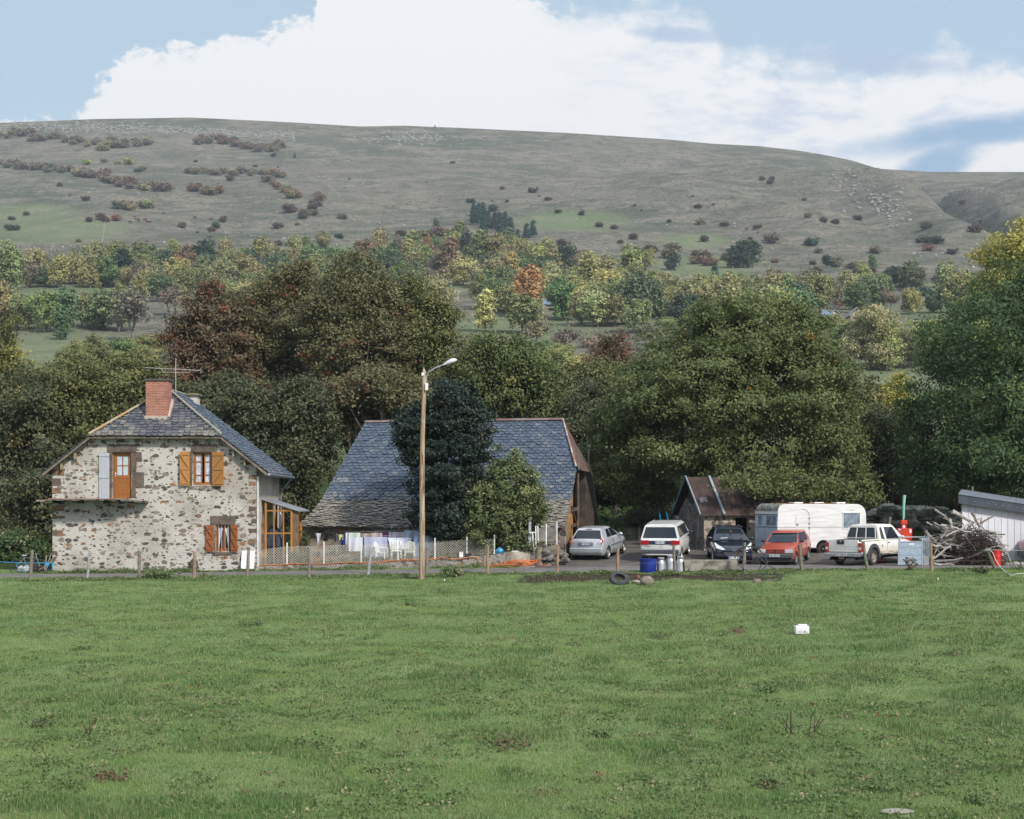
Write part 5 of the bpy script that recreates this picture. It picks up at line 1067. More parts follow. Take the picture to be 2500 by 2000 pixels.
class Car:
    """x forward (rear 0, nose L), y left, z up"""
    def __init__(s, name, label, loc, head, pitch, m_, L_, st, green, wb, r, tw=.20, roll=0, wheelw=None, cat='car', arch=1.18):
        s.t = thing(name, label, cat, loc); s.t.rotation_euler = (roll, pitch, head); s.m = m_; s.L = L_
        V, Fc = loft(st); s.st = st
        me = bpy.data.meshes.new('body'); me.from_pydata(V, [], Fc); me.materials.append(m_); me.materials.append(arch_m)
        b = bmesh.new(); b.from_mesh(me); bmesh.ops.recalc_face_normals(b, faces=b.faces); b.to_mesh(me); b.free()
        low = bpy.data.objects.new('tmp', me); scene.collection.objects.link(low)
        md = low.modifiers.new('b', 'BEVEL'); md.width = .05; md.segments = 2; md.limit_method = 'ANGLE'; md.angle_limit = R(50)
        hw = max(q[3] for q in st); s.hw = hw; tmp = []
        for wx in wb:
            c = MB(); c.lathe([(0, -hw*1.3), (r*arch, -hw*1.3), (r*arch, hw*1.3), (0, hw*1.3)], 26, (wx, 0, r), 'y')
            cm = bpy.data.meshes.new('c'); cm.from_pydata(c.v, [], c.f); cm.materials.append(m_); cm.materials.append(arch_m)
            bb = bmesh.new(); bb.from_mesh(cm); bmesh.ops.remove_doubles(bb, verts=bb.verts, dist=1e-5); bmesh.ops.recalc_face_normals(bb, faces=bb.faces); bb.to_mesh(cm); bb.free()
            cm.polygons.foreach_set('material_index', [1]*len(cm.polygons))
            co = bpy.data.objects.new('c', cm); scene.collection.objects.link(co); tmp.append(co)
            md = low.modifiers.new('x', 'BOOLEAN'); md.operation = 'DIFFERENCE'; md.solver = 'EXACT'; md.object = co
        e = evalmesh(low)
        for o in tmp+[low]: bpy.data.objects.remove(o)
        # greenhouse shell: rb rt ft fb (x), belt z, roof z, half widths
        rb, rt, ft, fb, zb, zr, wb_, wt_, dzr = green; s.g = green
        g = MB(); nx = 7; V = []
        for t in (0, .5, .85, 1):                       # height rings
            pass
        def ring(t):
            x0 = rb+(rt-rb)*t; x1 = fb+(ft-fb)*t; z = zb+(zr-zb)*t; w_ = wb_+(wt_-wb_)*t; o = []
            for k in range(nx): u = k/(nx-1); o.append((x0+(x1-x0)*u, u, w_, z))
            return o
        rows = [ring(t) for t in (0, .5, .93)]; V = []
        for rw in rows: V += [(x, w_, z+(dzr*(.5-abs(u-.5))*0 if 1 else 0)) for x, u, w_, z in rw]+[(x, -w_, z) for x, u, w_, z in reversed(rw)]
        topc = [(x, w_*.86, zr+.012+dzr*math.sin(u*math.pi)) for x, u, w_, z in ring(1)]; 
        tr_ = [(x, u) for x, u, _, _ in ring(1)]
        k0 = len(V); prof = (.90, .5, 0, -.5, -.90)
        for x, u in tr_: V += [(x+(.02 if u == 0 else -.02 if u == 1 else 0), wt_*p, zr+dzr*math.sin(math.pi*(.1+.8*u))+.02*(1-p*p)) for p in prof]
        Fg = []; n2 = nx*2
        for r_ in range(2):
            for k in range(n2): Fg.append((r_*n2+k, r_*n2+(k+1) % n2, (r_+1)*n2+(k+1) % n2, (r_+1)*n2+k))
        for k in range(nx-1):
            for j in range(4): a = k0+k*5+j; Fg.append((a, a+1, a+6, a+5))
            Fg.append((2*n2+k, 2*n2+k+1, k0+(k+1)*5, k0+k*5)); Fg.append((2*n2+n2-1-k, 2*n2+n2-2-k, k0+(k+1)*5+4, k0+k*5+4))
        Fg.append((2*n2, k0, k0+1, k0+2, k0+3, k0+4, 2*n2+n2-1)); Fg.append((2*n2+nx-1, 2*n2+nx, *[k0+(nx-1)*5+j for j in (4, 3, 2, 1, 0)]))
        gm = bpy.data.meshes.new('g'); gm.from_pydata(V, [], Fg)
        b = bmesh.new(); b.from_mesh(e); b.from_mesh(gm); bmesh.ops.recalc_face_normals(b, faces=b.faces); me = bpy.data.meshes.new('body'); b.to_mesh(me); b.free()
        me.materials.append(m_); me.materials.append(arch_m); me.polygons.foreach_set('use_smooth', [True]*len(me.polygons)); me.set_sharp_from_angle(angle=R(38))
        s.body = link('body', me, s.t)
    def gpt(s, x, z, side, off=.014):          # point on the side of the greenhouse
        rb, rt, ft, fb, zb, zr, wb_, wt_, d = s.g; t = (z-zb)/(zr-zb); return Vector((x, side*(wb_+(wt_-wb_)*t+off), z))
    def xat(s, z, rear): rb, rt, ft, fb, zb, zr, *_ = s.g; t = (z-zb)/(zr-zb); return (rb+(rt-rb)*t) if rear else (fb+(ft-fb)*t)
    def side_win(s, poly, name='side_window', m_=None, sides=(-1, 1)):
        for sd_ in sides:
            p = [s.gpt(x, z, sd_) for x, z in poly]; MB().prism(p, (0, -sd_*.02, 0)).build(name, m_ or car_glass, s.t)
    def end_win(s, rear, z0, z1, in0, in1, name, bulge=.02):
        rb, rt, ft, fb, zb, zr, wb_, wt_, d = s.g; V = []; n = 6; sg = -1 if rear else 1; rows = 3
        for i in range(rows):
            z = z0+(z1-z0)*i/(rows-1); t = (z-zb)/(zr-zb); w_ = (wb_+(wt_-wb_)*t)-(in0+(in1-in0)*i/(rows-1)); x = s.xat(z, rear)
            for k in range(n+1): y = -w_+2*w_*k/n; V.append((x+sg*(.014+bulge*(1-(y/w_)**2)), y, z))
        Fc = [(i*(n+1)+k, i*(n+1)+k+1, (i+1)*(n+1)+k+1, (i+1)*(n+1)+k) for i in range(rows-1) for k in range(n)]
        b = MB(); b.add(V, Fc); b.add([(x-sg*.03, y, z) for x, y, z in V], [f[::-1] for f in Fc]); o = len(V); edge = list(range(n+1))+[(i+1)*(n+1)-1 for i in range(1, rows)]+[rows*(n+1)-2-k for k in range(n)]+[i*(n+1) for i in range(rows-2, 0, -1)]
        b.f += [(edge[i], edge[(i+1) % len(edge)], o+edge[(i+1) % len(edge)], o+edge[i]) for i in range(len(edge))]; b.mi = [0]*len(b.f)
        return b.build(name, car_glass, s.t, smooth=40)
    def part(s, name, m_, *boxes, parent=None, bevel=0, smooth=None):
        b = MB(); [b.box(*q) for q in boxes]; return b.build(name, m_, parent or s.t, bevel=bevel, smooth=smooth)
    def wheels(s, wb, r, tw, hw, rim, spokes=5):
        for x in wb:
            for sd_ in (-1, 1): wheel(s.t, x, sd_*(hw-tw/2-.01), r, tw, rim, spokes, sd_)
    def mirror(s, x, z, y, m_=None):
        for sd_ in (-1, 1):
            b = MB(); b.ball((x, sd_*(y+.10), z), (.07, .11, .075), 10, 7); b.bar((x, sd_*(y-.04), z-.03), (x, sd_*(y+.05), z-.02), .05); b.build('mirror', m_ or s.m, s.t, smooth=50)
rim_g = mat('silver_rim', (.45, .46, .48), (.30, .31, .33), rough=.35, metal=.6)

# --- silver hatchback, seen from behind
silver = paint('silver_paint', (.56, .59, .63), (.48, .51, .55), metal=.35, rough=.28)
g_ = G(1431, 65.7); st = [(0, .34, .92, .70), (.05, .27, .98, .80), (.28, .22, 1.00, .85), (.9, .19, 1.0, .86), (1.9, .19, .97, .86), (2.9, .20, .93, .86), (3.5, .22, .84, .83), (3.9, .26, .70, .74), (4.03, .34, .56, .60)]
c = Car('silver_hatchback', 'silver hatchback seen from behind, parked at the barn end of the yard', tuple(g_), R(90-21), R(-4.5), silver, 4.03, st, (.16, .62, 1.85, 2.95, .95, 1.44, .78, .56, .035), (.80, 3.34), .30)
c.end_win(True, 1.00, 1.37, .06, .05, 'rear_window'); c.end_win(False, .98, 1.40, .06, .05, 'windscreen')
c.side_win([(.95, 1.02), (1.55, 1.02), (1.50, 1.38), (1.12, 1.36)]); c.side_win([(1.62, 1.02), (2.62, 1.0), (1.98, 1.38), (1.60, 1.38)])
c.wheels((.80, 3.34), .30, .19, .86, rim_g, 7)
c.part('rear_bumper', silver, (-.05, .14, -.80, .80, .36, .60), bevel=.05); c.part('bumper_strip', paint('silver_edge', (.55, .57, .6), metal=.4), (-.065, -.04, -.74, .74, .535, .56), (-.065, -.04, -.74, .74, .44, .455))
for sd_ in (-1, 1):
    y = lambda a: sd_*a
    MB().prism([(-.01, y(.56), .80), (.00, y(.76), .78), (.07, y(.84), .92), (.14, y(.84), 1.06), (.06, y(.74), 1.05), (.0, y(.62), .90)], (.08, -sd_*.02, 0)).build('tail_light', redl, c.t)
    for x in (1.35, 2.2): c.part('door_handle', rim_g, (x, x+.16, sd_*.862, sd_*.885, .86, .885))
    c.part('side_strip', blk, (1.15, 2.95, sd_*.858, sd_*.87, .60, .635)); c.part('door_gap', blk, (1.58, 1.592, sd_*.855, sd_*.8645, .3, .95), (2.66, 2.672, sd_*.855, sd_*.8645, .3, .93))
plate(c.t, -.035, 0, .79, -1, 'BP 507 SC', .52, .11); c.part('plate_recess', mat('silver_shade', (.3, .32, .35), metal=.5), (-.03, .02, -.36, .36, .71, .87)); c.part('brake_light', redl, (.56, .60, -.14, .14, 1.415, 1.435))
c.mirror(2.62, 1.02, .80); c.part('exhaust', chrome, (-.06, .02, -.42, -.36, .33, .37)); b = MB(); b.bar((.75, 0, 1.46), (.55, 0, 1.62), .012); b.build('roof_aerial', blk, c.t)

# --- white minivan, seen from behind
wpaint = paint('white_car_paint', (.66, .66, .65), (.58, .575, .56), rough=.35)
g_ = G(1611, 64.2); st = [(0, .40, 1.05, .78), (.04, .34, 1.08, .88), (.3, .26, 1.08, .90), (1.5, .24, 1.06, .91), (3.0, .26, 1.02, .91), (3.8, .28, .93, .88), (4.3, .32, .78, .80), (4.45, .38, .62, .66)]
c = Car('white_minivan', 'white minivan seen from behind, parked between silver car and stone shed', (g_.x, g_.y, g_.z-.03), R(90-14), R(-3.6), wpaint, 4.45, st, (.06, .26, 2.9, 4.0, 1.04, 1.70, .88, .69, .03), (.80, 3.55), .31)
c.end_win(True, 1.12, 1.60, .08, .07, 'rear_window'); c.end_win(False, 1.1, 1.62, .07, .06, 'windscreen')
c.side_win([(.42, 1.12), (1.32, 1.12), (1.30, 1.60), (.58, 1.60)]); c.side_win([(1.40, 1.12), (2.35, 1.12), (2.33, 1.60), (1.38, 1.60)]); c.side_win([(2.43, 1.12), (3.5, 1.10), (2.98, 1.60), (2.41, 1.60)])
c.wheels((.80, 3.55), .31, .19, .90, rim_g, 6)
c.part('tail_band', mat('dark_band', (.03, .04, .06), rough=.3), (-.022, .03, -.52, .52, .84, 1.0)); 
for sd_ in (-1, 1): c.part('tail_light', redl, (-.035, .10, sd_*.50, sd_*.79, .82, 1.02), bevel=.015); c.part('tail_light', redl, (-.01, .20, sd_*.79, sd_*.885, .83, 1.0), bevel=.015); c.part('side_strip', mat('grey_strip', (.4, .4, .4)), (.9, 3.2, sd_*.908, sd_*.92, .66, .69)); c.part('door_handle', blk, (2.5, 2.66, sd_*.912, sd_*.93, .95, .975))
plate(c.t, -.024, -.02, .925, -1, 'DM 549 GJ', .50, .11); c.part('rear_bumper', mat('grey_bumper', (.075, .08, .095), rough=.5), (-.07, .12, -.86, .86, .42, .60), bevel=.04)
c.part('bumper_base', wpaint, (-.05, .1, -.6, .6, .36, .405)); c.mirror(3.3, 1.15, .90, blk); c.part('badge', blk, (-.008, .03, .42, .66, .735, .755), (-.008, .03, -.14, .0, .72, .73)); b = MB(); b.bar((.08, .1, 1.14), (.075, -.34, 1.18), .02); b.build('rear_wiper', blk, c.t)
b = MB(); [b.box(.4, 2.7, sd_*.62-.015, sd_*.62+.015, 1.735, 1.75) for sd_ in (-1, 1)]; b.build('roof_seam', mat('grey_seam', (.3, .3, .3)), c.t)

# --- dark blue hatchback, seen from the front
navy = paint('navy_paint', (.008, .012, .026), (.014, .02, .036), rough=.12)
g_ = G(1786, 62.5)
def front_base(px, Y, L_, head):          # cars facing us: base is the tail, so step back by the length
    p = G(px, Y); d = Vector((math.cos(head), math.sin(head), 0)); q = p-d*L_; q.z = p.z+.0; return q
hd = R(-90-2); g_ = front_base(1792, 62.4, 4.05, hd); st = [(0, .34, .92, .72), (.06, .28, .98, .82), (.5, .22, 1.00, .87), (1.6, .20, .98, .87), (2.75, .20, .95, .87), (3.25, .21, .88, .86), (3.7, .24, .76, .82), (3.95, .28, .66, .74), (4.05, .34, .58, .60)]
c = Car('dark_blue_hatchback', 'glossy dark blue hatchback facing the lane behind the concrete trough', (g_.x, g_.y, g_.z+.24), hd, R(3.2), navy, 4.05, st, (.15, .60, 1.75, 3.0, .96, 1.46, .80, .56, .03), (.78, 3.30), .31)
c.end_win(False, .985, 1.42, .05, .045, 'windscreen'); c.end_win(True, 1.02, 1.38, .07, .05, 'rear_window')
c.side_win([(.95, 1.03), (1.55, 1.03), (1.50, 1.39), (1.12, 1.38)]); c.side_win([(1.62, 1.03), (2.65, 1.0), (1.92, 1.39), (1.60, 1.39)]); c.wheels((.78, 3.30), .31, .19, .87, rim_g, 6)
for sd_ in (-1, 1):
    MB().prism([(4.02, sd_*.36, .60), (3.99, sd_*.55, .60), (3.86, sd_*.74, .66), (3.56, sd_*.80, .86), (3.50, sd_*.78, .885), (3.78, sd_*.60, .76), (3.97, sd_*.42, .655)], (.05, sd_*.015, .035)).build('headlight', clearl, c.t)
    c.part('fog_light', clearl, (3.97, 4.06, sd_*.60, sd_*.68, .33, .40), bevel=.02)
c.part('front_bumper', navy, (3.75, 4.08, -.76, .76, .30, .46), bevel=.06); b = MB()
for k in range(4): b.box(4.06, 4.085, -.46+.04*k, .46-.04*k, .50-.045*k, .515-.045*k)
b.build('grille', chrome, c.t); c.part('grille_mouth', arch_m, (3.9, 4.07, -.52, .52, .32, .54))
b = MB(); bp = [(-.13, .70), (-.10, .60), (-.05, .565), (.05, .565), (.10, .60), (.13, .70), (.105, .70), (.08, .62), (.04, .59), (-.04, .59), (-.08, .62), (-.105, .70)]
b.prism([(4.075, y, z) for y, z in bp], (.014, 0, 0)); b.prism([(4.075, y, z) for y, z in ((-.05, .60), (-.02, .60), (0, .63), (.02, .60), (.045, .60), (.03, .64), (.055, .66), (.03, .70), (0, .69), (-.03, .70), (-.06, .675), (-.03, .65))], (.016, 0, 0)); b.build('badge', chrome, c.t)
plate(c.t, 4.085, 0, .28, 1, 'AR 318 KL', .52, .11); c.mirror(2.78, 1.04, .82)
b = MB(); [b.bar((3.02-.0, sd_*.02+.2, .99), (2.86, sd_*.34+.2, 1.06), .018) for sd_ in (-1, 1)]; b.build('wiper', blk, c.t)
b = MB(); x = c.xat(1.04, False)+.035; b.prism([(x, -.45, 1.03), (x, -.12, 1.06), (x, -.12, 1.085), (x, -.45, 1.07)], (.006, 0, 0)); b.build('paper_on_dashboard', plate_m, c.t); x = c.xat(1.3, False)+.04; b = MB(); b.prism([(x, .04, 1.24), (x, .10, 1.24), (x, .10, 1.34), (x, .04, 1.34)], (.006, 0, 0)); b.build('orange_hanger', mat('orange_tag', (.6, .2, .08)), c.t)
for sd_ in (-1, 1): b = MB(); b.bar((.55, sd_*.60, 1.475), (1.9, sd_*.60, 1.485), .03); b.build('roof_rail', chrome, c.t)

# --- red hatchback, front three-quarter
redp = paint('faded_red_paint', (.36, .052, .032), (.42, .10, .07), rough=.35)
hd = R(-90-24); g_ = front_base(1893, 61.6, 3.70, hd); st = [(0, .34, .86, .70), (.04, .28, .92, .76), (.4, .22, .93, .78), (1.5, .20, .92, .785), (2.5, .20, .90, .785), (3.1, .21, .84, .78), (3.5, .24, .76, .76), (3.66, .28, .72, .74), (3.70, .36, .66, .72)]
c = Car('red_hatchback', 'faded red old hatchback parked in front of the caravan', (g_.x, g_.y, g_.z+.19), hd, R(3.0), redp, 3.70, st, (.10, .42, 1.72, 2.55, .90, 1.36, .73, .58, .02), (.62, 3.04), .275)
c.end_win(False, .94, 1.31, .05, .045, 'windscreen'); c.end_win(True, .95, 1.30, .08, .06, 'rear_window')
c.side_win([(.55, .95), (1.0, .95), (1.0, 1.31), (.68, 1.31)]); c.side_win([(1.07, .95), (1.62, .95), (1.60, 1.31), (1.07, 1.31)]); c.side_win([(1.69, .95), (2.30, .95), (1.86, 1.31), (1.69, 1.31)]); c.wheels((.62, 3.04), .275, .17, .785, mat('grey_steel_rim', (.2, .2, .2), rough=.6), 8)
c.part('front_bumper', mat('grey_bumper2', (.10, .105, .115), (.07, .072, .08), rough=.6), (3.60, 3.82, -.76, .76, .36, .54), bevel=.03); c.part('lower_bumper', blk, (3.45, 3.72, -.70, .70, .22, .35))
for sd_ in (-1, 1):
    c.part('headlight', clearl, (3.62, 3.735, sd_*.42, sd_*.70, .57, .72), bevel=.012); c.part('indicator', clearl, (3.60, 3.72, sd_*.705, sd_*.765, .58, .71))
    c.part('door_gap', blk, (1.03, 1.04, sd_*.78, sd_*.7885, .3, .92), (2.28, 2.29, sd_*.78, sd_*.7885, .3, .9)); c.part('door_handle', blk, (1.1, 1.22, sd_*.785, sd_*.80, .80, .82)); c.part('door_handle', blk, (1.72, 1.84, sd_*.785, sd_*.80, .80, .82))
b = MB(); [b.box(3.66, 3.725, -.40, .40, .585+.035*k, .605+.035*k) for k in range(4)]; b.build('grille', redp, c.t); c.part('grille_mouth', arch_m, (3.6, 3.70, -.42, .42, .57, .72))
b = MB(); b.prism([(3.73, y, z) for y, z in ((-.05, .60), (-.02, .60), (0, .63), (.02, .60), (.05, .60), (.03, .66), (.04, .70), (-.03, .71), (-.05, .66))], (.01, 0, 0)); b.build('badge', blk, c.t)
plate(c.t, 3.825, 0, .46, 1, '381 HB 15', .46, .10, eu=False); c.mirror(2.28, .98, .76, blk); b = MB(); b.bar((2.62, .1, .93), (2.46, .45, .99), .016); b.bar((2.62, -.4, .93), (2.46, -.05, .99), .016); b.build('wiper', blk, c.t)

# --- white pickup, rear three-quarter
wp2 = paint('dusty_white_paint', (.74, .735, .71), (.62, .59, .53), rough=.4, scale=1.1)
g_ = G(2060, 61.3); hd = R(90-42); st = [(0, .52, 1.02, .80), (.04, .50, 1.06, .86), (.3, .46, 1.07, .88), (1.5, .42, 1.07, .88), (2.6, .40, 1.06, .88), (3.5, .42, 1.05, .87), (4.2, .45, 1.02, .86), (4.7, .48, .94, .80), (4.88, .52, .86, .70)]
c = Car('white_pickup', 'muddy white extended-cab pickup with a chrome bumper beside the galvanised gate', (g_.x, g_.y, g_.z+.02), hd, R(-1.0), wp2, 4.88, st, (1.62, 1.78, 3.15, 3.95, 1.06, 1.70, .82, .64, .03), (1.05, 3.95), .36, cat='pickup truck', arch=1.22)
c.end_win(True, 1.12, 1.60, .06, .06, 'rear_window', bulge=.005); c.end_win(False, 1.12, 1.62, .07, .06, 'windscreen')
c.side_win([(1.86, 1.12), (2.16, 1.10), (2.10, 1.62), (1.93, 1.60)]); c.side_win([(2.34, 1.10), (3.52, 1.08), (3.10, 1.60), (2.34, 1.62)]); c.wheels((1.05, 3.95), .36, .23, .89, mat('dusty_rim', (.36, .30, .23), (.18, .15, .12), scale=8, rough=.7), 6)
b = MB()
for y in (-.72, -.24, .24, .72): b.bar((1.52, y, 1.08), (1.62, y*.88, 1.64), .03)
b.bar((1.62, -.66, 1.64), (1.62, .66, 1.64), .03); b.bar((1.53, -.84, 1.16), (1.53, .84, 1.16), .03); b.build('rear_window_guard', wp2, c.t)
c.part('load_bed', blk, (.07, 1.5, -.78, .78, 1.076, 1.102)); b = MB(); [b.box(.02, 1.55, sd_*.80, sd_*.87, 1.07, 1.13) for sd_ in (-1, 1)]; b.build('bed_rail', wp2, c.t)
c.part('tailgate', wp2, (-.03, .05, -.70, .70, .60, 1.12), bevel=.012); c.part('tailgate_handle', blk, (-.045, -.02, -.05, .30, .93, 1.115), bevel=.01); c.part('gate_ribs', mat('rib_shade', (.42, .42, .4)), (-.034, -.03, -.66, .66, .74, .745), (-.034, -.03, -.66, .66, .84, .845)); b = MB(); b.ball((-.05, .125, 1.05), (.006, .05, .03), 10, 6); b.build('badge', chrome, c.t)
for sd_ in (-1, 1):
    q = c.part('tail_light', redl, (-.045, .10, sd_*.715, sd_*.865, .60, 1.0), bevel=.015); c.part('white_lens', clearl, (-.052, -.044, sd_*.73, sd_*.85, .70, .82), parent=q)
    b = MB(); n = 14; rr0, rr1 = .42, .58; pts_ = [(1.05+rr1*math.cos(a), sd_*.90, .36+rr1*math.sin(a)) for a in np.linspace(-.15, math.pi+.15, n)]+[(1.05+rr0*math.cos(a), sd_*.90, .36+rr0*math.sin(a)) for a in np.linspace(math.pi+.15, -.15, n)]
    V = [Vector(p) for p in pts_]; W_ = [v+Vector((0, -sd_*.06, 0)) for v in V]; m2 = 2*n; b.add(V+W_, [(i, i+1, m2-2-i, m2-1-i) for i in range(n-1)]+[(m2+m2-1-i, m2+m2-2-i, m2+i+1, m2+i) for i in range(n-1)]+[(i, (i+1) % m2, m2+(i+1) % m2, m2+i) for i in range(m2)]); b.build('wheel_arch_trim', mat('arch_trim', (.06, .065, .08), rough=.5), c.t)
    b = MB(); V = [Vector((v.x+2.9, v.y, v.z)) for v in V]; W_ = [v+Vector((0, -sd_*.06, 0)) for v in V]; b.add(V+W_, [(i, i+1, m2-2-i, m2-1-i) for i in range(n-1)]+[(m2+m2-1-i, m2+m2-2-i, m2+i+1, m2+i) for i in range(n-1)]+[(i, (i+1) % m2, m2+(i+1) % m2, m2+i) for i in range(m2)]); b.build('wheel_arch_trim', _mc['arch_trim'], c.t)
    c.part('door_handle', blk, (2.36, 2.50, sd_*.882, sd_*.90, .93, .965)); c.part('door_gap', blk, (2.28, 2.29, sd_*.875, sd_*.8835, .5, 1.06), (3.42, 3.43, sd_*.865, sd_*.8785, .5, 1.05)); c.part('mud_band', mat('dried_mud', (.34, .27, .19), (.5, .45, .38), scale=5, rough=.9), (1.75, 3.35, sd_*.868, sd_*.884, .47, .58)); c.part('fuel_flap', mat('brown_flap', (.12, .10, .06)), (1.80, 1.87, sd_*.878, sd_*.886, .76, .86))
b = MB(); b.box(-.20, -.05, -.84, .84, .40, .56); b.box(-.20, .1, -.86, -.78, .42, .55); b.box(-.20, .1, .78, .86, .42, .55); b.build('rear_bumper', chrome, c.t, bevel=.03); plate(c.t, -.205, .0, .50, -1, '277 HR 15', .50, .11, eu=False); c.part('tow_hitch', mat('rusty_hitch', (.12, .08, .06)), (-.26, -.1, -.1, .1, .30, .40)); c.mirror(3.50, 1.14, .88); b = MB(); b.tube([(-.05, -.6, .3), (4.3, -.5, .32)], .06, 6); b.tube([(-.05, .6, .3), (4.3, .5, .32)], .06, 6); b.box(.9, 1.2, -.7, .7, .28, .40); b.build('chassis', arch_m, c.t)

# --- caravan
cw = mat('caravan_white', (.68, .68, .67), (.56, .56, .55), scale=.9, rough=.5, st=(1, 1, 9)); cb = mat('caravan_front_shade', (.40, .47, .56), (.30, .37, .46), scale=2, rough=.55); grime = mat('caravan_grime', (.26, .27, .25), (.12, .12, .10), scale=5, rough=.9)
cg = G(1898, 66.4); cl_ = 4.9; ha = R(21); t = thing('caravan', 'old white touring caravan with shaded front under the oak', 'caravan', (cg.x, cg.y, cg.z), ha)
def cprof(z0=.36, z1=2.42, L_=cl_):
    o = [(0.03, z0), (0.0, 1.35), (.03, 1.95)]; o += [(.42-.39*math.cos(a), 2.03+.39*math.sin(a)) for a in np.linspace(.15, math.pi/2, 6)]+[(L_-.5+.5*math.cos(a), 1.92+.50*math.sin(a)) for a in np.linspace(math.pi/2, .05, 7)]+[(L_+.02, 1.4), (L_-.05, .6), (L_-.12, z0)]
    return o
pf = cprof(); s = MB(); W2 = 2.05; s.prism([(x, 0, z) for x, z in pf], (0, W2, 0)); body = s.build('body', cw, t, bevel=.02)
s = MB(); s.prism([(-.012, .06, .40), (-.012, W2-.06, .40), (-.014, W2-.06, 1.32), (-.014, .06, 1.32)], (.02, 0, 0)); s.prism([(-.010, .05, 1.36), (-.010, W2-.05, 1.36), (.02, W2-.05, 1.92), (.02, .05, 1.92)], (.02, 0, 0)); fp = s.build('front_panel', cb, t)  # bluish shade of the white front put into the panel colour
s = MB(); s.box(-.03, .02, .0, W2, 1.325, 1.36); s.box(-.02, .03, .0, W2, 1.925, 1.95); s.build('front_trim', zinc, t)
cgl = mat('caravan_window', (.10, .13, .17), (.22, .27, .32), scale=3, rough=.15, spec=.7)
for a, c_ in ((.16, .98), (1.38, 1.72)): s = MB(); s.prism([(-.02, a, 1.44), (-.02, c_, 1.44), (.012, c_, 1.86), (.012, a, 1.86)], (.015, 0, 0)); s.build('front_window', cgl, t)
s = MB(); ang = np.linspace(.15, math.pi/2, 6)
for k in range(5): a0, a1 = ang[k], ang[k+1]; P0 = (.42-.40*math.cos(a0), 2.035+.40*math.sin(a0)); P1 = (.42-.40*math.cos(a1), 2.035+.40*math.sin(a1)); s.prism([(P0[0], .05, P0[1]), (P0[0], W2-.05, P0[1]), (P1[0], W2-.05, P1[1]), (P1[0], .05, P1[1])], (.0, 0, .012))
s.build('roof_grime', grime, t); s = MB(); s.box(.55, 4.4, .25, W2-.2, 2.421, 2.435)
for k in range(130): x, y = random.uniform(.5, 4.4), random.uniform(.05, W2-.1); s.box(x, x+.06, y, y+.06, 2.425, 2.45+random.random()*.03)
s.build('fallen_leaves', mat('orange_litter', (.34, .14, .05), (.16, .10, .06), scale=12, rough=1), t)
for x in (1.35, 2.5, 3.7): s = MB(); s.box(x-.25, x+.25, .3, .8, 2.44, 2.51); s.build('roof_vent', white_pl, t, bevel=.02)
s = MB(); s.box(.02, cl_-.02, -.012, .0, 1.325, 1.345); s.build('belt_trim', mat('belt_grey', (.38, .38, .39)), t)
# door
s = MB(); dr = [(1.0, -.006, .42), (1.72, -.006, .42), (1.72, -.006, 1.78)]+[(1.36+.36*math.cos(a), -.006, 1.88+.30*math.sin(a)) for a in np.linspace(0, math.pi, 10)]+[(1.0, -.006, 1.78)]; s.prism(dr, (0, .02, 0)); dd = s.build('door', cw, t)
s = MB(); s.tube([(p[0], -.012, p[2]) for p in dr[1:9]], .009, 4); s.build('door_seal', mat('seal_grey', (.15, .15, .16)), dd); s = MB(); s.tube([(1.0, -.012, 1.4), (1.0, -.012, 1.8)], .006, 4); s.box(1.04, 1.12, -.03, -.005, 1.42, 1.50); s.build('door_handle', zinc, dd)
for z in (1.30, 1.50, 1.75): s = MB(); s.box(1.68, 1.76, -.03, -.002, z-.012, z+.012); s.build('hinge', blk, dd)
s = MB(); s.prism([(3.62, -.02, 1.30), (4.52, -.02, 1.30), (4.52, -.02, 1.98), (3.62, -.02, 1.98)], (0, .03, 0)); wn_ = s.build('side_window', cgl, t)
s = MB(); s.box(3.55, 4.60, -.045, -.001, 2.0, 2.05); s.box(4.535, 4.575, -.03, -.001, 1.28, 2.0); s.box(3.57, 3.605, -.03, -.001, 1.28, 2.0); s.box(3.57, 4.575, -.03, -.001, 1.245, 1.28); s.build('window_frame', white_pl, wn_)
s = MB(); s.box(4.05, 4.2, -.02, -.001, 2.12, 2.16); s.build('marker_lamp', mat('cream_lamp', (.6, .55, .4)), t)
redrim = mat('rust_red_rim', (.30, .07, .05), (.2, .06, .04), scale=8, rough=.8)
for sd_, y in ((-1, .08), (1, W2-.08)): wheel(t, 2.5, y, .30, .18, redrim, 8, sd_)
s = MB(); s.lathe([(.0, 0), (.40, 0)], 20, (2.5, -.004, .33), 'y'); s.build('wheel_arch', arch_m, t); s = MB(); s.box(.05, cl_-.2, .1, W2-.1, .30, .37); s.box(-.9, .1, W2/2-.04, W2/2+.04, .33, .40); s.box(.35, .42, .2, .27, 0, .33); s.box(4.3, 4.37, .2, .27, -.05, .33); s.build('chassis', blk, t)
# ================================================================ SMALLER THINGS
def near(px, py):                # where the sight line meets the pasture
    Y = np.arange(10, 64, .05); x = (px-HX)/F*Y; rows = HY-(H(x, Y)-CZ)/Y*F; i = int(np.argmax(rows <= py)); Yv = float(Y[i]); return Vector((PX(px, Yv), Yv, Hs(PX(px, Yv), Yv)))
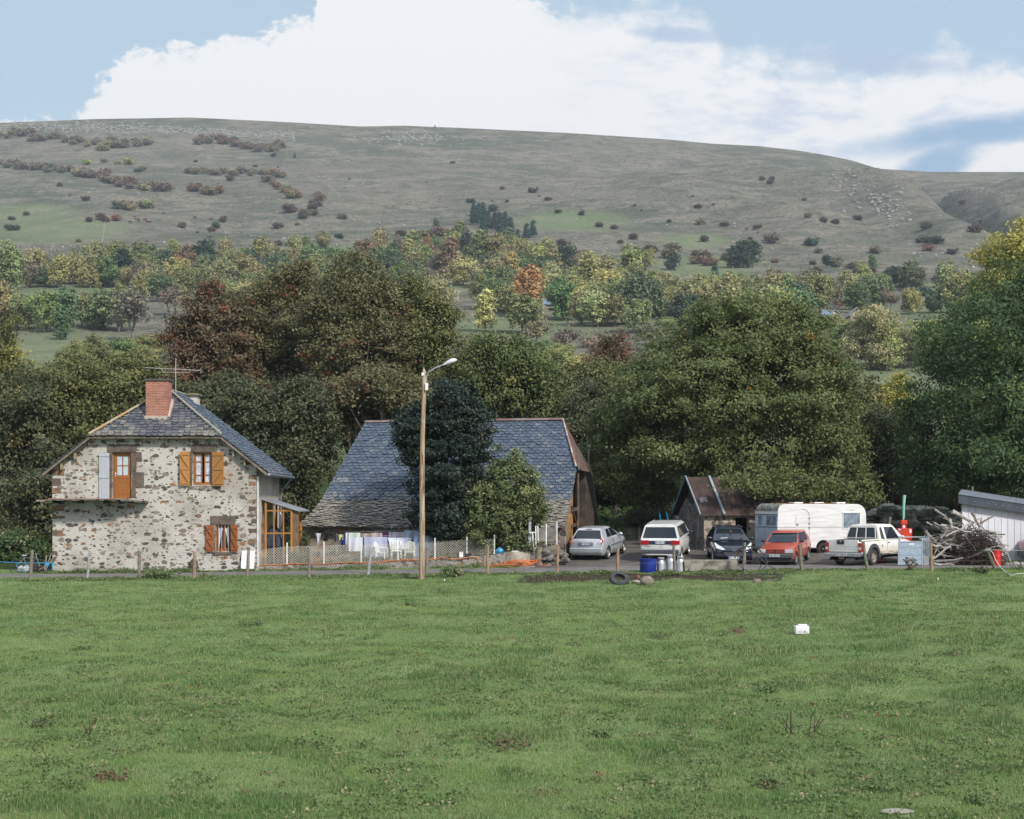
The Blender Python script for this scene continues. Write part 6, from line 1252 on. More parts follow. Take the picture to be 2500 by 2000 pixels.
# --- street lamp
g0 = near(1028, 1414); Yl = g0.y; k = Yl/F
t = wthing('street_lamp', 'tall wooden street lamp pole with a curved arm, standing in the pasture edge', 'street lamp', tuple(g0))
pole_m, nt, b = newmat('lamp_pole_wood'); co = objco(nt, 1, 1, .25)
c = mixc(nt, noise(nt, co, 3, 6, .6).sm(.4, .6), (.36, .245, .15), (.42, .34, .27)); c = mixc(nt, noise(nt, objco(nt, 7, 7, .45), 2.2, 6, .65).sm(.50, .57)*.9, c, (.10, .055, .03)); nt.links.new(c, b.inputs['Base Color']); b.inputs['Roughness'].default_value = .85
bumpn(nt, b, noise(nt, objco(nt, 8, 8, .4), 2, 5), .5)
top = P(1034.5, 908, Yl); base_ = g0+Vector((0, 0, -.3)); s = MB(); pts = [base_.lerp(top, q/8)+Vector((.02*math.sin(q), 0, 0)) for q in range(9)]
s.tube(pts+[top+Vector((0, 0, .14))], [.118, .115, .110, .105, .100, .095, .090, .086, .082, .02], 14); s.build('pole', pole_m, t, smooth=40, fix=False)
s = MB(); a0 = P(1040, 945, Yl); s.tube([a0, P(1041, 920, Yl), P(1047, 908, Yl), P(1062, 899, Yl), P(1084, 890, Yl)], .025, 8); s.build('arm', mat('galvanised', (.42, .45, .48), (.32, .35, .38), rough=.45, metal=.4), t, fix=False, smooth=50)
s = MB(); p0, p1 = P(1082, 892, Yl), P(1116, 879, Yl); d = (p1-p0); L_ = d.length; d.normalize(); prof = [(0, .03), (.1, .055), (.3, .10), (.55, .135), (.8, .125), (.95, .075), (1, .02)]
V = []; n = 12
for q, r in prof:
    for kk in range(n): a = 2*math.pi*kk/n; u = Vector((-d.z, 0, d.x)); V.append(p0+d*q*L_+u*r*math.sin(a)*(1.0 if math.sin(a) > 0 else .45)+Vector((0, 1, 0))*r*.9*math.cos(a))
s.add(V, [(i*n+kk, i*n+(kk+1) % n, (i+1)*n+(kk+1) % n, (i+1)*n+kk) for i in range(len(prof)-1) for kk in range(n)]+[tuple(range(n)), tuple(range((len(prof)-1)*n, len(prof)*n))]); s.build('lamp_head', mat('lamp_shell', (.62, .64, .68), (.5, .52, .56), rough=.4), t, smooth=50)
s = MB(); p = P(1042, 945, Yl); s.box(p.x-.06, p.x+.06, p.y-.16, p.y-.08, p.z-.14, p.z+.14); s.build('junction_box', white_pl, t, bevel=.01); s = MB(); p = P(1033, 914, Yl); s.box(p.x-.05, p.x+.05, p.y-.13, p.y-.08, p.z-.06, p.z+.06); s.build('meter_cap', white_pl, t)
# --- wire fence along the lane
posts = [(74, 1420, 79, 1343, 'g'), (213, 1412, 219, 1346, 'l'), (341, 1417, 340, 1345, 'g'), (473, 1412, 476, 1347, 'o'), (604, 1410, 607, 1342, 'g'), (755, 1410, 755, 1337, 'g'), (898, 1412, 906, 1337, 'l'), (1040, 1406, 1043, 1338, 'g'), (1190, 1404, 1191, 1332, 'o'),
         (1361, 1407, 1362, 1330, 'o'), (1508, 1402, 1509, 1338, 'o'), (1647, 1397, 1645, 1331, 'g'), (1816, 1399, 1818, 1325, 'g'), (1958, 1398, 1951, 1330, 'v'), (2119, 1392, 2107, 1322, 'v'), (2275, 1394, 2272, 1325, 'o'), (2430, 1392, 2408, 1338, 'v'), (-70, 1421, -68, 1344, 'g'), (2575, 1390, 2572, 1325, 'g')]
fence = wthing('wire_fence', 'barbed wire fence on crooked wooden posts along the lane', 'fence', (0, 58, .2))
pm = {'g': mat('post_grey', (.25, .22, .185), (.15, .13, .11), scale=6, rough=.95, st=(3, 3, .6), bump=.4), 'l': mat('post_pale', (.36, .36, .37), (.24, .235, .23), scale=6, st=(3, 3, .6)), 'o': mat('post_brown', (.35, .24, .15), (.20, .14, .10), scale=5, st=(3, 3, .6)), 'v': mat('post_mossy', (.19, .19, .14), (.12, .125, .085), scale=5, st=(3, 3, .6))}
tops = []
for i, (bx, by, tx, ty, c_) in enumerate(posts):
    Yp = 57.9+random.uniform(-.05, .05); g_ = P(bx, by, Yp); g_.z = min(g_.z, Hs(g_.x, Yp)); tp = P(tx, ty, Yp); r0 = random.uniform(.058, .075); s = MB(); pts = [g_+Vector((0, 0, -.3))]+[g_.lerp(tp, q/4)+Vector((random.uniform(-.012, .012), 0, 0)) for q in range(5)]
    s.tube(pts, [r0*1.05, r0, r0*.98, r0*.93, r0*.9, r0*.86], 9, wob=.06); s.build('post', pm[c_], fence, fix=False, smooth=50); tops.append((g_, tp))
srt = sorted(tops, key=lambda a: a[0].x)
for hh in (.42, .86):
    s = MB()
    for (g1, t1), (g2, t2) in zip(srt[:-1], srt[1:]):
        a, b_ = g1.lerp(t1, hh)+Vector((0, -.075, 0)), g2.lerp(t2, hh)+Vector((0, -.075, 0)); mid = a.lerp(b_, .5)+Vector((0, 0, -.03)); s.tube([a, a.lerp(mid, .5)+Vector((0, 0, -.008)), mid, b_.lerp(mid, .5)+Vector((0, 0, -.008)), b_], .0035, 4, cap=False)
    s.build('wire', mat('fence_wire', (.22, .20, .19), rough=.6, metal=.4), fence, fix=False)
# --- low garden wall and white lattice fence
gw = wthing('garden_wall', 'low crumbling stone garden wall under the white lattice fence', 'wall', tuple(G(900, 64)))
wtop = lambda px: float(np.interp(px, [600, 700, 900, 1060, 1180, 1290], [1382, 1380, 1375, 1366, 1356, 1347]))
m_gw = stonewall('garden_rubble', (.27, .255, .23), (.13, .125, .11), .85, scale=4.5, sz=1.5, orange=.05, big=.45, bright=1.2)
xs = np.linspace(604, 1262, 100)
s = MB(); V = []; Yw = 63.6
for px in xs:
    x = PX(px, Yw); zb = Hs(x, Yw)-.25; zt_ = P(px, wtop(px), Yw).z; j = random.uniform(-.03, .03); f_ = random.uniform(-.05, .05)
    V += [(x, Yw+f_-.02, zb), (x, Yw+f_, (zb+.25+zt_)/2+j), (x, Yw+.05+f_*.3, zt_-.03+j), (x, Yw+.12, zt_+j), (x, Yw+.5, zt_+j), (x, Yw+.52, zb)]
n = 6; m_ = len(xs); s.add(V, [(i*n+k, i*n+(k+1) % n, (i+1)*n+(k+1) % n, (i+1)*n+k) for i in range(m_-1) for k in range(n)]+[tuple(range(n)), tuple(range((m_-1)*n, m_*n))]); s.build('rubble', m_gw, gw, smooth=30)
s = MB(); cx = PX(1272, Yw+.2); zt_ = P(1280, 1348, Yw).z; s.lathe([(.72, -.8), (.70, -.2), (.60, .0), (0, .02)], 18, (cx-.25, Yw+.55, zt_)); s.build('rounded_end', mat('lichen_render', (.34, .31, .26), (.20, .18, .14), scale=3, rough=1, bump=.5), gw, smooth=40)
lat = wthing('lattice_fence', 'white plastic lattice fence with white posts on the garden wall', 'fence', tuple(G(900, 63.9)))
Yf = 63.85; ftop = lambda px: float(np.interp(px, [610, 640, 700, 1000, 1210], [1372, 1341, 1334, 1326, 1314])); fbot = lambda px: wtop(px)-1
lpx = [701, 791, 882, 972, 1062, 1140, 1207]
edges = [617]+lpx
for a, b_ in zip(edges[:-1], edges[1:]):
    s = MB(); x0, x1 = PX(a, Yf)+.03, PX(b_, Yf)-.03; step = .118; zlo = min(P(a, fbot(a), Yf).z, P(b_, fbot(b_), Yf).z); zhi = max(P(a, ftop(a), Yf).z, P(b_, ftop(b_), Yf).z)
    def inside(x, z): px = HX+x/Yf*F; return x0 <= x <= x1 and P(0, fbot(px), Yf).z <= z <= P(0, ftop(px), Yf).z
    for dirn in (1, -1):
        u = x0-(zhi-zlo) if dirn == 1 else x0
        while u < (x1 if dirn == 1 else x1+(zhi-zlo)):
            run = []; q = 0
            while q <= zhi-zlo+.001:
                x, z = u+dirn*q, zlo+q
                if inside(x, z): run.append((x, Yf+dirn*.004, z))
                q += .02
            if len(run) > 2: s.bar(run[0], run[-1], .010, .032, up=(0, 1, 0))
            u += step
    s.build('lattice_panel', mat('cream_plastic', (.66, .64, .56), (.58, .56, .48), rough=.6), lat, fix=False)
for px in lpx: s = MB(); x = PX(px, Yf); s.box(x-.03, x+.03, Yf-.04, Yf+.02, P(px, wtop(px), Yf).z-.05, P(px, ftop(px)-9, Yf).z); s.build('post', white_pt, lat)
# orange hose along the wall and its coil
om = mat('orange_hose', (.62, .17, .04), (.50, .14, .04), rough=.5)
t = wthing('orange_hose', 'long orange hose running along the foot of the lattice fence and coiled at the lane', 'hose', tuple(G(1100, 63.3)))
s = MB(); pts = [P(px, wtop(px)-1.5+1.2*math.sin(px*.05), Yw-.0)+Vector((0, .06, 0)) for px in range(606, 1065, 18)]+[P(1080, 1362, Yw), P(1110, 1366, Yw-.05), P(1150, 1361, Yw), P(1166, 1362, Yw-.05), P(1172, 1372, Yw-.12)]
gp = lambda px, Y, dz=.05: G(px, Y, dz)
pts += [gp(1186, 63.1), gp(1200, 62.9), gp(1215, 62.8), gp(1240, 62.75), gp(1270, 62.9), gp(1292, 63.2)]; s.tube(pts, .022, 6, cap=False); s.build('hose_run', om, t, fix=False, smooth=60)
s = MB(); pts = []
for q in range(90): a = q/90*math.pi*9; rx = .62+.12*math.sin(q*.7)+.1*math.sin(q*.13); pts.append(gp(1262, 63.0, .06+.0025*q)+Vector((math.cos(a)*rx*1.15+.006*q-.2, math.sin(a)*rx*.45, .02*math.sin(a*1.3+q)+.02)))
s.tube(pts, .02, 6, cap=False); p = gp(1300, 62.9, .05); s.tube([p, p+Vector((.1, 0, .25)), p+Vector((.35, .05, .3)), p+Vector((.3, .1, .02)), p+Vector((.75, .0, .02))], .02, 6); s.build('hose_coil', om, t, fix=False, smooth=60)
# things standing on the wall
def on_wall(px): return P(px, wtop(px), Yw+.25)
p = on_wall(1126); t = wthing('white_box', 'small white box standing on the garden wall', 'box', tuple(p)); MB().box(p.x-.085, p.x+.085, p.y-.1, p.y+.1, p.z, p.z+.21).build('box', white_pl, t, bevel=.01); MB().box(p.x-.092, p.x+.092, p.y-.107, p.y+.107, p.z+.21, p.z+.235).build('lid', white_pl, t)
p = on_wall(1145); t = wthing('black_crate', 'low black crate on the garden wall beside the white box', 'crate', tuple(p)); s = MB(); s.box(p.x-.13, p.x+.13, p.y-.1, p.y+.1, p.z, p.z+.02); [s.box(*q) for q in ((p.x-.13, p.x-.11, p.y-.1, p.y+.1, p.z+.02, p.z+.14), (p.x+.11, p.x+.13, p.y-.1, p.y+.1, p.z+.02, p.z+.14), (p.x-.11, p.x+.11, p.y-.1, p.y-.08, p.z+.02, p.z+.14), (p.x-.11, p.x+.11, p.y+.08, p.y+.1, p.z+.02, p.z+.14))]; s.build('crate', blk, t)
p = on_wall(1221); t = wthing('blue_bag', 'crumpled bright blue plastic bag on the end of the garden wall', 'bag', tuple(p)); s = MB(); s.ball((p.x, p.y, p.z+.14), (.15, .12, .15), 14, 10, .16); s.ball((p.x-.14, p.y, p.z+.12), (.06, .06, .10), 8, 6, .2); s.build('bag', mat('blue_bag_plastic', (.02, .25, .50), (.05, .36, .60), scale=6, rough=.35), t, smooth=50)
p = on_wall(1256); t = wthing('white_rag', 'white rag lying on the rounded wall end', 'cloth', tuple(p)); s = MB(); s.ball((p.x, p.y, p.z+.05), (.2, .12, .05), 12, 6, .25); s.build('rag', mat('rag_cloth', (.6, .6, .62), rough=.9), t, smooth=60)
# gate corner between wall and yard
t = wthing('garden_gate', 'white-painted tubular garden gate frame beside the silver car', 'gate', tuple(G(1300, 64)))
s = MB(); y = 64; q = lambda px, py: P(px, py, 64)
s.bar(q(1278, 1300), q(1308, 1300), .045); s.bar(q(1300, 1300), q(1306, 1368), .06); s.bar(q(1308, 1284), q(1309, 1366), .05); s.bar(q(1313, 1284), q(1314, 1325), .05); s.build('gate_frame', white_pt, t)
s = MB(); s.prism([q(1291, 1268), q(1297, 1258), q(1297, 1333), q(1290, 1336)], (0, .03, 0)); s.build('sheet', mat('grey_sheet', (.42, .43, .46), rough=.6), t)
t = wthing('mesh_fence', 'short rusty white mesh fence panel next to the silver car', 'fence', tuple(G(1340, 64)))
for px, py in ((1333, 1279), (1359, 1273)): s = MB(); s.bar(q(px, 1330), q(px, py), .05); s.build('post', white_pt, t)
s = MB()
for a, b_ in ((1314, 1333), (1333, 1359)):
    zt0 = 1288-(a-1314)*.12
    for i in range(14): u = i/13; px = a+(b_-a)*u; s.bar(q(px, zt0+3*math.sin(u*3)), q(px, 1322), .008)
    for i in range(12): py = zt0+2+i*2.9; s.bar(q(a, py), q(b_, py-1), .008)
s.build('mesh_panel', mat('dull_mesh', (.50, .49, .47), (.35, .3, .26), rough=.7), t, fix=False)
t = wthing('gate_pillar', 'mossy stone gate pillar between path and silver car', 'pillar', tuple(G(1317, 63.8))); p = G(1317, 63.8)
s = MB(); s.lathe([(.20, -.2), (.19, .3), (.17, .7), (.15, .82), (0, .84)], 10, (p.x, p.y, p.z)); s.build('pillar', mat('mossy_stone', (.25, .21, .16), (.12, .11, .07), scale=5, rough=1, bump=.7), t, smooth=40)
t = wthing('rubble_bank', 'dark mossy rubble bank under the mesh fence', 'wall', tuple(G(1345, 64))); s = MB()
for i in range(70): px = random.uniform(1325, 1382); Yq = random.uniform(63.6, 64.8); p = G(px, Yq); hh = (.75-(px-1325)/57*.3)*random.random(); r = random.uniform(.08, .2); s.ball((p.x, Yq, p.z+hh), (r*1.2, r, r*.8), 7, 5, .2)
s.build('masonry', mat('bank_stone', (.20, .185, .16), (.06, .058, .045), scale=3, rough=1, bump=.6), t, smooth=40)
# --- laundry
lm = {}
def cloth(name, label, px0, px1, py0, py1, Y, m_, cat='laundry', sag=0, skew=0, fold=.05, grp='washing on the line'):
    n, mm = 16, 8; V = []; t0 = wthing(name, label, cat, tuple(P((px0+px1)/2, py1, Y)), grp)
    ph = random.random()*6
    for i in range(mm):
        v = i/(mm-1)
        for j in range(n+1):
            u = j/n; px = px0+(px1-px0)*u+skew*v*(1-2*u)*.5; py = py0+(py1-py0)*v+sag*math.sin(u*math.pi)*(1-v*.5); V.append(P(px, py, Y)+Vector((0, fold*math.sin(u*9+ph+v*1.2)*(.3+v)-.15*v*0, 0)))
    s = MB(); s.add(V, [(i*(n+1)+j, i*(n+1)+j+1, (i+1)*(n+1)+j+1, (i+1)*(n+1)+j) for i in range(mm-1) for j in range(n)]); s.build('cloth', m_, t0, smooth=80, fix=False)
cm = lambda nm, a, b_=None, sc=5: mat(nm, a, b_, scale=sc, rough=.95, spec=.1)
def stripes(nm, cols, sc):
    m, nt, b = newmat(nm); t = nt.nodes.new('ShaderNodeTexCoord'); s3 = nt.nodes.new('ShaderNodeSeparateXYZ'); nt.links.new(t.outputs['Object'], s3.inputs[0]); x = E(nt, s3.outputs[0])*sc
    n = noise(nt, comb(nt, x, 0, 0), 1, 2); cr = nt.nodes.new('ShaderNodeValToRGB'); nt.links.new(n.s, cr.inputs[0]); cr.color_ramp.interpolation = 'CONSTANT'
    for i, c in enumerate(cols):
        e = cr.color_ramp.elements[i] if i < 2 else cr.color_ramp.elements.new(.3+.4*i/len(cols)); e.position = 0 if i == 0 else .3+.4*i/len(cols); e.color = (*c, 1)
    nt.links.new(cr.outputs[0], b.inputs['Base Color']); b.inputs['Roughness'].default_value = .95; return m
Ya, Yb = 66.1, 65.4
cloth('towel', 'pale green towel at the left of the rear washing line', 851, 880, 1301, 1313, Ya, cm('mint_towel', (.55, .62, .55), (.48, .54, .5)))
cloth('cloth', 'brownish pink cloth on the rear washing line', 882, 905, 1302, 1312, Ya, cm('rosy_cloth', (.42, .30, .29), (.3, .22, .22)))
cloth('striped_cloth', 'striped multicoloured cloth on the rear washing line', 905, 933, 1301, 1311, Ya, stripes('stripe_a', [(.5, .5, .6), (.08, .08, .25), (.6, .5, .25), (.55, .4, .45), (.1, .05, .1), (.6, .55, .6)], 26))
cloth('purple_cloth', 'dark purple cloth hanging between two striped cloths', 932, 949, 1300, 1311, Ya, cm('purple_cloth', (.06, .02, .08), (.18, .06, .2), 20))
cloth('striped_cloth', 'wide pale striped cloth on the rear washing line', 949, 986, 1299, 1313, Ya, stripes('stripe_b', [(.6, .62, .68), (.3, .1, .18), (.62, .62, .66), (.5, .4, .55), (.66, .66, .7), (.2, .15, .35)], 20))
cloth('blue_towel', 'light blue towel with a small red motif, left of the lamp pole', 986, 1023, 1295, 1318, Ya, cm('sky_towel', (.38, .45, .58), (.46, .52, .63)))
cloth('grey_towel', 'greyish pink towel just right of the lamp pole', 1034, 1047, 1290, 1308, Ya, cm('grey_pink', (.42, .38, .42)))
cloth('white_cloth', 'white cloth with a faint dark print on the front washing line', 851, 886, 1312, 1346, Yb, cm('print_white', (.60, .62, .70), (.55, .57, .66)), fold=.07)
cloth('lilac_sheet', 'large lilac sheet on the front washing line', 889, 946, 1311, 1360, Yb, cm('lilac_sheet', (.44, .46, .60), (.38, .40, .54)), fold=.1)
cloth('white_sheet', 'white sheet with a small dark motif, behind the white chairs', 947, 1006, 1313, 1340, Yb, cm('white_sheet', (.60, .64, .74), (.52, .56, .68)), skew=14, fold=.08)
cloth('blue_sheet', 'blue patterned sheet behind the foot of the lamp pole', 1010, 1056, 1306, 1368, Yb, cm('blue_sheet', (.22, .30, .46), (.34, .42, .56), 8), fold=.1)
cloth('teal_cloth', 'teal cloth right of the lamp pole under the dark tree', 1037, 1064, 1306, 1320, Yb+.3, cm('teal_cloth', (.05, .11, .14), (.09, .17, .2), 8))
cloth('shirt', 'white shirt with narrow blue trim at the left of the washing', 843, 850, 1301, 1330, Yb, cm('shirt_white', (.62, .64, .70)))
cloth('trousers', 'dark navy garment with a white star at the left of the washing', 832, 844, 1312, 1331, Yb, cm('navy_garment', (.015, .03, .12), (.03, .05, .2)))
cloth('yellow_duster', 'small square yellow duster hung by one corner', 826, 838, 1306, 1318, Yb, cm('yellow_duster', (.60, .60, .30)))
cloth('white_garment', 'white garment hanging on the barn wall, left of the washing', 770, 784, 1302, 1334, 66.8, cm('garment_white', (.58, .60, .68)), skew=12)
for nm, pxa, pya, pxb, pyb, Yq, lb in (('washing_line', 846, 1300, 1085, 1285, Ya, 'rear washing line strung before the barn wall'), ('washing_line', 822, 1305, 1066, 1304, Yb, 'front washing line strung before the barn wall')):
    t = wthing(nm, lb, 'washing line', tuple(P(950, 1310, Yq))); s = MB(); a, b_ = P(pxa, pya, Yq), P(pxb, pyb, Yq); s.tube([a, a.lerp(b_, .5)+Vector((0, 0, -.06)), b_], .006, 4); s.build('line', mat('line_cord', (.5, .5, .48)), t, fix=False)
    for pp in (a, b_): s = MB(); s.tube([(pp.x, pp.y, Hs(pp.x, pp.y)-.1), (pp.x, pp.y, pp.z+.05)], .022, 6); s.build('line_post', zinc, t, fix=False)
t = wthing('clothes_pegs', 'row of pale pegs hanging on a spare line under the barn eave', 'pegs', tuple(P(990, 1290, 66.2)))
s = MB(); s.tube([P(935, 1288, 66.2), P(1064, 1285, 66.2)], .004, 4)
s.build('line', mat('line_cord', (.5, .5, .48)), t, fix=False)
for px in (939, 945, 956, 961, 969, 976, 990, 1057): s = MB(); a = P(px, 1287, 66.2); s.bar(a, a+Vector((random.uniform(-.04, .04), 0, -.08)), .014); s.build('peg', mat('peg_blue', (.35, .5, .55)) if px % 2 else white_pl, t)
# --- plastic chairs
def chair():
    t = thing('garden_chair', 'x', 'chair', group='white plastic garden chairs'); m_ = white_pl
    MB().box(-.21, .21, -.21, .21, .40, .43).build('seat', m_, t, bevel=.012)
    s = MB(); s.tube([(-.21, .2, .42), (-.22, .27, .70), (-.15, .31, .86), (0, .32, .90), (.15, .31, .86), (.22, .27, .70), (.21, .2, .42)], .018, 6)
    for k in range(5): x = -.14+.07*k; s.bar((x, .20, .42), (x*1.05, .31, .87), .035, .012, up=(0, 1, 0))
    s.build('backrest', m_, t, fix=False, smooth=50)
    for sx in (-1, 1):
        s = MB(); s.tube([(sx*.22, -.2, .42), (sx*.26, -.2, .62), (sx*.26, .05, .66), (sx*.23, .27, .66)], .018, 6); s.build('armrest', m_, t, fix=False, smooth=50)
        for sy in (-1, 1): s = MB(); s.bar((sx*.20, sy*.19, .41), (sx*.24, sy*.24, 0), .035); s.build('leg', m_, t)
    return t
c0 = chair()
for i, (px, Yc, rz, lb, dz) in enumerate(((932, 64.9, R(75), 'left white plastic chair, seen from its side, behind the lattice fence', .12), (968, 65.0, R(0), 'middle white plastic chair with its back to the washing', .18), (1000, 64.9, R(190), 'right white plastic chair beside the lamp pole', .12))):
    g_ = G(px, Yc, dz+.1); o = c0 if i == 0 else copy_tree(c0, tuple(g_)); o.location = g_; o.rotation_euler = (0, 0, rz); o['label'] = lb
# planters, plants inside the garden
pot = mat('terracotta', (.42, .16, .08), (.34, .12, .06), rough=.9)
def planter():
    t = thing('flower_pot', 'x', 'flower pot', group='terracotta pots behind the lattice fence'); s = MB(); s.lathe([(.0, 0), (.09, 0), (.13, .2), (.15, .2), (.15, .24), (.12, .24), (.10, .18), (0, .18)], 12); s.build('pot', pot, t, smooth=40)
    rg = np.random.default_rng(5); C, cl, out, _ = crown_pts([(0, 0, .34, .16, .16, .13)], 20, 9, .07, .8, rg); link('plant', leafmesh('plant', C, .07, rg, L_ivy, cl, .5, out), t); return t
p0 = planter(); pl = [(842, 'far left pot, below the white-printed cloth'), (868, 'second pot from the left below the washing'), (893, 'pot below the left edge of the lilac sheet'), (920, 'pot in front of the left white chair'), (948, 'pot between the left and middle white chairs'), (985, 'pot in front of the middle white chair'), (1008, 'pot in front of the right white chair'), (905, 'small pot set back under the lilac sheet')]
for i, (px, lb) in enumerate(pl): o = p0 if i == 0 else copy_tree(p0, (0, 0, 0)); o.location = G(px, 64.4+(.3 if i == 7 else 0), .0); o['label'] = 'terracotta '+lb
L_weed = leafmat('pasture_weed_leaf', (.085, .135, .045), (.16, .21, .085), (.3, .26, .15), .08, trans=.25)
def plant(name, label, g_, rx, rz, n, per, cr, size, m_, seed, cat='plant', ry=None, stem=True):
    rg = np.random.default_rng(seed); t = thing(name, label, cat, tuple(g_)); C, cl, out, cc = crown_pts([(0, 0, rz, rx, ry or rx, rz)], n, per, cr, .8, rg, .4); C[:, 2] = np.maximum(C[:, 2], -.02)
    link('foliage', leafmesh('foliage', C, size, rg, m_, cl, .6, out, .7), t)
    if stem: s = MB(); [s.tube([(0, 0, -.1), tuple(Vector(cc[i])*.5), tuple(cc[i])], .012, 4, cap=False) for i in range(min(6, len(cc)))]; s.build('stem', bark, t, fix=False)
    return t
plant('garden_bush', 'dark green bush behind the left part of the lattice fence', G(722, 64.7), .5, .45, 90, 26, .14, .09, L_ivy, 1, 'bush'); plant('climbing_plant', 'thin climbing plant on the barn wall near the porch', P(745, 1345, 66.9), .25, .45, 26, 14, .14, .07, L_dark, 2)
plant('garden_bush', 'leafy bush inside the glazed porch corner by the dish', G(690, 67.8), .5, .6, 70, 26, .16, .1, L_ivy, 3, 'bush'); plant('garden_bush', 'shaded bush behind the lattice fence under the dark tree', G(1095, 64.7), .9, .35, 120, 24, .16, .09, L_dark, 4, 'bush')
plant('garden_bush', 'low green planting behind the middle of the lattice fence', G(820, 64.5), 1.4, .17, 90, 20, .12, .07, L_ivy, 5, 'bush', ry=.3)
# --- tub, milk cans, trough
Yt = 58.75; g_ = G(1582, Yt)
t = wthing('blue_tub', 'large blue plastic tub standing on the verge', 'tub', tuple(g_)); s = MB(); gz = P(1582, 1402, Yt).z
s.lathe([(0, .02), (.29, .0), (.335, .10), (.345, .60), (.365, .61), (.365, .64), (.335, .64), (.325, .12), (.0, .06)], 28, (g_.x, g_.y, gz)); s.build('tub', mat('blue_plastic', (.012, .028, .22), (.02, .04, .27), rough=.45), t, smooth=40)
s = MB(); s.lathe([(.343, .40), (.352, .41), (.352, .43), (.343, .44)], 28, (g_.x, g_.y, gz)); s.build('rib', _mc['blue_plastic'], t, smooth=60)
alu = mat('milk_can_aluminium', (.50, .51, .53), (.36, .37, .40), scale=3, rough=.38, metal=.55)
def can():
    t = thing('milk_can', 'x', 'milk can', group='aluminium milk cans'); s = MB(); s.lathe([(0, 0), (.165, 0), (.17, .03), (.165, .05), (.168, .42), (.16, .47), (.12, .53), (.112, .55), (.112, .60), (.13, .62), (0, .62)], 20); s.build('body', alu, t, smooth=45)
    s = MB(); s.lathe([(.135, .60), (.14, .63), (.14, .66), (.10, .68), (0, .685)], 18); s.build('lid', alu, t, smooth=45)
    for sx in (-1, 1): s = MB(); s.tube([(sx*.11, 0, .55), (sx*.18, 0, .56), (sx*.18, 0, .50), (sx*.155, 0, .47)], .012, 6); s.build('handle', alu, t, fix=False)
    return t
c0 = can()
for i, (px, py, lb) in enumerate(((1614, 1401, 'aluminium milk can next to the blue tub'), (1637, 1396, 'middle aluminium milk can, left of the fence post'), (1661, 1398, 'aluminium milk can between fence post and concrete trough'))):
    Y_ = 58.8+(.15 if i == 1 else 0); p = P(px, py, Y_); o = c0 if i == 0 else copy_tree(c0, (0, 0, 0)); o.location = p; o.rotation_euler = (0, 0, R(20*i)); o['label'] = lb
t = wthing('concrete_trough', 'long weathered concrete drinking trough on the verge', 'trough', tuple(G(1735, 58.8))); s = MB()
a, b_ = P(1669, 1393, 58.7), P(1801, 1396, 58.7); x0, x1, z0, z1 = a.x, b_.x, a.z-.02, P(0, 1368, 58.7).z
s.prism([(x0+.05, 58.6, z0), (x1-.05, 58.6, z0), (x1, 58.55, z1), (x0, 58.55, z1)], (0, .08, 0)); s.prism([(x0+.05, 59.2, z0), (x1-.05, 59.2, z0), (x1, 59.25, z1), (x0, 59.25, z1)], (0, .08, 0)); s.box(x0+.05, x1-.05, 58.68, 59.2, z0, z0+.1); s.box(x0+.03, x0+.11, 58.64, 59.24, z0, z1-.004); s.box(x1-.11, x1-.03, 58.64, 59.24, z0, z1-.004)
s.build('basin', mat('stained_concrete', (.34, .31, .26), (.13, .12, .095), scale=2.2, rough=.95, bump=.4, lo=.45, hi=.66), t); s = MB(); s.tube([(x0+.22, 58.58, z0+.08), (x0+.22, 58.52, z0+.08)], .035, 8); s.build('drain', zinc, t)
s = MB(); s.box((x0+x1)/2-.15, (x0+x1)/2+.2, 58.6, 58.9, z0-.12, z0); s.build('foot', mat('foot_stone', (.3, .28, .25)), t)
g_ = near(1513, 1428); t = wthing('scrap_tyre', 'old black tyre lying in the mud by the fence', 'tyre', tuple(g_)); s = MB(); s.lathe([(.20, -.08), (.33, -.09), (.375, -.05), (.375, .05), (.33, .09), (.20, .08), (.23, 0), (.20, -.08)], 30); M_ = Matrix.Translation(g_+Vector((0, .2, .20))) @ Matrix.Rotation(R(38), 4, 'X') @ Matrix.Rotation(R(8), 4, 'Y')
s.v = [tuple(M_ @ Vector(v)) for v in s.v]; s.build('casing', mat('dusty_tyre', (.06, .062, .066), (.03, .03, .032), scale=6, rough=.85, bump=.5), t, smooth=50)
def stone(name, label, g_, r, c_='field_stone', seed=1, cat='stone'):
    random.seed(seed); t = wthing(name, label, cat, tuple(g_)); s = MB(); s.ball((g_.x, g_.y, g_.z+r[2]*.6), r, 12, 9, .10); s.build('stone', mat(c_, *{'field_stone': ((.24, .20, .16), (.15, .13, .11)), 'grey_stone': ((.33, .31, .28), (.22, .2, .18)), 'red_stone': ((.28, .11, .07), (.2, .09, .06)), 'basalt_b': ((.10, .09, .085), (.05, .045, .04))}[c_], scale=5, rough=.95, bump=.6), t, smooth=70)
stone('boulder', 'rounded brown boulder in the mud right of the old tyre', near(1579, 1428), (.26, .2, .2), seed=2); stone('boulder', 'flat grey stone between the old tyre and the brown boulder', near(1553, 1424), (.16, .14, .07), 'grey_stone', 3)
stone('brick_piece', 'small red brick piece behind the flat grey stone', near(1558, 1413), (.08, .07, .08), 'red_stone', 4); stone('boulder', 'dark basalt boulder standing against the farmhouse wall', G(473, 62.9, .1), (.20, .16, .30), 'basalt_b', 5); stone('boulder', 'brown stone inside the ground loop of the black pipe', near(1848, 1424), (.16, .12, .10), seed=6)
stone('pale_mud_patch', 'pale mud patch in the near grass at the bottom right', near(2190, 1985), (.17, .10, .02), 'grey_stone', 7)  # pale mud patch, modelled like a flat stone
random.seed(21)
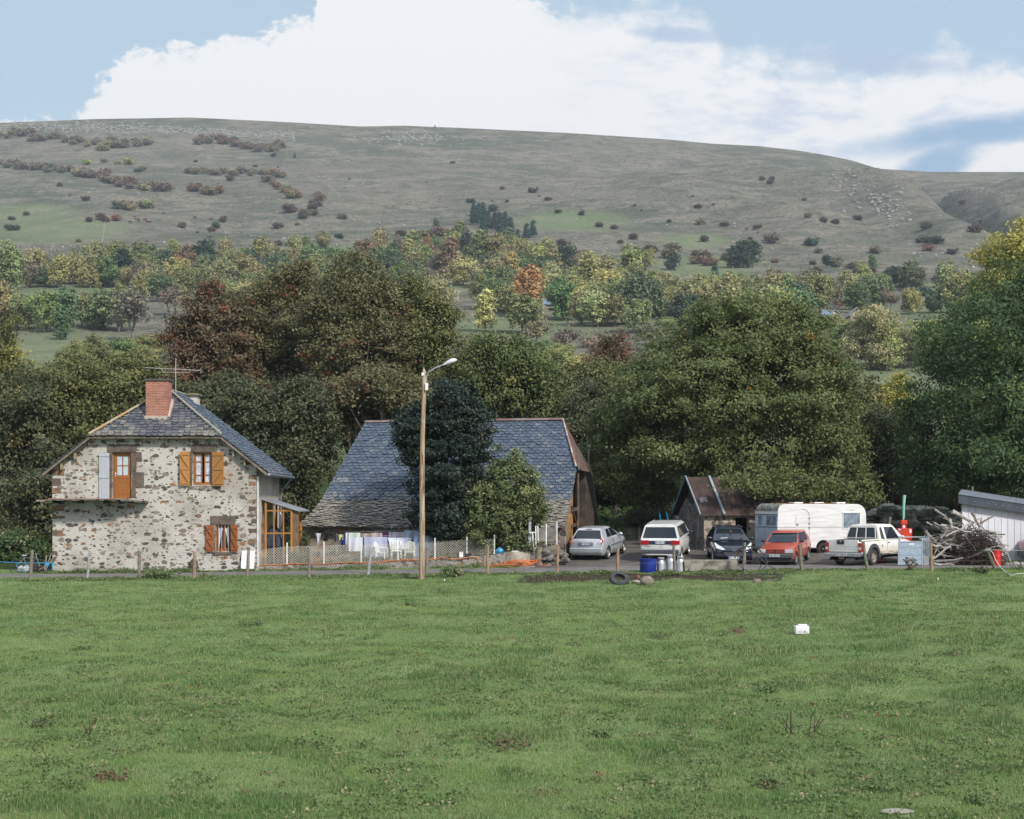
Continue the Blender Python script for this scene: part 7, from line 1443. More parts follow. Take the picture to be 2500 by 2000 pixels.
# --- black pipe loops
hm = mat('black_pipe', (.02, .022, .028), (.05, .055, .06), rough=.4); t = wthing('black_pipe', 'looped black water pipe hung on the fence post by the trough', 'pipe', tuple(G(1830, 58))); q = lambda px, py, Y=57.75: P(px, py, Y)
paths = [[(1801, 1385), (1803, 1350), (1812, 1337), (1828, 1335), (1846, 1339), (1862, 1352), (1873, 1372), (1868, 1385), (1852, 1396)], [(1815, 1336), (1838, 1334), (1858, 1345), (1862, 1365), (1856, 1385), (1845, 1398)], [(1798, 1345), (1820, 1334), (1840, 1348), (1870, 1376), (1893, 1390), (1906, 1402)],
         [(1802, 1372), (1812, 1388), (1822, 1392)], [(1822, 1371), (1838, 1371), (1855, 1377)]]
for pa in paths:
    s = MB(); pts = [q(*p, 57.7+.12*math.sin(i*1.7)) for i, p in enumerate(pa)]; sm_ = []
    for i in range(len(pts)-1):
        p0, p1, p2, p3 = pts[max(i-1, 0)], pts[i], pts[i+1], pts[min(i+2, len(pts)-1)]
        for u in (0, .25, .5, .75): sm_.append(.5*((2*p1)+(p2-p0)*u+(2*p0-5*p1+4*p2-p3)*u*u+(-p0+3*p1-3*p2+p3)*u**3))
    sm_.append(pts[-1]); s.tube(sm_, .016, 6); s.build('pipe_loop', hm, t, fix=False, smooth=60)
s = MB(); pts = []
for i in range(40): a = i/39*math.pi*2.6-1.2; p = near(1860, 1416); x = p.x+math.cos(a)*.72; y = p.y+math.sin(a)*1.0; pts.append((x, y, Hs(x, y)+.06+.05*math.sin(a)+.002*i))
s.tube(pts, .016, 6); s.build('pipe_coil', hm, t, fix=False, smooth=60); s = MB(); s.bar(q(1793, 1362, 58.3), q(1806, 1340, 58.0), .03); s.build('orange_stick', mat('orange_stick', (.45, .17, .07)), t)
# --- white salt canister in the pasture
g_ = near(1957, 1549); t = wthing('white_canister', 'small white plastic canister lying in the pasture', 'canister', tuple(g_)); sc_ = g_.y/F
s = MB(); wd, hh = 34*sc_, 24*sc_; s.box(g_.x-wd/2, g_.x+wd/2, g_.y-.12, g_.y+.12, g_.z, g_.z+hh*.86); s.build('body', white_pl, t, bevel=.035, smooth=50)
s = MB(); s.box(g_.x-wd*.28, g_.x+wd*.38, g_.y-.08, g_.y+.08, g_.z+hh*.84, g_.z+hh); s.build('top', white_pl, t, bevel=.02, smooth=50)
s = MB(); s.lathe([(0, 0), (.027, 0), (.027, .004), (0, .004)], 14, (g_.x+wd*.16, g_.y-.124, g_.z+hh*.28), 'y'); s.build('print_dot', mat('print_grey', (.28, .36, .42)), t)
s = MB(); s.box(g_.x-wd*.32, g_.x+.0, g_.y-.1235, g_.y-.120, g_.z+hh*.25, g_.z+hh*.30); s.build('print_line', mat('print_mauve', (.4, .33, .42)), t)
# --- galvanised gate
galv = mat('galvanised_sheet', (.28, .35, .43), (.36, .43, .51), scale=9, rough=.5, metal=.25); Yg = 60.9; q = lambda px, py, Y=Yg: P(px, py, Y)
t = wthing('sheep_gate', 'bluish galvanised sheet gate standing at the lane edge beside the woodpile', 'gate', tuple(G(2222, Yg)))
s = MB(); a, b_ = q(2194, 1379), q(2252, 1322); s.box(a.x, b_.x, Yg, Yg+.02, a.z, b_.z); s.build('sheet', galv, t)
s = MB()
for py in (1338, 1356): z = q(0, py).z; s.box(a.x, b_.x, Yg-.004, Yg, z-.006, z+.006)
s.build('seam', mat('seam_dark', (.12, .16, .2)), t)
s = MB(); s.bar(q(2193, 1380), q(2195, 1310), .045); s.bar(q(2252, 1380), q(2253, 1310), .045); s.bar(q(2193, 1311), q(2256, 1311), .045); s.bar(q(2194, 1323), q(2252, 1322), .035); s.build('frame', mat('gate_tube', (.42, .48, .54), rough=.4, metal=.3), t)
s = MB(); a, b_ = q(2219, 1330), q(2232, 1327); s.box(a.x, b_.x, Yg-.006, Yg-.002, a.z, b_.z); s.build('maker_plate', white_pl, t); s = MB(); s.bar(q(2173, 1350.5), q(2202, 1351), .03); s.build('latch_bar', _mc['gate_tube'], t)
t = wthing('slide_gate', 'narrow galvanised gate section with vertical bars, left of the woodpile', 'gate', tuple(G(2261, Yg)))
s = MB(); [s.bar(q(px, 1356), q(px, 1305+(px % 3)*2), .028) for px in (2257, 2261, 2265, 2268)]; s.bar(q(2254, 1358), q(2270, 1358), .035); s.bar(q(2254, 1316), q(2270, 1316), .03); s.build('bars', _mc['gate_tube'], t)
s = MB(); a, b_ = q(2255, 1380), q(2268, 1359); s.box(a.x, b_.x, Yg, Yg+.02, a.z, b_.z); s.build('sheet', mat('dull_galvanised', (.27, .29, .29), (.22, .23, .23), rough=.7), t)
# --- red machine with green tube
Ym = 68.0; q = lambda px, py, Y=Ym: P(px, py, Y); rd = mat('machine_red', (.62, .055, .02), (.5, .045, .02), rough=.4)
t = wthing('red_machine', 'bright red farm machine with an upright pale green tube, behind the pickup bonnet', 'machine', tuple(G(2205, Ym)))
def qb(nm, px0, px1, py0, py1, d0, d1, m_, bevel=.0): a, b_ = q(px0, py1), q(px1, py0); return MB().box(a.x, b_.x, Ym+d0, Ym+d1, a.z, b_.z).build(nm, m_, t, bevel=bevel)
qb('tank', 2187, 2222.5, 1290, 1322, -.3, .3, rd, .015); qb('lower_tank', 2209, 2222, 1322, 1345, -.25, .25, rd); qb('neck', 2200, 2211, 1276, 1290, -.15, .15, rd); qb('hopper', 2198, 2212.5, 1270, 1280, -.2, .2, rd, .01)
qb('label_sheet', 2202, 2207, 1281, 1289, -.158, -.152, white_pl); qb('label_sheet', 2216, 2221, 1292, 1301, -.308, -.302, white_pl); qb('label_sheet', 2188.5, 2195.5, 1290.5, 1295, -.308, -.302, mat('label_pink', (.6, .45, .5)))
s = MB(); s.tube([q(2205, 1272), q(2206, 1262), q(2206.3, 1235), q(2208, 1209)], [.03, .055, .065, .075], 12); s.build('tube', mat('pale_green_tube', (.22, .50, .36), (.30, .56, .44), scale=2, rough=.5), t, fix=False, smooth=50); s = MB(); s.tube([q(2194, 1290), q(2192, 1276), q(2196, 1271)], .025, 6); s.ball(q(2191, 1276), .05, 6, 5); s.build('black_fitting', blk, t, fix=False)
g_ = G(2148, 63.8); t = wthing('red_can', 'red fuel can lying under the white pickup', 'can', tuple(g_)); s = MB(); s.box(g_.x-.19, g_.x+.19, g_.y, g_.y+.25, g_.z, g_.z+.22); s.build('can', mat('can_red', (.5, .02, .02), rough=.4), t, bevel=.05, smooth=50)
g_ = G(2433, 61.4); t = wthing('red_barrel', 'open red plastic barrel behind the leaning mossy post', 'barrel', tuple(g_)); s = MB(); s.lathe([(.175, 0), (.18, .2), (.19, .21), (.18, .23), (.19, .42), (.20, .43), (.19, .45), (.20, .68), (.215, .69), (.215, .71), (.19, .71), (.17, .05), (0, .04)], 22, tuple(g_+Vector((0, 0, .0)))); s.build('barrel', mat('barrel_red', (.55, .02, .015), (.45, .02, .015), rough=.4), t, smooth=35)
# white rope
t = wthing('white_rope', 'white rope hanging from the leaning post down to the grass', 'rope', tuple(near(2450, 1400))); s = MB(); q = lambda px, py, Y: P(px, py, Y)
s.tube([q(2405, 1344, 57.8), q(2415, 1342, 57.75), q(2424, 1350, 57.7), q(2431, 1368, 57.7), q(2444, 1386, 57.6), near(2456, 1400)+Vector((0, 0, .05)), near(2469, 1408)+Vector((0, 0, .05)), near(2485, 1405)+Vector((0, 0, .06)), near(2515, 1402)+Vector((0, 0, .06))], .013, 6); s.tube([q(2412, 1342, 57.76), q(2455, 1343.5, 57.8), q(2560, 1345, 57.8)], .006, 5); s.build('rope', mat('rope_white', (.66, .68, .62)), t, fix=False)
# --- woodpile
wp = random.Random(9); wc = P(2358, 1380, 62.6); wc.z = Hs(wc.x, wc.y)
def stick(p, q_, r, m_, label, first=None, kink=.06):
    t = wthing('branch', label, 'branch', tuple(p), 'branches of the woodpile'); p, q_ = Vector(p), Vector(q_); s = MB(); n = 5; pts = [p.lerp(q_, i/(n-1))+Vector((wp.uniform(-kink, kink), wp.uniform(-kink, kink), wp.uniform(-kink, kink)))*(0 if i == 0 else 1) for i in range(n)]
    s.tube(pts, [r*(1-.11*i) for i in range(n)], 7, wob=.12); s.build('wood', m_, t, fix=False, smooth=50)
wm = [mat('bleached_wood', (.44, .41, .37), (.26, .235, .21), scale=7, rough=.9, st=(3, 3, 1)), mat('grey_wood', (.27, .25, .235), (.15, .14, .13), scale=7, rough=.9), mat('brown_wood', (.20, .14, .09), (.10, .075, .055), scale=6, rough=.95)]
Q = lambda px, py, Y: P(px, py, Y)
BIG = [((2325, 1250), (2370, 1272), 62.3, .11, 0, 'thick bleached log sticking up to the left at the pile top'), ((2282, 1244), (2318, 1268), 62.8, .05, 0, 'long pale branch pointing up left from the pile'), ((2372, 1252), (2392, 1290), 62.2, .055, 2, 'dark forked branch standing over the pile'), ((2432, 1300), (2470, 1376), 61.2, .04, 0, 'pale branch leaning down at the right end of the pile'), ((2297, 1282), (2375, 1300), 61.6, .05, 0, 'pale bent branch across the front of the pile'),
       ((2262, 1275), (2278, 1283), 61.8, .035, 0, 'short pale branch end at the upper left of the pile'), ((2260, 1296), (2284, 1322), 61.4, .06, 1, 'thick grey branch sloping on the left side'), ((2274, 1330), (2312, 1338), 61.3, .05, 0, 'flat pale branch low on the left'), ((2270, 1368), (2322, 1332), 61.2, .06, 0, 'pale branch rising to the right at the foot'), ((2275, 1372), (2352, 1362), 61.1, .05, 1, 'long grey branch lying at the foot of the pile'), ((2280, 1376), (2332, 1380), 61.0, .04, 0, 'lowest pale branch on the lane edge'),
       ((2318, 1268), (2325, 1292), 61.5, .07, 0, 'short bleached stump standing upright'), ((2385, 1280), (2424, 1262), 61.8, .05, 2, 'brown splintered branch pointing up right'), ((2405, 1304), (2455, 1303), 61.8, .045, 1, 'dark branch poking out to the right'), ((2398, 1298), (2432, 1298), 61.5, .05, 0, 'grey log on the right shoulder'), ((2388, 1277), (2402, 1295), 61.6, .045, 0, 'curved pale branch by the forked one')]
for (a, b_, Yq, r, mi_, lb) in BIG: stick(Q(*a, Yq), Q(*b_, Yq+wp.uniform(-.3, .3)), r, wm[mi_], lb, kink=.04)
for i in range(84):
    side = wp.random() < .72; ang = wp.uniform(-.5, .5) if wp.random() < .6 else wp.uniform(.5, 2.6); cx = wc.x+(wp.uniform(-1.6, -.1) if side else wp.uniform(-.2, 1.35)); cz = wc.z+wp.uniform(.1, 1.95)*(1-((cx-wc.x)/2.1)**2); cy = wc.y+wp.uniform(-1.0, .8)+(cz-wc.z)*.3; L_ = wp.uniform(.5, 1.7); d = Vector((math.cos(ang), wp.uniform(-.5, .5), math.sin(ang)))
    c_ = Vector((cx, cy, cz)); a, b_ = c_-d*L_/2, c_+d*L_/2; a.z = max(a.z, wc.z+.04); b_.z = max(b_.z, wc.z+.04); stick(a, b_, wp.uniform(.02, .055), wm[wp.choice((0, 1, 1, 1, 2))], 'one of the many loose branches heaped in the woodpile')
s = MB()
for i in range(900):
    a = wp.uniform(0, 6.28); u = wp.random()**.5; cx = wc.x+.45+math.cos(a)*1.15*u; cy = wc.y-.3+math.sin(a)*.9*u; zt_ = wc.z+max(.1, 1.55*(1-((cx-wc.x-.45)/1.35)**2)); p = Vector((cx, cy, wc.z+wp.random()*(zt_-wc.z))); d = Vector((wp.gauss(0, 1), wp.gauss(0, .6), wp.gauss(0, .45))).normalized()*wp.uniform(.2, .5)
    s.tube([p-d, p+Vector((0, 0, .06)), p+d+Vector((0, 0, -.05))], .008, 3, cap=False)
s.build('brushwood', mat('brushwood_brown', (.085, .06, .045), (.035, .026, .021), scale=5, rough=1), None, fix=False, label='tangled dark brown brushwood and roots in the woodpile', kind='stuff')
s = MB(); s.ball((wc.x+.45, wc.y+.1, wc.z+.25), (1.1, .6, 1.0), 18, 12, .16); s.ball((wc.x-.7, wc.y+.35, wc.z+.2), (.9, .5, .8), 16, 10, .16); o = s.build('root_heap', mat('root_soil', (.030, .022, .018), (.016, .013, .012), scale=4, rough=1, bump=1), None, smooth=60, label='dark mass of roots and soil in the middle of the woodpile', cat='heap')
# rubble by the metal shed
for i in range(14): px = wp.uniform(2455, 2500); g_ = G(px, wp.uniform(61.5, 63)); stone('rubble_stone', 'pale rubble stone lying before the metal shed', g_, (wp.uniform(.08, .2), .12, wp.uniform(.05, .12)), 'grey_stone', 40+i)
for o in [o for o in scene.objects if o.name.startswith('rubble_stone')]: o['group'] = 'rubble before the metal shed'
# dry-stone wall behind
t = wthing('dry_stone_wall', 'tumbled mossy dry-stone wall on the bank behind the woodpile', 'wall', tuple(G(2220, 80))); s = MB()
for i in range(150):
    px = wp.uniform(2090, 2360); Yq = 80+wp.uniform(-.5, .5); p = G(px, Yq); u = (px-2090)/270; hmx = 1.15*math.sin(min(1, u*3)*1.57)*(1-.35*max(0, u-.8)/.2); z = p.z+wp.random()*hmx; r = wp.uniform(.14, .48); s.ball((p.x, Yq, z), (r*1.15, r*.8, r*.55), 6, 5, .28)
s.build('boulders', mat('mossy_boulder', (.55, .55, .50), (.22, .23, .16), scale=2.6, rough=1, bump=.6), t, smooth=50, fix=False)
t = wthing('short_post', 'short pale post leaning on the green bank behind the pickup', 'post', tuple(G(2165, 74))); s = MB(); s.tube([G(2166, 74, -.1), P(2173, 1262, 74)], .09, 8); s.build('post', pm['g'], t, fix=False)
t = wthing('shed_chimney_pipe', 'thin grey stovepipe behind the metal shed roof', 'pipe', tuple(G(2374, 71))); s = MB(); s.tube([G(2374, 71), P(2374, 1188, 71)], .06, 8); s.build('pipe', pm['g'], t, fix=False)
# wheelbarrow handles behind the minivan
t = wthing('wheelbarrow', 'wheelbarrow tipped up behind the minivan, bright blue handles showing', 'wheelbarrow', tuple(G(1622, 71)))
for a, b_ in (((1610, 1254), (1614, 1278)), ((1627, 1252), (1632, 1278))): s = MB(); p, q_ = P(*a, 70.5), P(*b_, 70.6); s.tube([p, q_, q_+Vector((.05, .2, -1.1))], .035, 8); s.build('handle', mat('bright_blue', (.015, .22, .42), rough=.4), t, fix=False)
s = MB(); g_ = G(1622, 70.9); s.prism([(g_.x-.35, 70.9, g_.z+.3), (g_.x+.35, 70.9, g_.z+.3), (g_.x+.3, 70.8, g_.z+1.0), (g_.x-.3, 70.8, g_.z+1.0)], (0, .25, 0)); s.build('tray', zinc, t); wheel(t, g_.x, 71.2, .18, .08, blk, 5, 1).location = (0, 0, g_.z)
g_ = G(1651, 69.5); t = wthing('black_sack', 'black sack on a stack beside the shaded gable of the shed', 'sack', tuple(g_)); s = MB(); zt_ = P(0, 1258, 69.5).z; s.ball((g_.x, 69.5, zt_-.2), (.2, .2, .2), 10, 7, .15); s.ball((g_.x-.15, 69.5, zt_-.7), (.3, .3, .5), 10, 7, .1); s.ball((g_.x, 69.6, g_.z+.3), (.35, .35, .5), 10, 7, .1); s.build('sack', mat('sack_black', (.015, .017, .025), rough=.6), t, smooth=60)
# wire-mesh fence behind the cars
t = wthing('stock_fence', 'thin stock wire fence across the yard between the cars', 'fence', tuple(G(1550, 76.5)))
for px in (1502, 1560, 1640): s = MB(); s.bar(G(px, 76.5, -.1), P(px, 1286, 76.5), .05); s.build('post', pm['g'], t)
s = MB()
for j in range(5): s.tube([P(1495, 1289+j*6.5, 76.5), P(1570, 1290+j*6.5, 76.5), P(1650, 1288+j*6.5, 76.5)], .006, 4, cap=False)
for i in range(60): px = 1495+i*2.6; s.tube([P(px, 1289, 76.5), P(px, 1315, 76.5)], .0035, 3, cap=False)
s.build('wire_mesh', mat('mesh_wire', (.3, .3, .29)), t, fix=False)
# old bicycle and poles at the left of the house
t = wthing('old_bicycle', 'old bicycle lying against planks at the left corner of the farmhouse', 'bicycle', tuple(G(70, 62.5))); bm_ = mat('bike_frame', (.40, .42, .48), (.12, .12, .14), scale=4, rough=.5)
gb = G(70, 62.8); zz = P(0, 1402, 62.8).z
for cx_ in (-.55, .5): s = MB(); s.lathe([(.31, -.018), (.335, 0), (.31, .018), (.30, 0), (.31, -.018)], 24, (gb.x+cx_, gb.y, zz+.33), 'y'); [s.bar((gb.x+cx_, gb.y, zz+.33), (gb.x+cx_+.3*math.cos(a), gb.y, zz+.33+.3*math.sin(a)), .006) for a in np.linspace(0, 5.9, 12)]; s.build('wheel', blk, t, fix=False)
s = MB(); A_, B_, C_, D_ = [Vector((gb.x+x, gb.y, zz+z)) for x, z in ((-.55, .33), (-.1, .30), (-.2, .72), (.35, .72))]; s.tube([A_, B_, C_, A_], .016, 6); s.tube([C_, D_, B_], .016, 6); s.tube([D_+Vector((-.03, 0, .15)), D_, Vector((gb.x+.5, gb.y, zz+.33))], .016, 6); s.tube([D_+Vector((0, -.22, .2)), D_+Vector((-.05, 0, .15)), D_+Vector((0, .22, .2))], .012, 6); s.ball(C_+Vector((0, 0, .1)), (.12, .07, .04)); s.build('frame', bm_, t, fix=False)
t = wthing('plank_heap', 'heap of old planks and plastic leaning at the left farmhouse corner', 'planks', tuple(G(115, 62.9))); s = MB()
for i, (a, b_, c_, d) in enumerate(((110, 1398, 125, 1350), (104, 1400, 130, 1362), (95, 1392, 128, 1372), (108, 1396, 114, 1356))): s = MB(); s.bar(P(a, b_, 62.7), P(c_, d, 62.9), .05, .03); s.build('plank', wood_w, t)
s = MB(); s.ball(P(58, 1392, 62.9), (.35, .25, .2), 9, 6, .3); s.build('plastic_sheet', mat('pale_plastic', (.5, .54, .58), (.2, .22, .25), scale=5), t, smooth=60); s = MB(); s.ball(P(85, 1394, 63.2), (.6, .3, .28), 9, 6, .3); s.build('dark_scrap', wood_d, t, smooth=60)
t = wthing('blue_rope', 'blue rope stretched from the left edge to the farmhouse corner', 'rope', tuple(G(60, 62.4))); s = MB(); s.tube([P(-60, 1371, 62.3), P(0, 1372, 62.3), P(60, 1375, 62.3), P(128, 1374, 62.3)], .014, 5); s.tube([P(128, 1374, 62.3), P(128.5, 1392, 62.3)], .03, 6); s.tube([P(41, 1374, 62.3), P(41, 1384, 62.3)], .012, 5); s.ball(P(115, 1378, 62.35), (.09, .06, .1), 8, 6, .2); s.build('rope', mat('rope_blue', (.06, .33, .62), rough=.6), t, fix=False)
# part of a red car at the right edge
g_ = G(2512, 64); t = wthing('red_car_end', 'rear corner of a dark red car at the very right edge', 'car', tuple(g_)); s = MB(); x0 = PX(2516, 63.5); z0 = g_.z
s.prism([(x0+.04, 63.5, z0+.32), (x0, 63.5, z0+.6), (x0+.03, 63.5, z0+.95), (x0+.22, 63.5, z0+1.0), (x0+.5, 63.5, z0+1.42), (x0+2.3, 63.5, z0+1.42), (x0+3.6, 63.5, z0+.95), (x0+3.9, 63.5, z0+.4), (x0+3.7, 63.5, z0+.25), (x0+.2, 63.5, z0+.25)], (0, 1.6, 0)); s.build('body', mat('dark_red_paint', (.25, .02, .02), rough=.3, coat=.5), t, bevel=.05, smooth=50)
s = MB(); s.box(x0-.03, x0+.3, 63.45, 65.15, z0+.30, z0+.62); s.build('bumper', mat('navy_bumper', (.03, .04, .07), rough=.5), t, bevel=.03); [wheel(t, x0+xx, 63.6+yy, .29, .18, blk, 6, -1).__setattr__('location', (0, 0, z0)) for xx in (.8, 3.1) for yy in (0, 1.45)]
# --- weeds of the verge and the pasture
def weeds(name, label, zones, n, size, m_, seed, hgt=.16):
    rg = np.random.default_rng(seed); C, cl = [], []
    for (p0_, p1_, y0, y1, wgt) in zones:
        k = int(n*wgt); px = rg.uniform(p0_, p1_, k); Y = rg.uniform(y0, y1, k); x = (px-HX)/F*Y; hh = hgt*np.clip(fbm(x, Y, .9, seed+40)*2.4-.75, .05, 1.3); keep = fbm(x, Y, 1.4, seed+50) > .42
        for xx, yy, h_ in zip(x[keep], Y[keep], hh[keep]):
            m_n = 16; C.append(np.stack([xx+rg.normal(size=m_n)*.09, yy+rg.normal(size=m_n)*.09, Hs(xx, yy)+.02+rg.random(m_n)*h_*2], -1)); cl += [rg.random()]*m_n
    C = np.concatenate(C); return link(name, leafmesh(name, C, size, rg, m_, np.array(cl), .8, None, .75), label=label, kind='stuff')
weeds('verge_weeds', 'ivy and nettles growing over the verge below the trough', [(1600, 1960, 57.0, 58.6, .55), (1960, 2150, 57.2, 58.6, .12), (0, 560, 56.6, 58.6, .45), (1370, 1500, 57.6, 58.8, .12), (560, 1370, 57.0, 58.5, .25), (2150, 2600, 57.2, 58.6, .12)], 1500, .065, L_weed, 5, .065)
weeds('pasture_broadleaf', 'small broad-leaved plants and clover scattered through the pasture', [(-200, 2700, 14, 26, .4), (-200, 2700, 26, 57, .6)], 6500, .042, L_weed, 9, .022)
weeds('dry_litter', 'dry brown bits scattered through the pasture', [(-100, 2600, 15, 56, 1)], 330, .04, L_red, 12, .02)
weeds('wall_foot_weeds', 'grass and weeds along the foot of the farmhouse and garden wall', [(90, 640, 62.2, 62.9, .5), (640, 1260, 62.4, 63.4, .35)], 700, .07, L_weed, 6, .11)
plant('nettle_clump', 'green nettle clump growing at the third fence post', near(385, 1416), .7, .22, 60, 22, .16, .08, L_weed, 31, ry=.4); plant('nettle_clump', 'small nettle clump on the verge right of the lamp pole', near(1105, 1410), .5, .2, 40, 22, .14, .08, L_weed, 32, ry=.3); plant('weed_tuft', 'dry brown seed-head plant in front of the galvanised gate', near(2222, 1394)+Vector((0, 0, .0)), .25, .3, 26, 12, .1, .07, L_red, 33); plant('weed_tuft', 'dark weed below the red barrel', near(2395, 1402), .3, .15, 26, 16, .1, .07, L_dark, 34)
dstem = mat('dead_stem', (.04, .028, .022), (.085, .05, .032), scale=20, rough=1)
def dock(label, px, py, stems, h, seed):
    rg = random.Random(seed); g_ = near(px, py); t = thing('dead_dock', label, 'plant', tuple(g_)); 
    for k in range(stems):
        a = rg.uniform(-.7, .7); s = MB(); tip = Vector((math.sin(a)*h*rg.uniform(.6, 1), rg.uniform(-.1, .1), math.cos(a)*h*rg.uniform(.7, 1))); b0_ = Vector((rg.uniform(-.12, .12), 0, -.03)); s.tube([b0_, b0_.lerp(tip, .5), tip], [.006, .005, .003], 5, cap=False)
        for j in range(14): u = rg.uniform(.35, 1); p = b0_.lerp(tip, u); s.ball(p, rg.uniform(.005, .011), 5, 4)
        s.build('stem', dstem, t, fix=False)
dock('dead brown dock stems standing in the near right pasture', 1930, 1795, 5, .34, 1); dock('pair of upright dead dock stems just right of the leaning ones', 1968, 1792, 4, .36, 2); dock('toppled dark dock stem in the near left pasture', 215, 1800, 4, .26, 3); dock('thin dead stem in the middle of the pasture', 770, 1745, 1, .25, 4); dock('small dark dock in the pasture below the farmhouse porch', 800, 1553, 4, .2, 5)
WE = [(1800, 1545, .35, 'brown withered dock patch left of the canister', L_red), (1605, 1560, .35, 'brownish weed patch in the pasture below the concrete trough', L_dark), (1915, 1672, .42, 'dark leafy weed patch below the canister', L_ivy), (1870, 1690, .2, 'pale weed left of the dark leafy patch', L_ivy), (1240, 1826, .32, 'brown tangled weed near the bottom centre', L_red), (2135, 1932, .25, 'broad-leaved weed at the bottom right', L_ivy), (1460, 1800, .18, 'pale thistle in the near centre pasture', L_ivy), (2400, 1960, .22, 'leafy weed at the lower right corner', L_ivy), (600, 1530, .35, 'weed patch below the white boards', L_ivy), (200, 1590, .3, 'low weed patch at the left of the pasture', L_ivy), (90, 1775, .3, 'dark weed patch at the lower left', L_dark), (270, 1905, .35, 'brown bare patch weed at the lower left', L_red), (1085, 1448, .3, 'pale thistle below the foot of the lamp pole', L_ivy), (1400, 1575, .3, 'weed patch in the middle distance of the pasture', L_ivy), (2330, 1600, .3, 'pale thistle on the right bank of the pasture', L_ivy), (1250, 1480, .22, 'small thistle below the lilac bush', L_ivy), (750, 1820, .4, 'spreading clover patch in the near left pasture', L_ivy), (1875, 1925, .3, 'dark low weed right of the bottom centre', L_dark), (620, 1330+200, .25, 'faint weed patch left of centre', L_dark), (1000, 1480, .3, 'flat weed beside the bare soil below the lamp', L_dark)]
for i, (px, py, r, lb, ml) in enumerate(WE): plant('pasture_weed', lb, near(px, py), r*.8, .04, 22, 9, .10, .045, L_weed if ml is L_ivy else ml, 60+i, stem=False)
for i, (px, py, lb) in enumerate([(2290, 1420, 'white dandelion head near the woodpile'), (1085, 1423, 'white mushroom-like dot below the lamp pole')]): g_ = near(px, py); t = thing('white_flower', lb, 'flower', tuple(g_)); s = MB(); s.tube([(0, 0, 0), (0, 0, .09)], .004, 4); s.ball((0, 0, .1), .03, 8, 6); s.build('flower_head', white_pl, t, fix=False)
# ================================================================ FAR THINGS ON THE SLOPE
def house_far(label, px0, px1, pyt, pyb, roofc, wallc, gable=False, wins=3, name='village_house'):
    g_ = ground_at((px0+px1)/2, pyb+3); Y = g_.y; t = wthing(name, label, 'house', tuple(g_)); x0, x1 = PX(px0, Y), PX(px1, Y); zt_, zb = P(0, pyt, Y).z, P(0, pyb, Y).z; D = 7; ze = zb+(zt_-zb)*(.35 if not gable else .4)
    s = MB()
    if gable: s.prism([(x0, Y, zb-3), (x1, Y, zb-3), (x1, Y, ze), ((x0+x1)/2, Y, zt_-.2), (x0, Y, ze)], (0, D, 0))
    else: s.box(x0+.2, x1-.2, Y, Y+D, zb-3, ze+.1)
    w_ = s.build('wall', wallc, t); s = MB()
    if gable:
        for sx in (-1, 1): xe = x0-.3 if sx < 0 else x1+.3; s.prism([(xe, Y-.4, ze-.2), ((x0+x1)/2, Y-.4, zt_), ((x0+x1)/2, Y+D+.3, zt_), (xe, Y+D+.3, ze-.2)], (0, 0, .25))
    else: s.prism([(x0-.3, Y-.5, ze-.1), (x1+.3, Y-.5, ze-.1), (x1-.8, Y+D/2, zt_), (x0+.8, Y+D/2, zt_)], (0, 0, -.2)); s.prism([(x0-.3, Y+D+.5, ze-.1), (x1+.3, Y+D+.5, ze-.1), (x1-.8, Y+D/2, zt_), (x0+.8, Y+D/2, zt_)], (0, 0, -.2))
    s.build('roof', roofc, t)
    if ze-zb > 1.2:
        for k in range(wins): xc = x0+(x1-x0)*(k+1)/(wins+1); MB().box(xc-.45, xc+.45, Y-.05, Y+.02, zb+(ze-zb)*.3, zb+(ze-zb)*.75).build('window', pane_m, t)
    return t
rb_ = mat('far_blue_roof', (.13, .19, .29), (.17, .22, .31), scale=.5, rough=.6); rg_ = mat('far_grey_roof', (.26, .27, .29), (.33, .33, .34), scale=.5); fw = mat('far_wall', (.30, .26, .22), (.22, .19, .165), scale=.6); fw2 = mat('far_white_wall', (.50, .49, .47), (.4, .39, .37), scale=.6)
house_far('long blue-roofed farm building behind the tall trees left of the lamp', 936, 1052, 713, 730, rb_, fw, wins=5); house_far('small blue-roofed house in the wood beside two utility poles', 1325, 1345, 728, 750, rb_, fw, wins=2)
house_far('grey stone gabled house in the village, right of the oak top', 2076, 2106, 752, 782, rg_, fw, True, 2); house_far('steep blue-roofed house in the village above the oak', 2006, 2028, 752, 776, rb_, fw2, wins=1); house_far('low blue-roofed house left in the village', 1955, 1978, 754, 770, rb_, fw2, wins=2)
house_far('small pale gable between the two village roofs', 2030, 2046, 757, 769, rg_, fw2, True, 1); house_far('pale low house at the right end of the village', 2142, 2172, 768, 783, rg_, fw2, wins=3); house_far('bluish roof glimpsed above the village trees', 1958, 1972, 732, 740, rb_, fw2, wins=0)
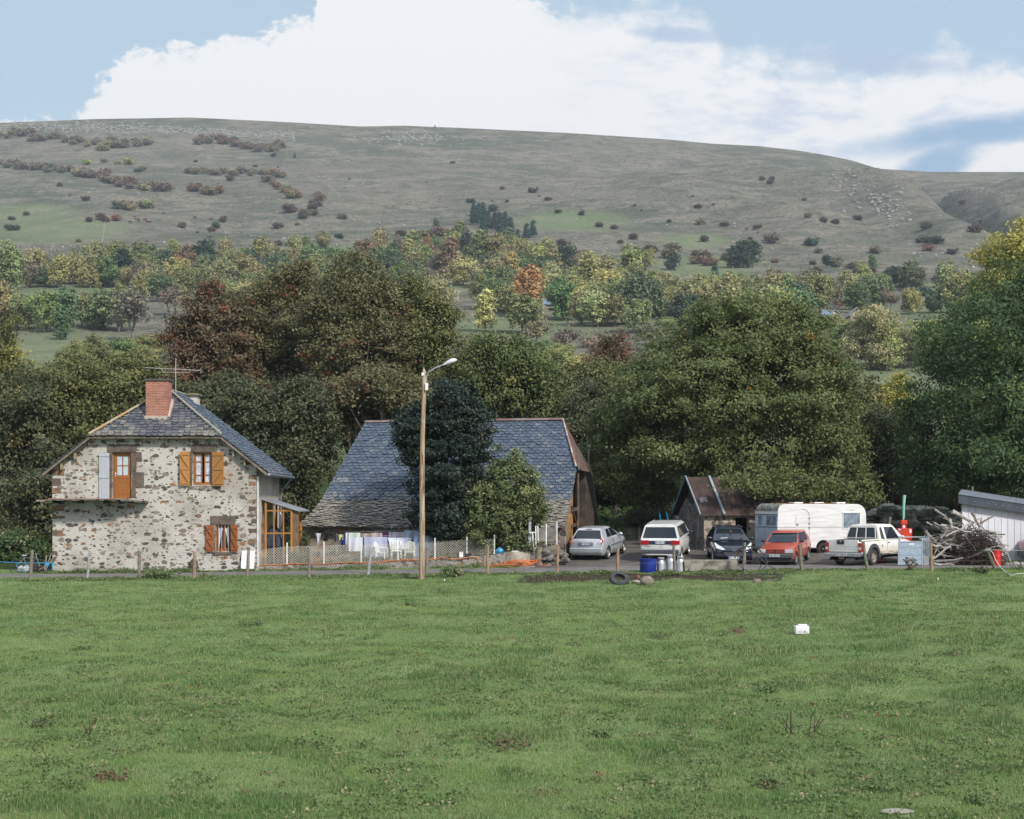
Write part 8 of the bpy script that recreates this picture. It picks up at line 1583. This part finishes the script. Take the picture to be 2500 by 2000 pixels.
# field shelter and log stack
g_ = ground_at(446, 738); Y = g_.y; t = wthing('field_shelter', 'open field shelter on the green meadow above the farmhouse', 'shelter', tuple(g_)); s = MB()
for px in (422, 445): s.bar((PX(px, Y), Y, g_.z-1), (PX(px, Y), Y, P(0, 722, Y).z), .3)
s.build('post', mat('far_white', (.6, .6, .58)), t); s = MB(); s.prism([(PX(420, Y), Y-.5, P(0, 722, Y).z), (PX(447, Y), Y-.5, P(0, 722, Y).z), (PX(447, Y), Y+4, P(0, 719, Y).z), (PX(420, Y), Y+4, P(0, 719, Y).z)], (0, 0, .25)); s.build('roof', wood_d, t); MB().box(PX(423, Y), PX(444, Y), Y+3, Y+3.2, g_.z-1, P(0, 723, Y).z).build('back_wall', wood_d, t)
t = wthing('log_stack', 'stack of pale sawn logs beside the field shelter', 'log stack', tuple(g_)); s = MB(); [s.tube([(PX(447, Y), Y+k*.5, P(0, 731-j*2.2, Y).z), (PX(470, Y), Y+k*.5, P(0, 731-j*2.2, Y).z)], .26, 7) for j in range(3) for k in range(3)]; s.build('logs', mat('sawn_log', (.45, .36, .24), (.3, .24, .17), scale=2), t, fix=False)
# utility poles
for px, pb, pt, lb in ((1103, 735, 708, 'left of three utility poles above the lamp head'), (1110, 734, 707, 'middle of three utility poles above the lamp head'), (1118, 738, 707, 'right of three utility poles above the lamp head'), (1317, 785, 737, 'left utility pole on the slope beside the small blue-roofed house'), (1326, 786, 728, 'right utility pole on the slope beside the small blue-roofed house'), (30, 750, 708, 'thin pole on the meadow at the left edge'), (197, 735, 712, 'thin pole on the meadow above the farmhouse left eave'), (242, 640, 618, 'pale pole standing in front of the wood at the left')):
    g_ = ground_at(px, pb); Y = g_.y; t = wthing('utility_pole', lb, 'utility pole', tuple(g_), 'utility poles on the slope'); s = MB(); s.tube([(g_.x, Y, g_.z-.5), (g_.x, Y, P(0, pt, Y).z)], [.2, .15], 6); s.build('pole', mat('far_pole', (.40, .34, .28), (.3, .25, .2)), t, fix=False); s = MB(); s.bar((g_.x-.8, Y, P(0, pt+1.5, Y).z), (g_.x+.8, Y, P(0, pt+1.5, Y).z), .14); s.build('crossarm', _mc['far_pole'], t)
# field walls of loose stone on the slope
ws = mat('pale_field_stone', (.33, .32, .30), (.22, .215, .20), scale=.8, rough=1)
for nm, lb, pa, dn in (('field_wall', 'thin pale stone wall climbing the hill left of centre', [(706, 312), (703, 340), (697, 390), (688, 430)], 60), ('field_wall', 'short stone wall running down to the wood above the farmhouse', [(257, 546), (252, 575), (247, 602)], 34), ('field_wall', 'long dotted stone wall crossing the left hillside', [(0, 505), (80, 515), (170, 528), (250, 545), (380, 558), (480, 565), (600, 575), (700, 592)], 130), ('field_wall', 'stone wall slanting down from the far band of bushes', [(740, 405), (790, 445), (830, 480)], 40), ('field_wall', 'broken stone wall on the right hillside under the pines', [(1430, 600), (1500, 625), (1525, 632)], 40), ('field_wall', 'faint wall crossing the upper middle hillside', [(690, 435), (820, 438), (960, 446)], 60), ('field_wall', 'faint dotted wall on the middle right hillside', [(1300, 495), (1420, 502), (1550, 512), (1720, 532)], 90), ('field_wall', 'dotted wall high on the far right slope', [(1900, 540), (2000, 545), (2080, 543), (2180, 560)], 60)):
    t = None; s = MB(); pa = np.array(pa, float); tt_ = np.linspace(0, len(pa)-1, dn)
    for u in tt_:
        px = np.interp(u, range(len(pa)), pa[:, 0])+random.uniform(-1, 1); py = np.interp(u, range(len(pa)), pa[:, 1])+random.uniform(-.6, .6); g_ = ground_at(px, py)
        if t is None: t = wthing(nm, lb, 'stone wall', tuple(g_))
        r = random.uniform(.25, .6); s.ball((g_.x, g_.y, g_.z+.2), (r, r, r*.9), 5, 4, .2)
    s.build('masonry', ws, t, fix=False)
s = MB()
for i in range(1500):
    z_ = random.random()
    if z_ < .62: px, py = random.uniform(-40, 720), random.gauss(0, 6); py += float(np.interp(px, [-40, 100, 400, 700], [310, 312, 318, 338]))
    elif z_ < .74: px, py = random.gauss(1000, 60), random.gauss(338, 8)
    elif z_ < .80: a = random.random(); px, py = 2040+a*160+random.gauss(0, 30), 440+a*90+random.gauss(0, 18)
    else: px, py = random.uniform(0, 2450), random.uniform(360, 640)
    rr_ = float(np.interp(px, RX, RY))
    if py < rr_+8 or py > 680: continue
    g_ = ground_at(px, py); r = random.uniform(.5, 1.8) if z_ < .80 else random.uniform(.4, 1.1); s.ball((g_.x, g_.y, g_.z+r*.2), (r, r*.8, r*.7), 5, 4, .25)
s.build('hillside_rocks', ws, None, fix=False, kind='stuff', label='pale rocks and scree scattered below the crest')
# cattle and sheep
def beast(name, body_m, L_=2.2):
    t = thing(name, 'x', 'cow' if name == 'cow' else 'sheep'); k = L_/2.2; bm_ = bmesh.new()
    V = [(-1.0, 0, 1.15), (-.5, 0, 1.12), (.1, 0, 1.1), (.6, 0, 1.18), (.95, 0, 1.25), (1.3, 0, 1.05 if name == 'cow' else 1.2)]; rad = [.26, .40, .44, .38, .22, .15]
    legs = [(-.85, .22), (-.85, -.22), (.62, .2), (.62, -.2)]; vs = [bm_.verts.new(tuple(a*k for a in v)) for v in V]; R_ = [r*k for r in rad]
    for i in range(len(vs)-1): bm_.edges.new((vs[i], vs[i+1]))
    for i, (x, y) in enumerate(legs):
        a = vs[0] if x < 0 else vs[3]; b1 = bm_.verts.new((x*k, y*k, .62*k)); b2 = bm_.verts.new((x*k+(-.05*k if x < 0 else .03*k), y*k, .32*k)); b3 = bm_.verts.new((x*k, y*k, 0)); bm_.edges.new((a, b1)); bm_.edges.new((b1, b2)); bm_.edges.new((b2, b3)); R_ += [.16*k, .085*k, .07*k]
    tl = bm_.verts.new((-1.2*k, 0, .7*k)); bm_.edges.new((vs[0], tl)); R_ += [.04*k]
    me = bpy.data.meshes.new('tmpb'); bm_.to_mesh(me); bm_.free(); o = bpy.data.objects.new('tmpb', me); scene.collection.objects.link(o); md = o.modifiers.new('s', 'SKIN')
    for i, v in enumerate(me.skin_vertices[0].data): v.radius = (R_[i], R_[i]); v.use_root = i == 0
    o.modifiers.new('ss', 'SUBSURF').levels = 1; e = evalmesh(o); bpy.data.objects.remove(o); e.materials.clear(); e.materials.append(body_m); e.name = name+'_body'; link('body', e, t); return t
cw_ = beast('cow', mat('cow_hide', (.10, .035, .02), (.06, .025, .018), rough=.8)); sh_ = beast('sheep', mat('fleece', (.5, .48, .42), (.42, .4, .35), rough=1), 1.3)
cows = [(318, 546), (328, 538), (334, 540), (339, 546), (354, 541), (359, 546), (365, 547), (476, 536), (516, 542)]; cl_ab = ['leftmost brown cow of the herd on the left hillside', 'second brown cow from the left of the herd', 'brown cow third from left in the herd', 'brown cow in the middle of the herd', 'brown cow third from right in the herd', 'second brown cow from the right of the herd', 'brown cow at the right end of the herd', 'lone brown cow grazing right of the herd', 'lone brown cow farthest right of the herd']
for i, ((px, py), lb) in enumerate(zip(cows, cl_ab)): g_ = ground_at(px, py); o = cw_ if i == 0 else copy_tree(cw_, tuple(g_)); o.location = g_; o.rotation_euler = (0, 0, random.choice((0, math.pi))+random.uniform(-.4, .4)); o.scale = (1.15,)*3; o['label'] = lb; o['group'] = 'brown cattle grazing on the hillside'
sheep = [(2362, 664), (2378, 657), (2390, 650), (2396, 655), (2402, 652), (2408, 651), (2091, 555), (2285, 628)]; sl_ = ['lowest sheep, left of the yellow tree', 'second lowest sheep left of the yellow tree', 'sheep third from the left near the yellow tree', 'sheep fourth from the left near the yellow tree', 'sheep second closest to the yellow tree', 'sheep closest to the yellow tree', 'lone sheep high on the right hillside', 'lone sheep half-way up the right hillside']
for i, ((px, py), lb) in enumerate(zip(sheep, sl_)): g_ = ground_at(px, py); o = sh_ if i == 0 else copy_tree(sh_, tuple(g_)); o.location = g_; o.rotation_euler = (0, 0, random.uniform(0, 6)); o.scale = (1.5,)*3; o['label'] = 'white '+lb; o['group'] = 'sheep on the hillside'

# ---------------------------------------------------------------- haze over the valley
m = bpy.data.materials.new('haze_air'); m.use_nodes = True; nt = m.node_tree; nt.nodes.clear()
o = nt.nodes.new('ShaderNodeOutputMaterial'); v = nt.nodes.new('ShaderNodeVolumePrincipled'); v.inputs['Density'].default_value = .00014
v.inputs['Color'].default_value = (.78, .88, 1.0, 1); v.inputs['Anisotropy'].default_value = .2; nt.links.new(v.outputs[0], o.inputs['Volume'])
MB().box(-3600, 3600, -60, 2700, -6, 520).build('haze', m, kind='stuff', label='thin bluish haze over the valley')
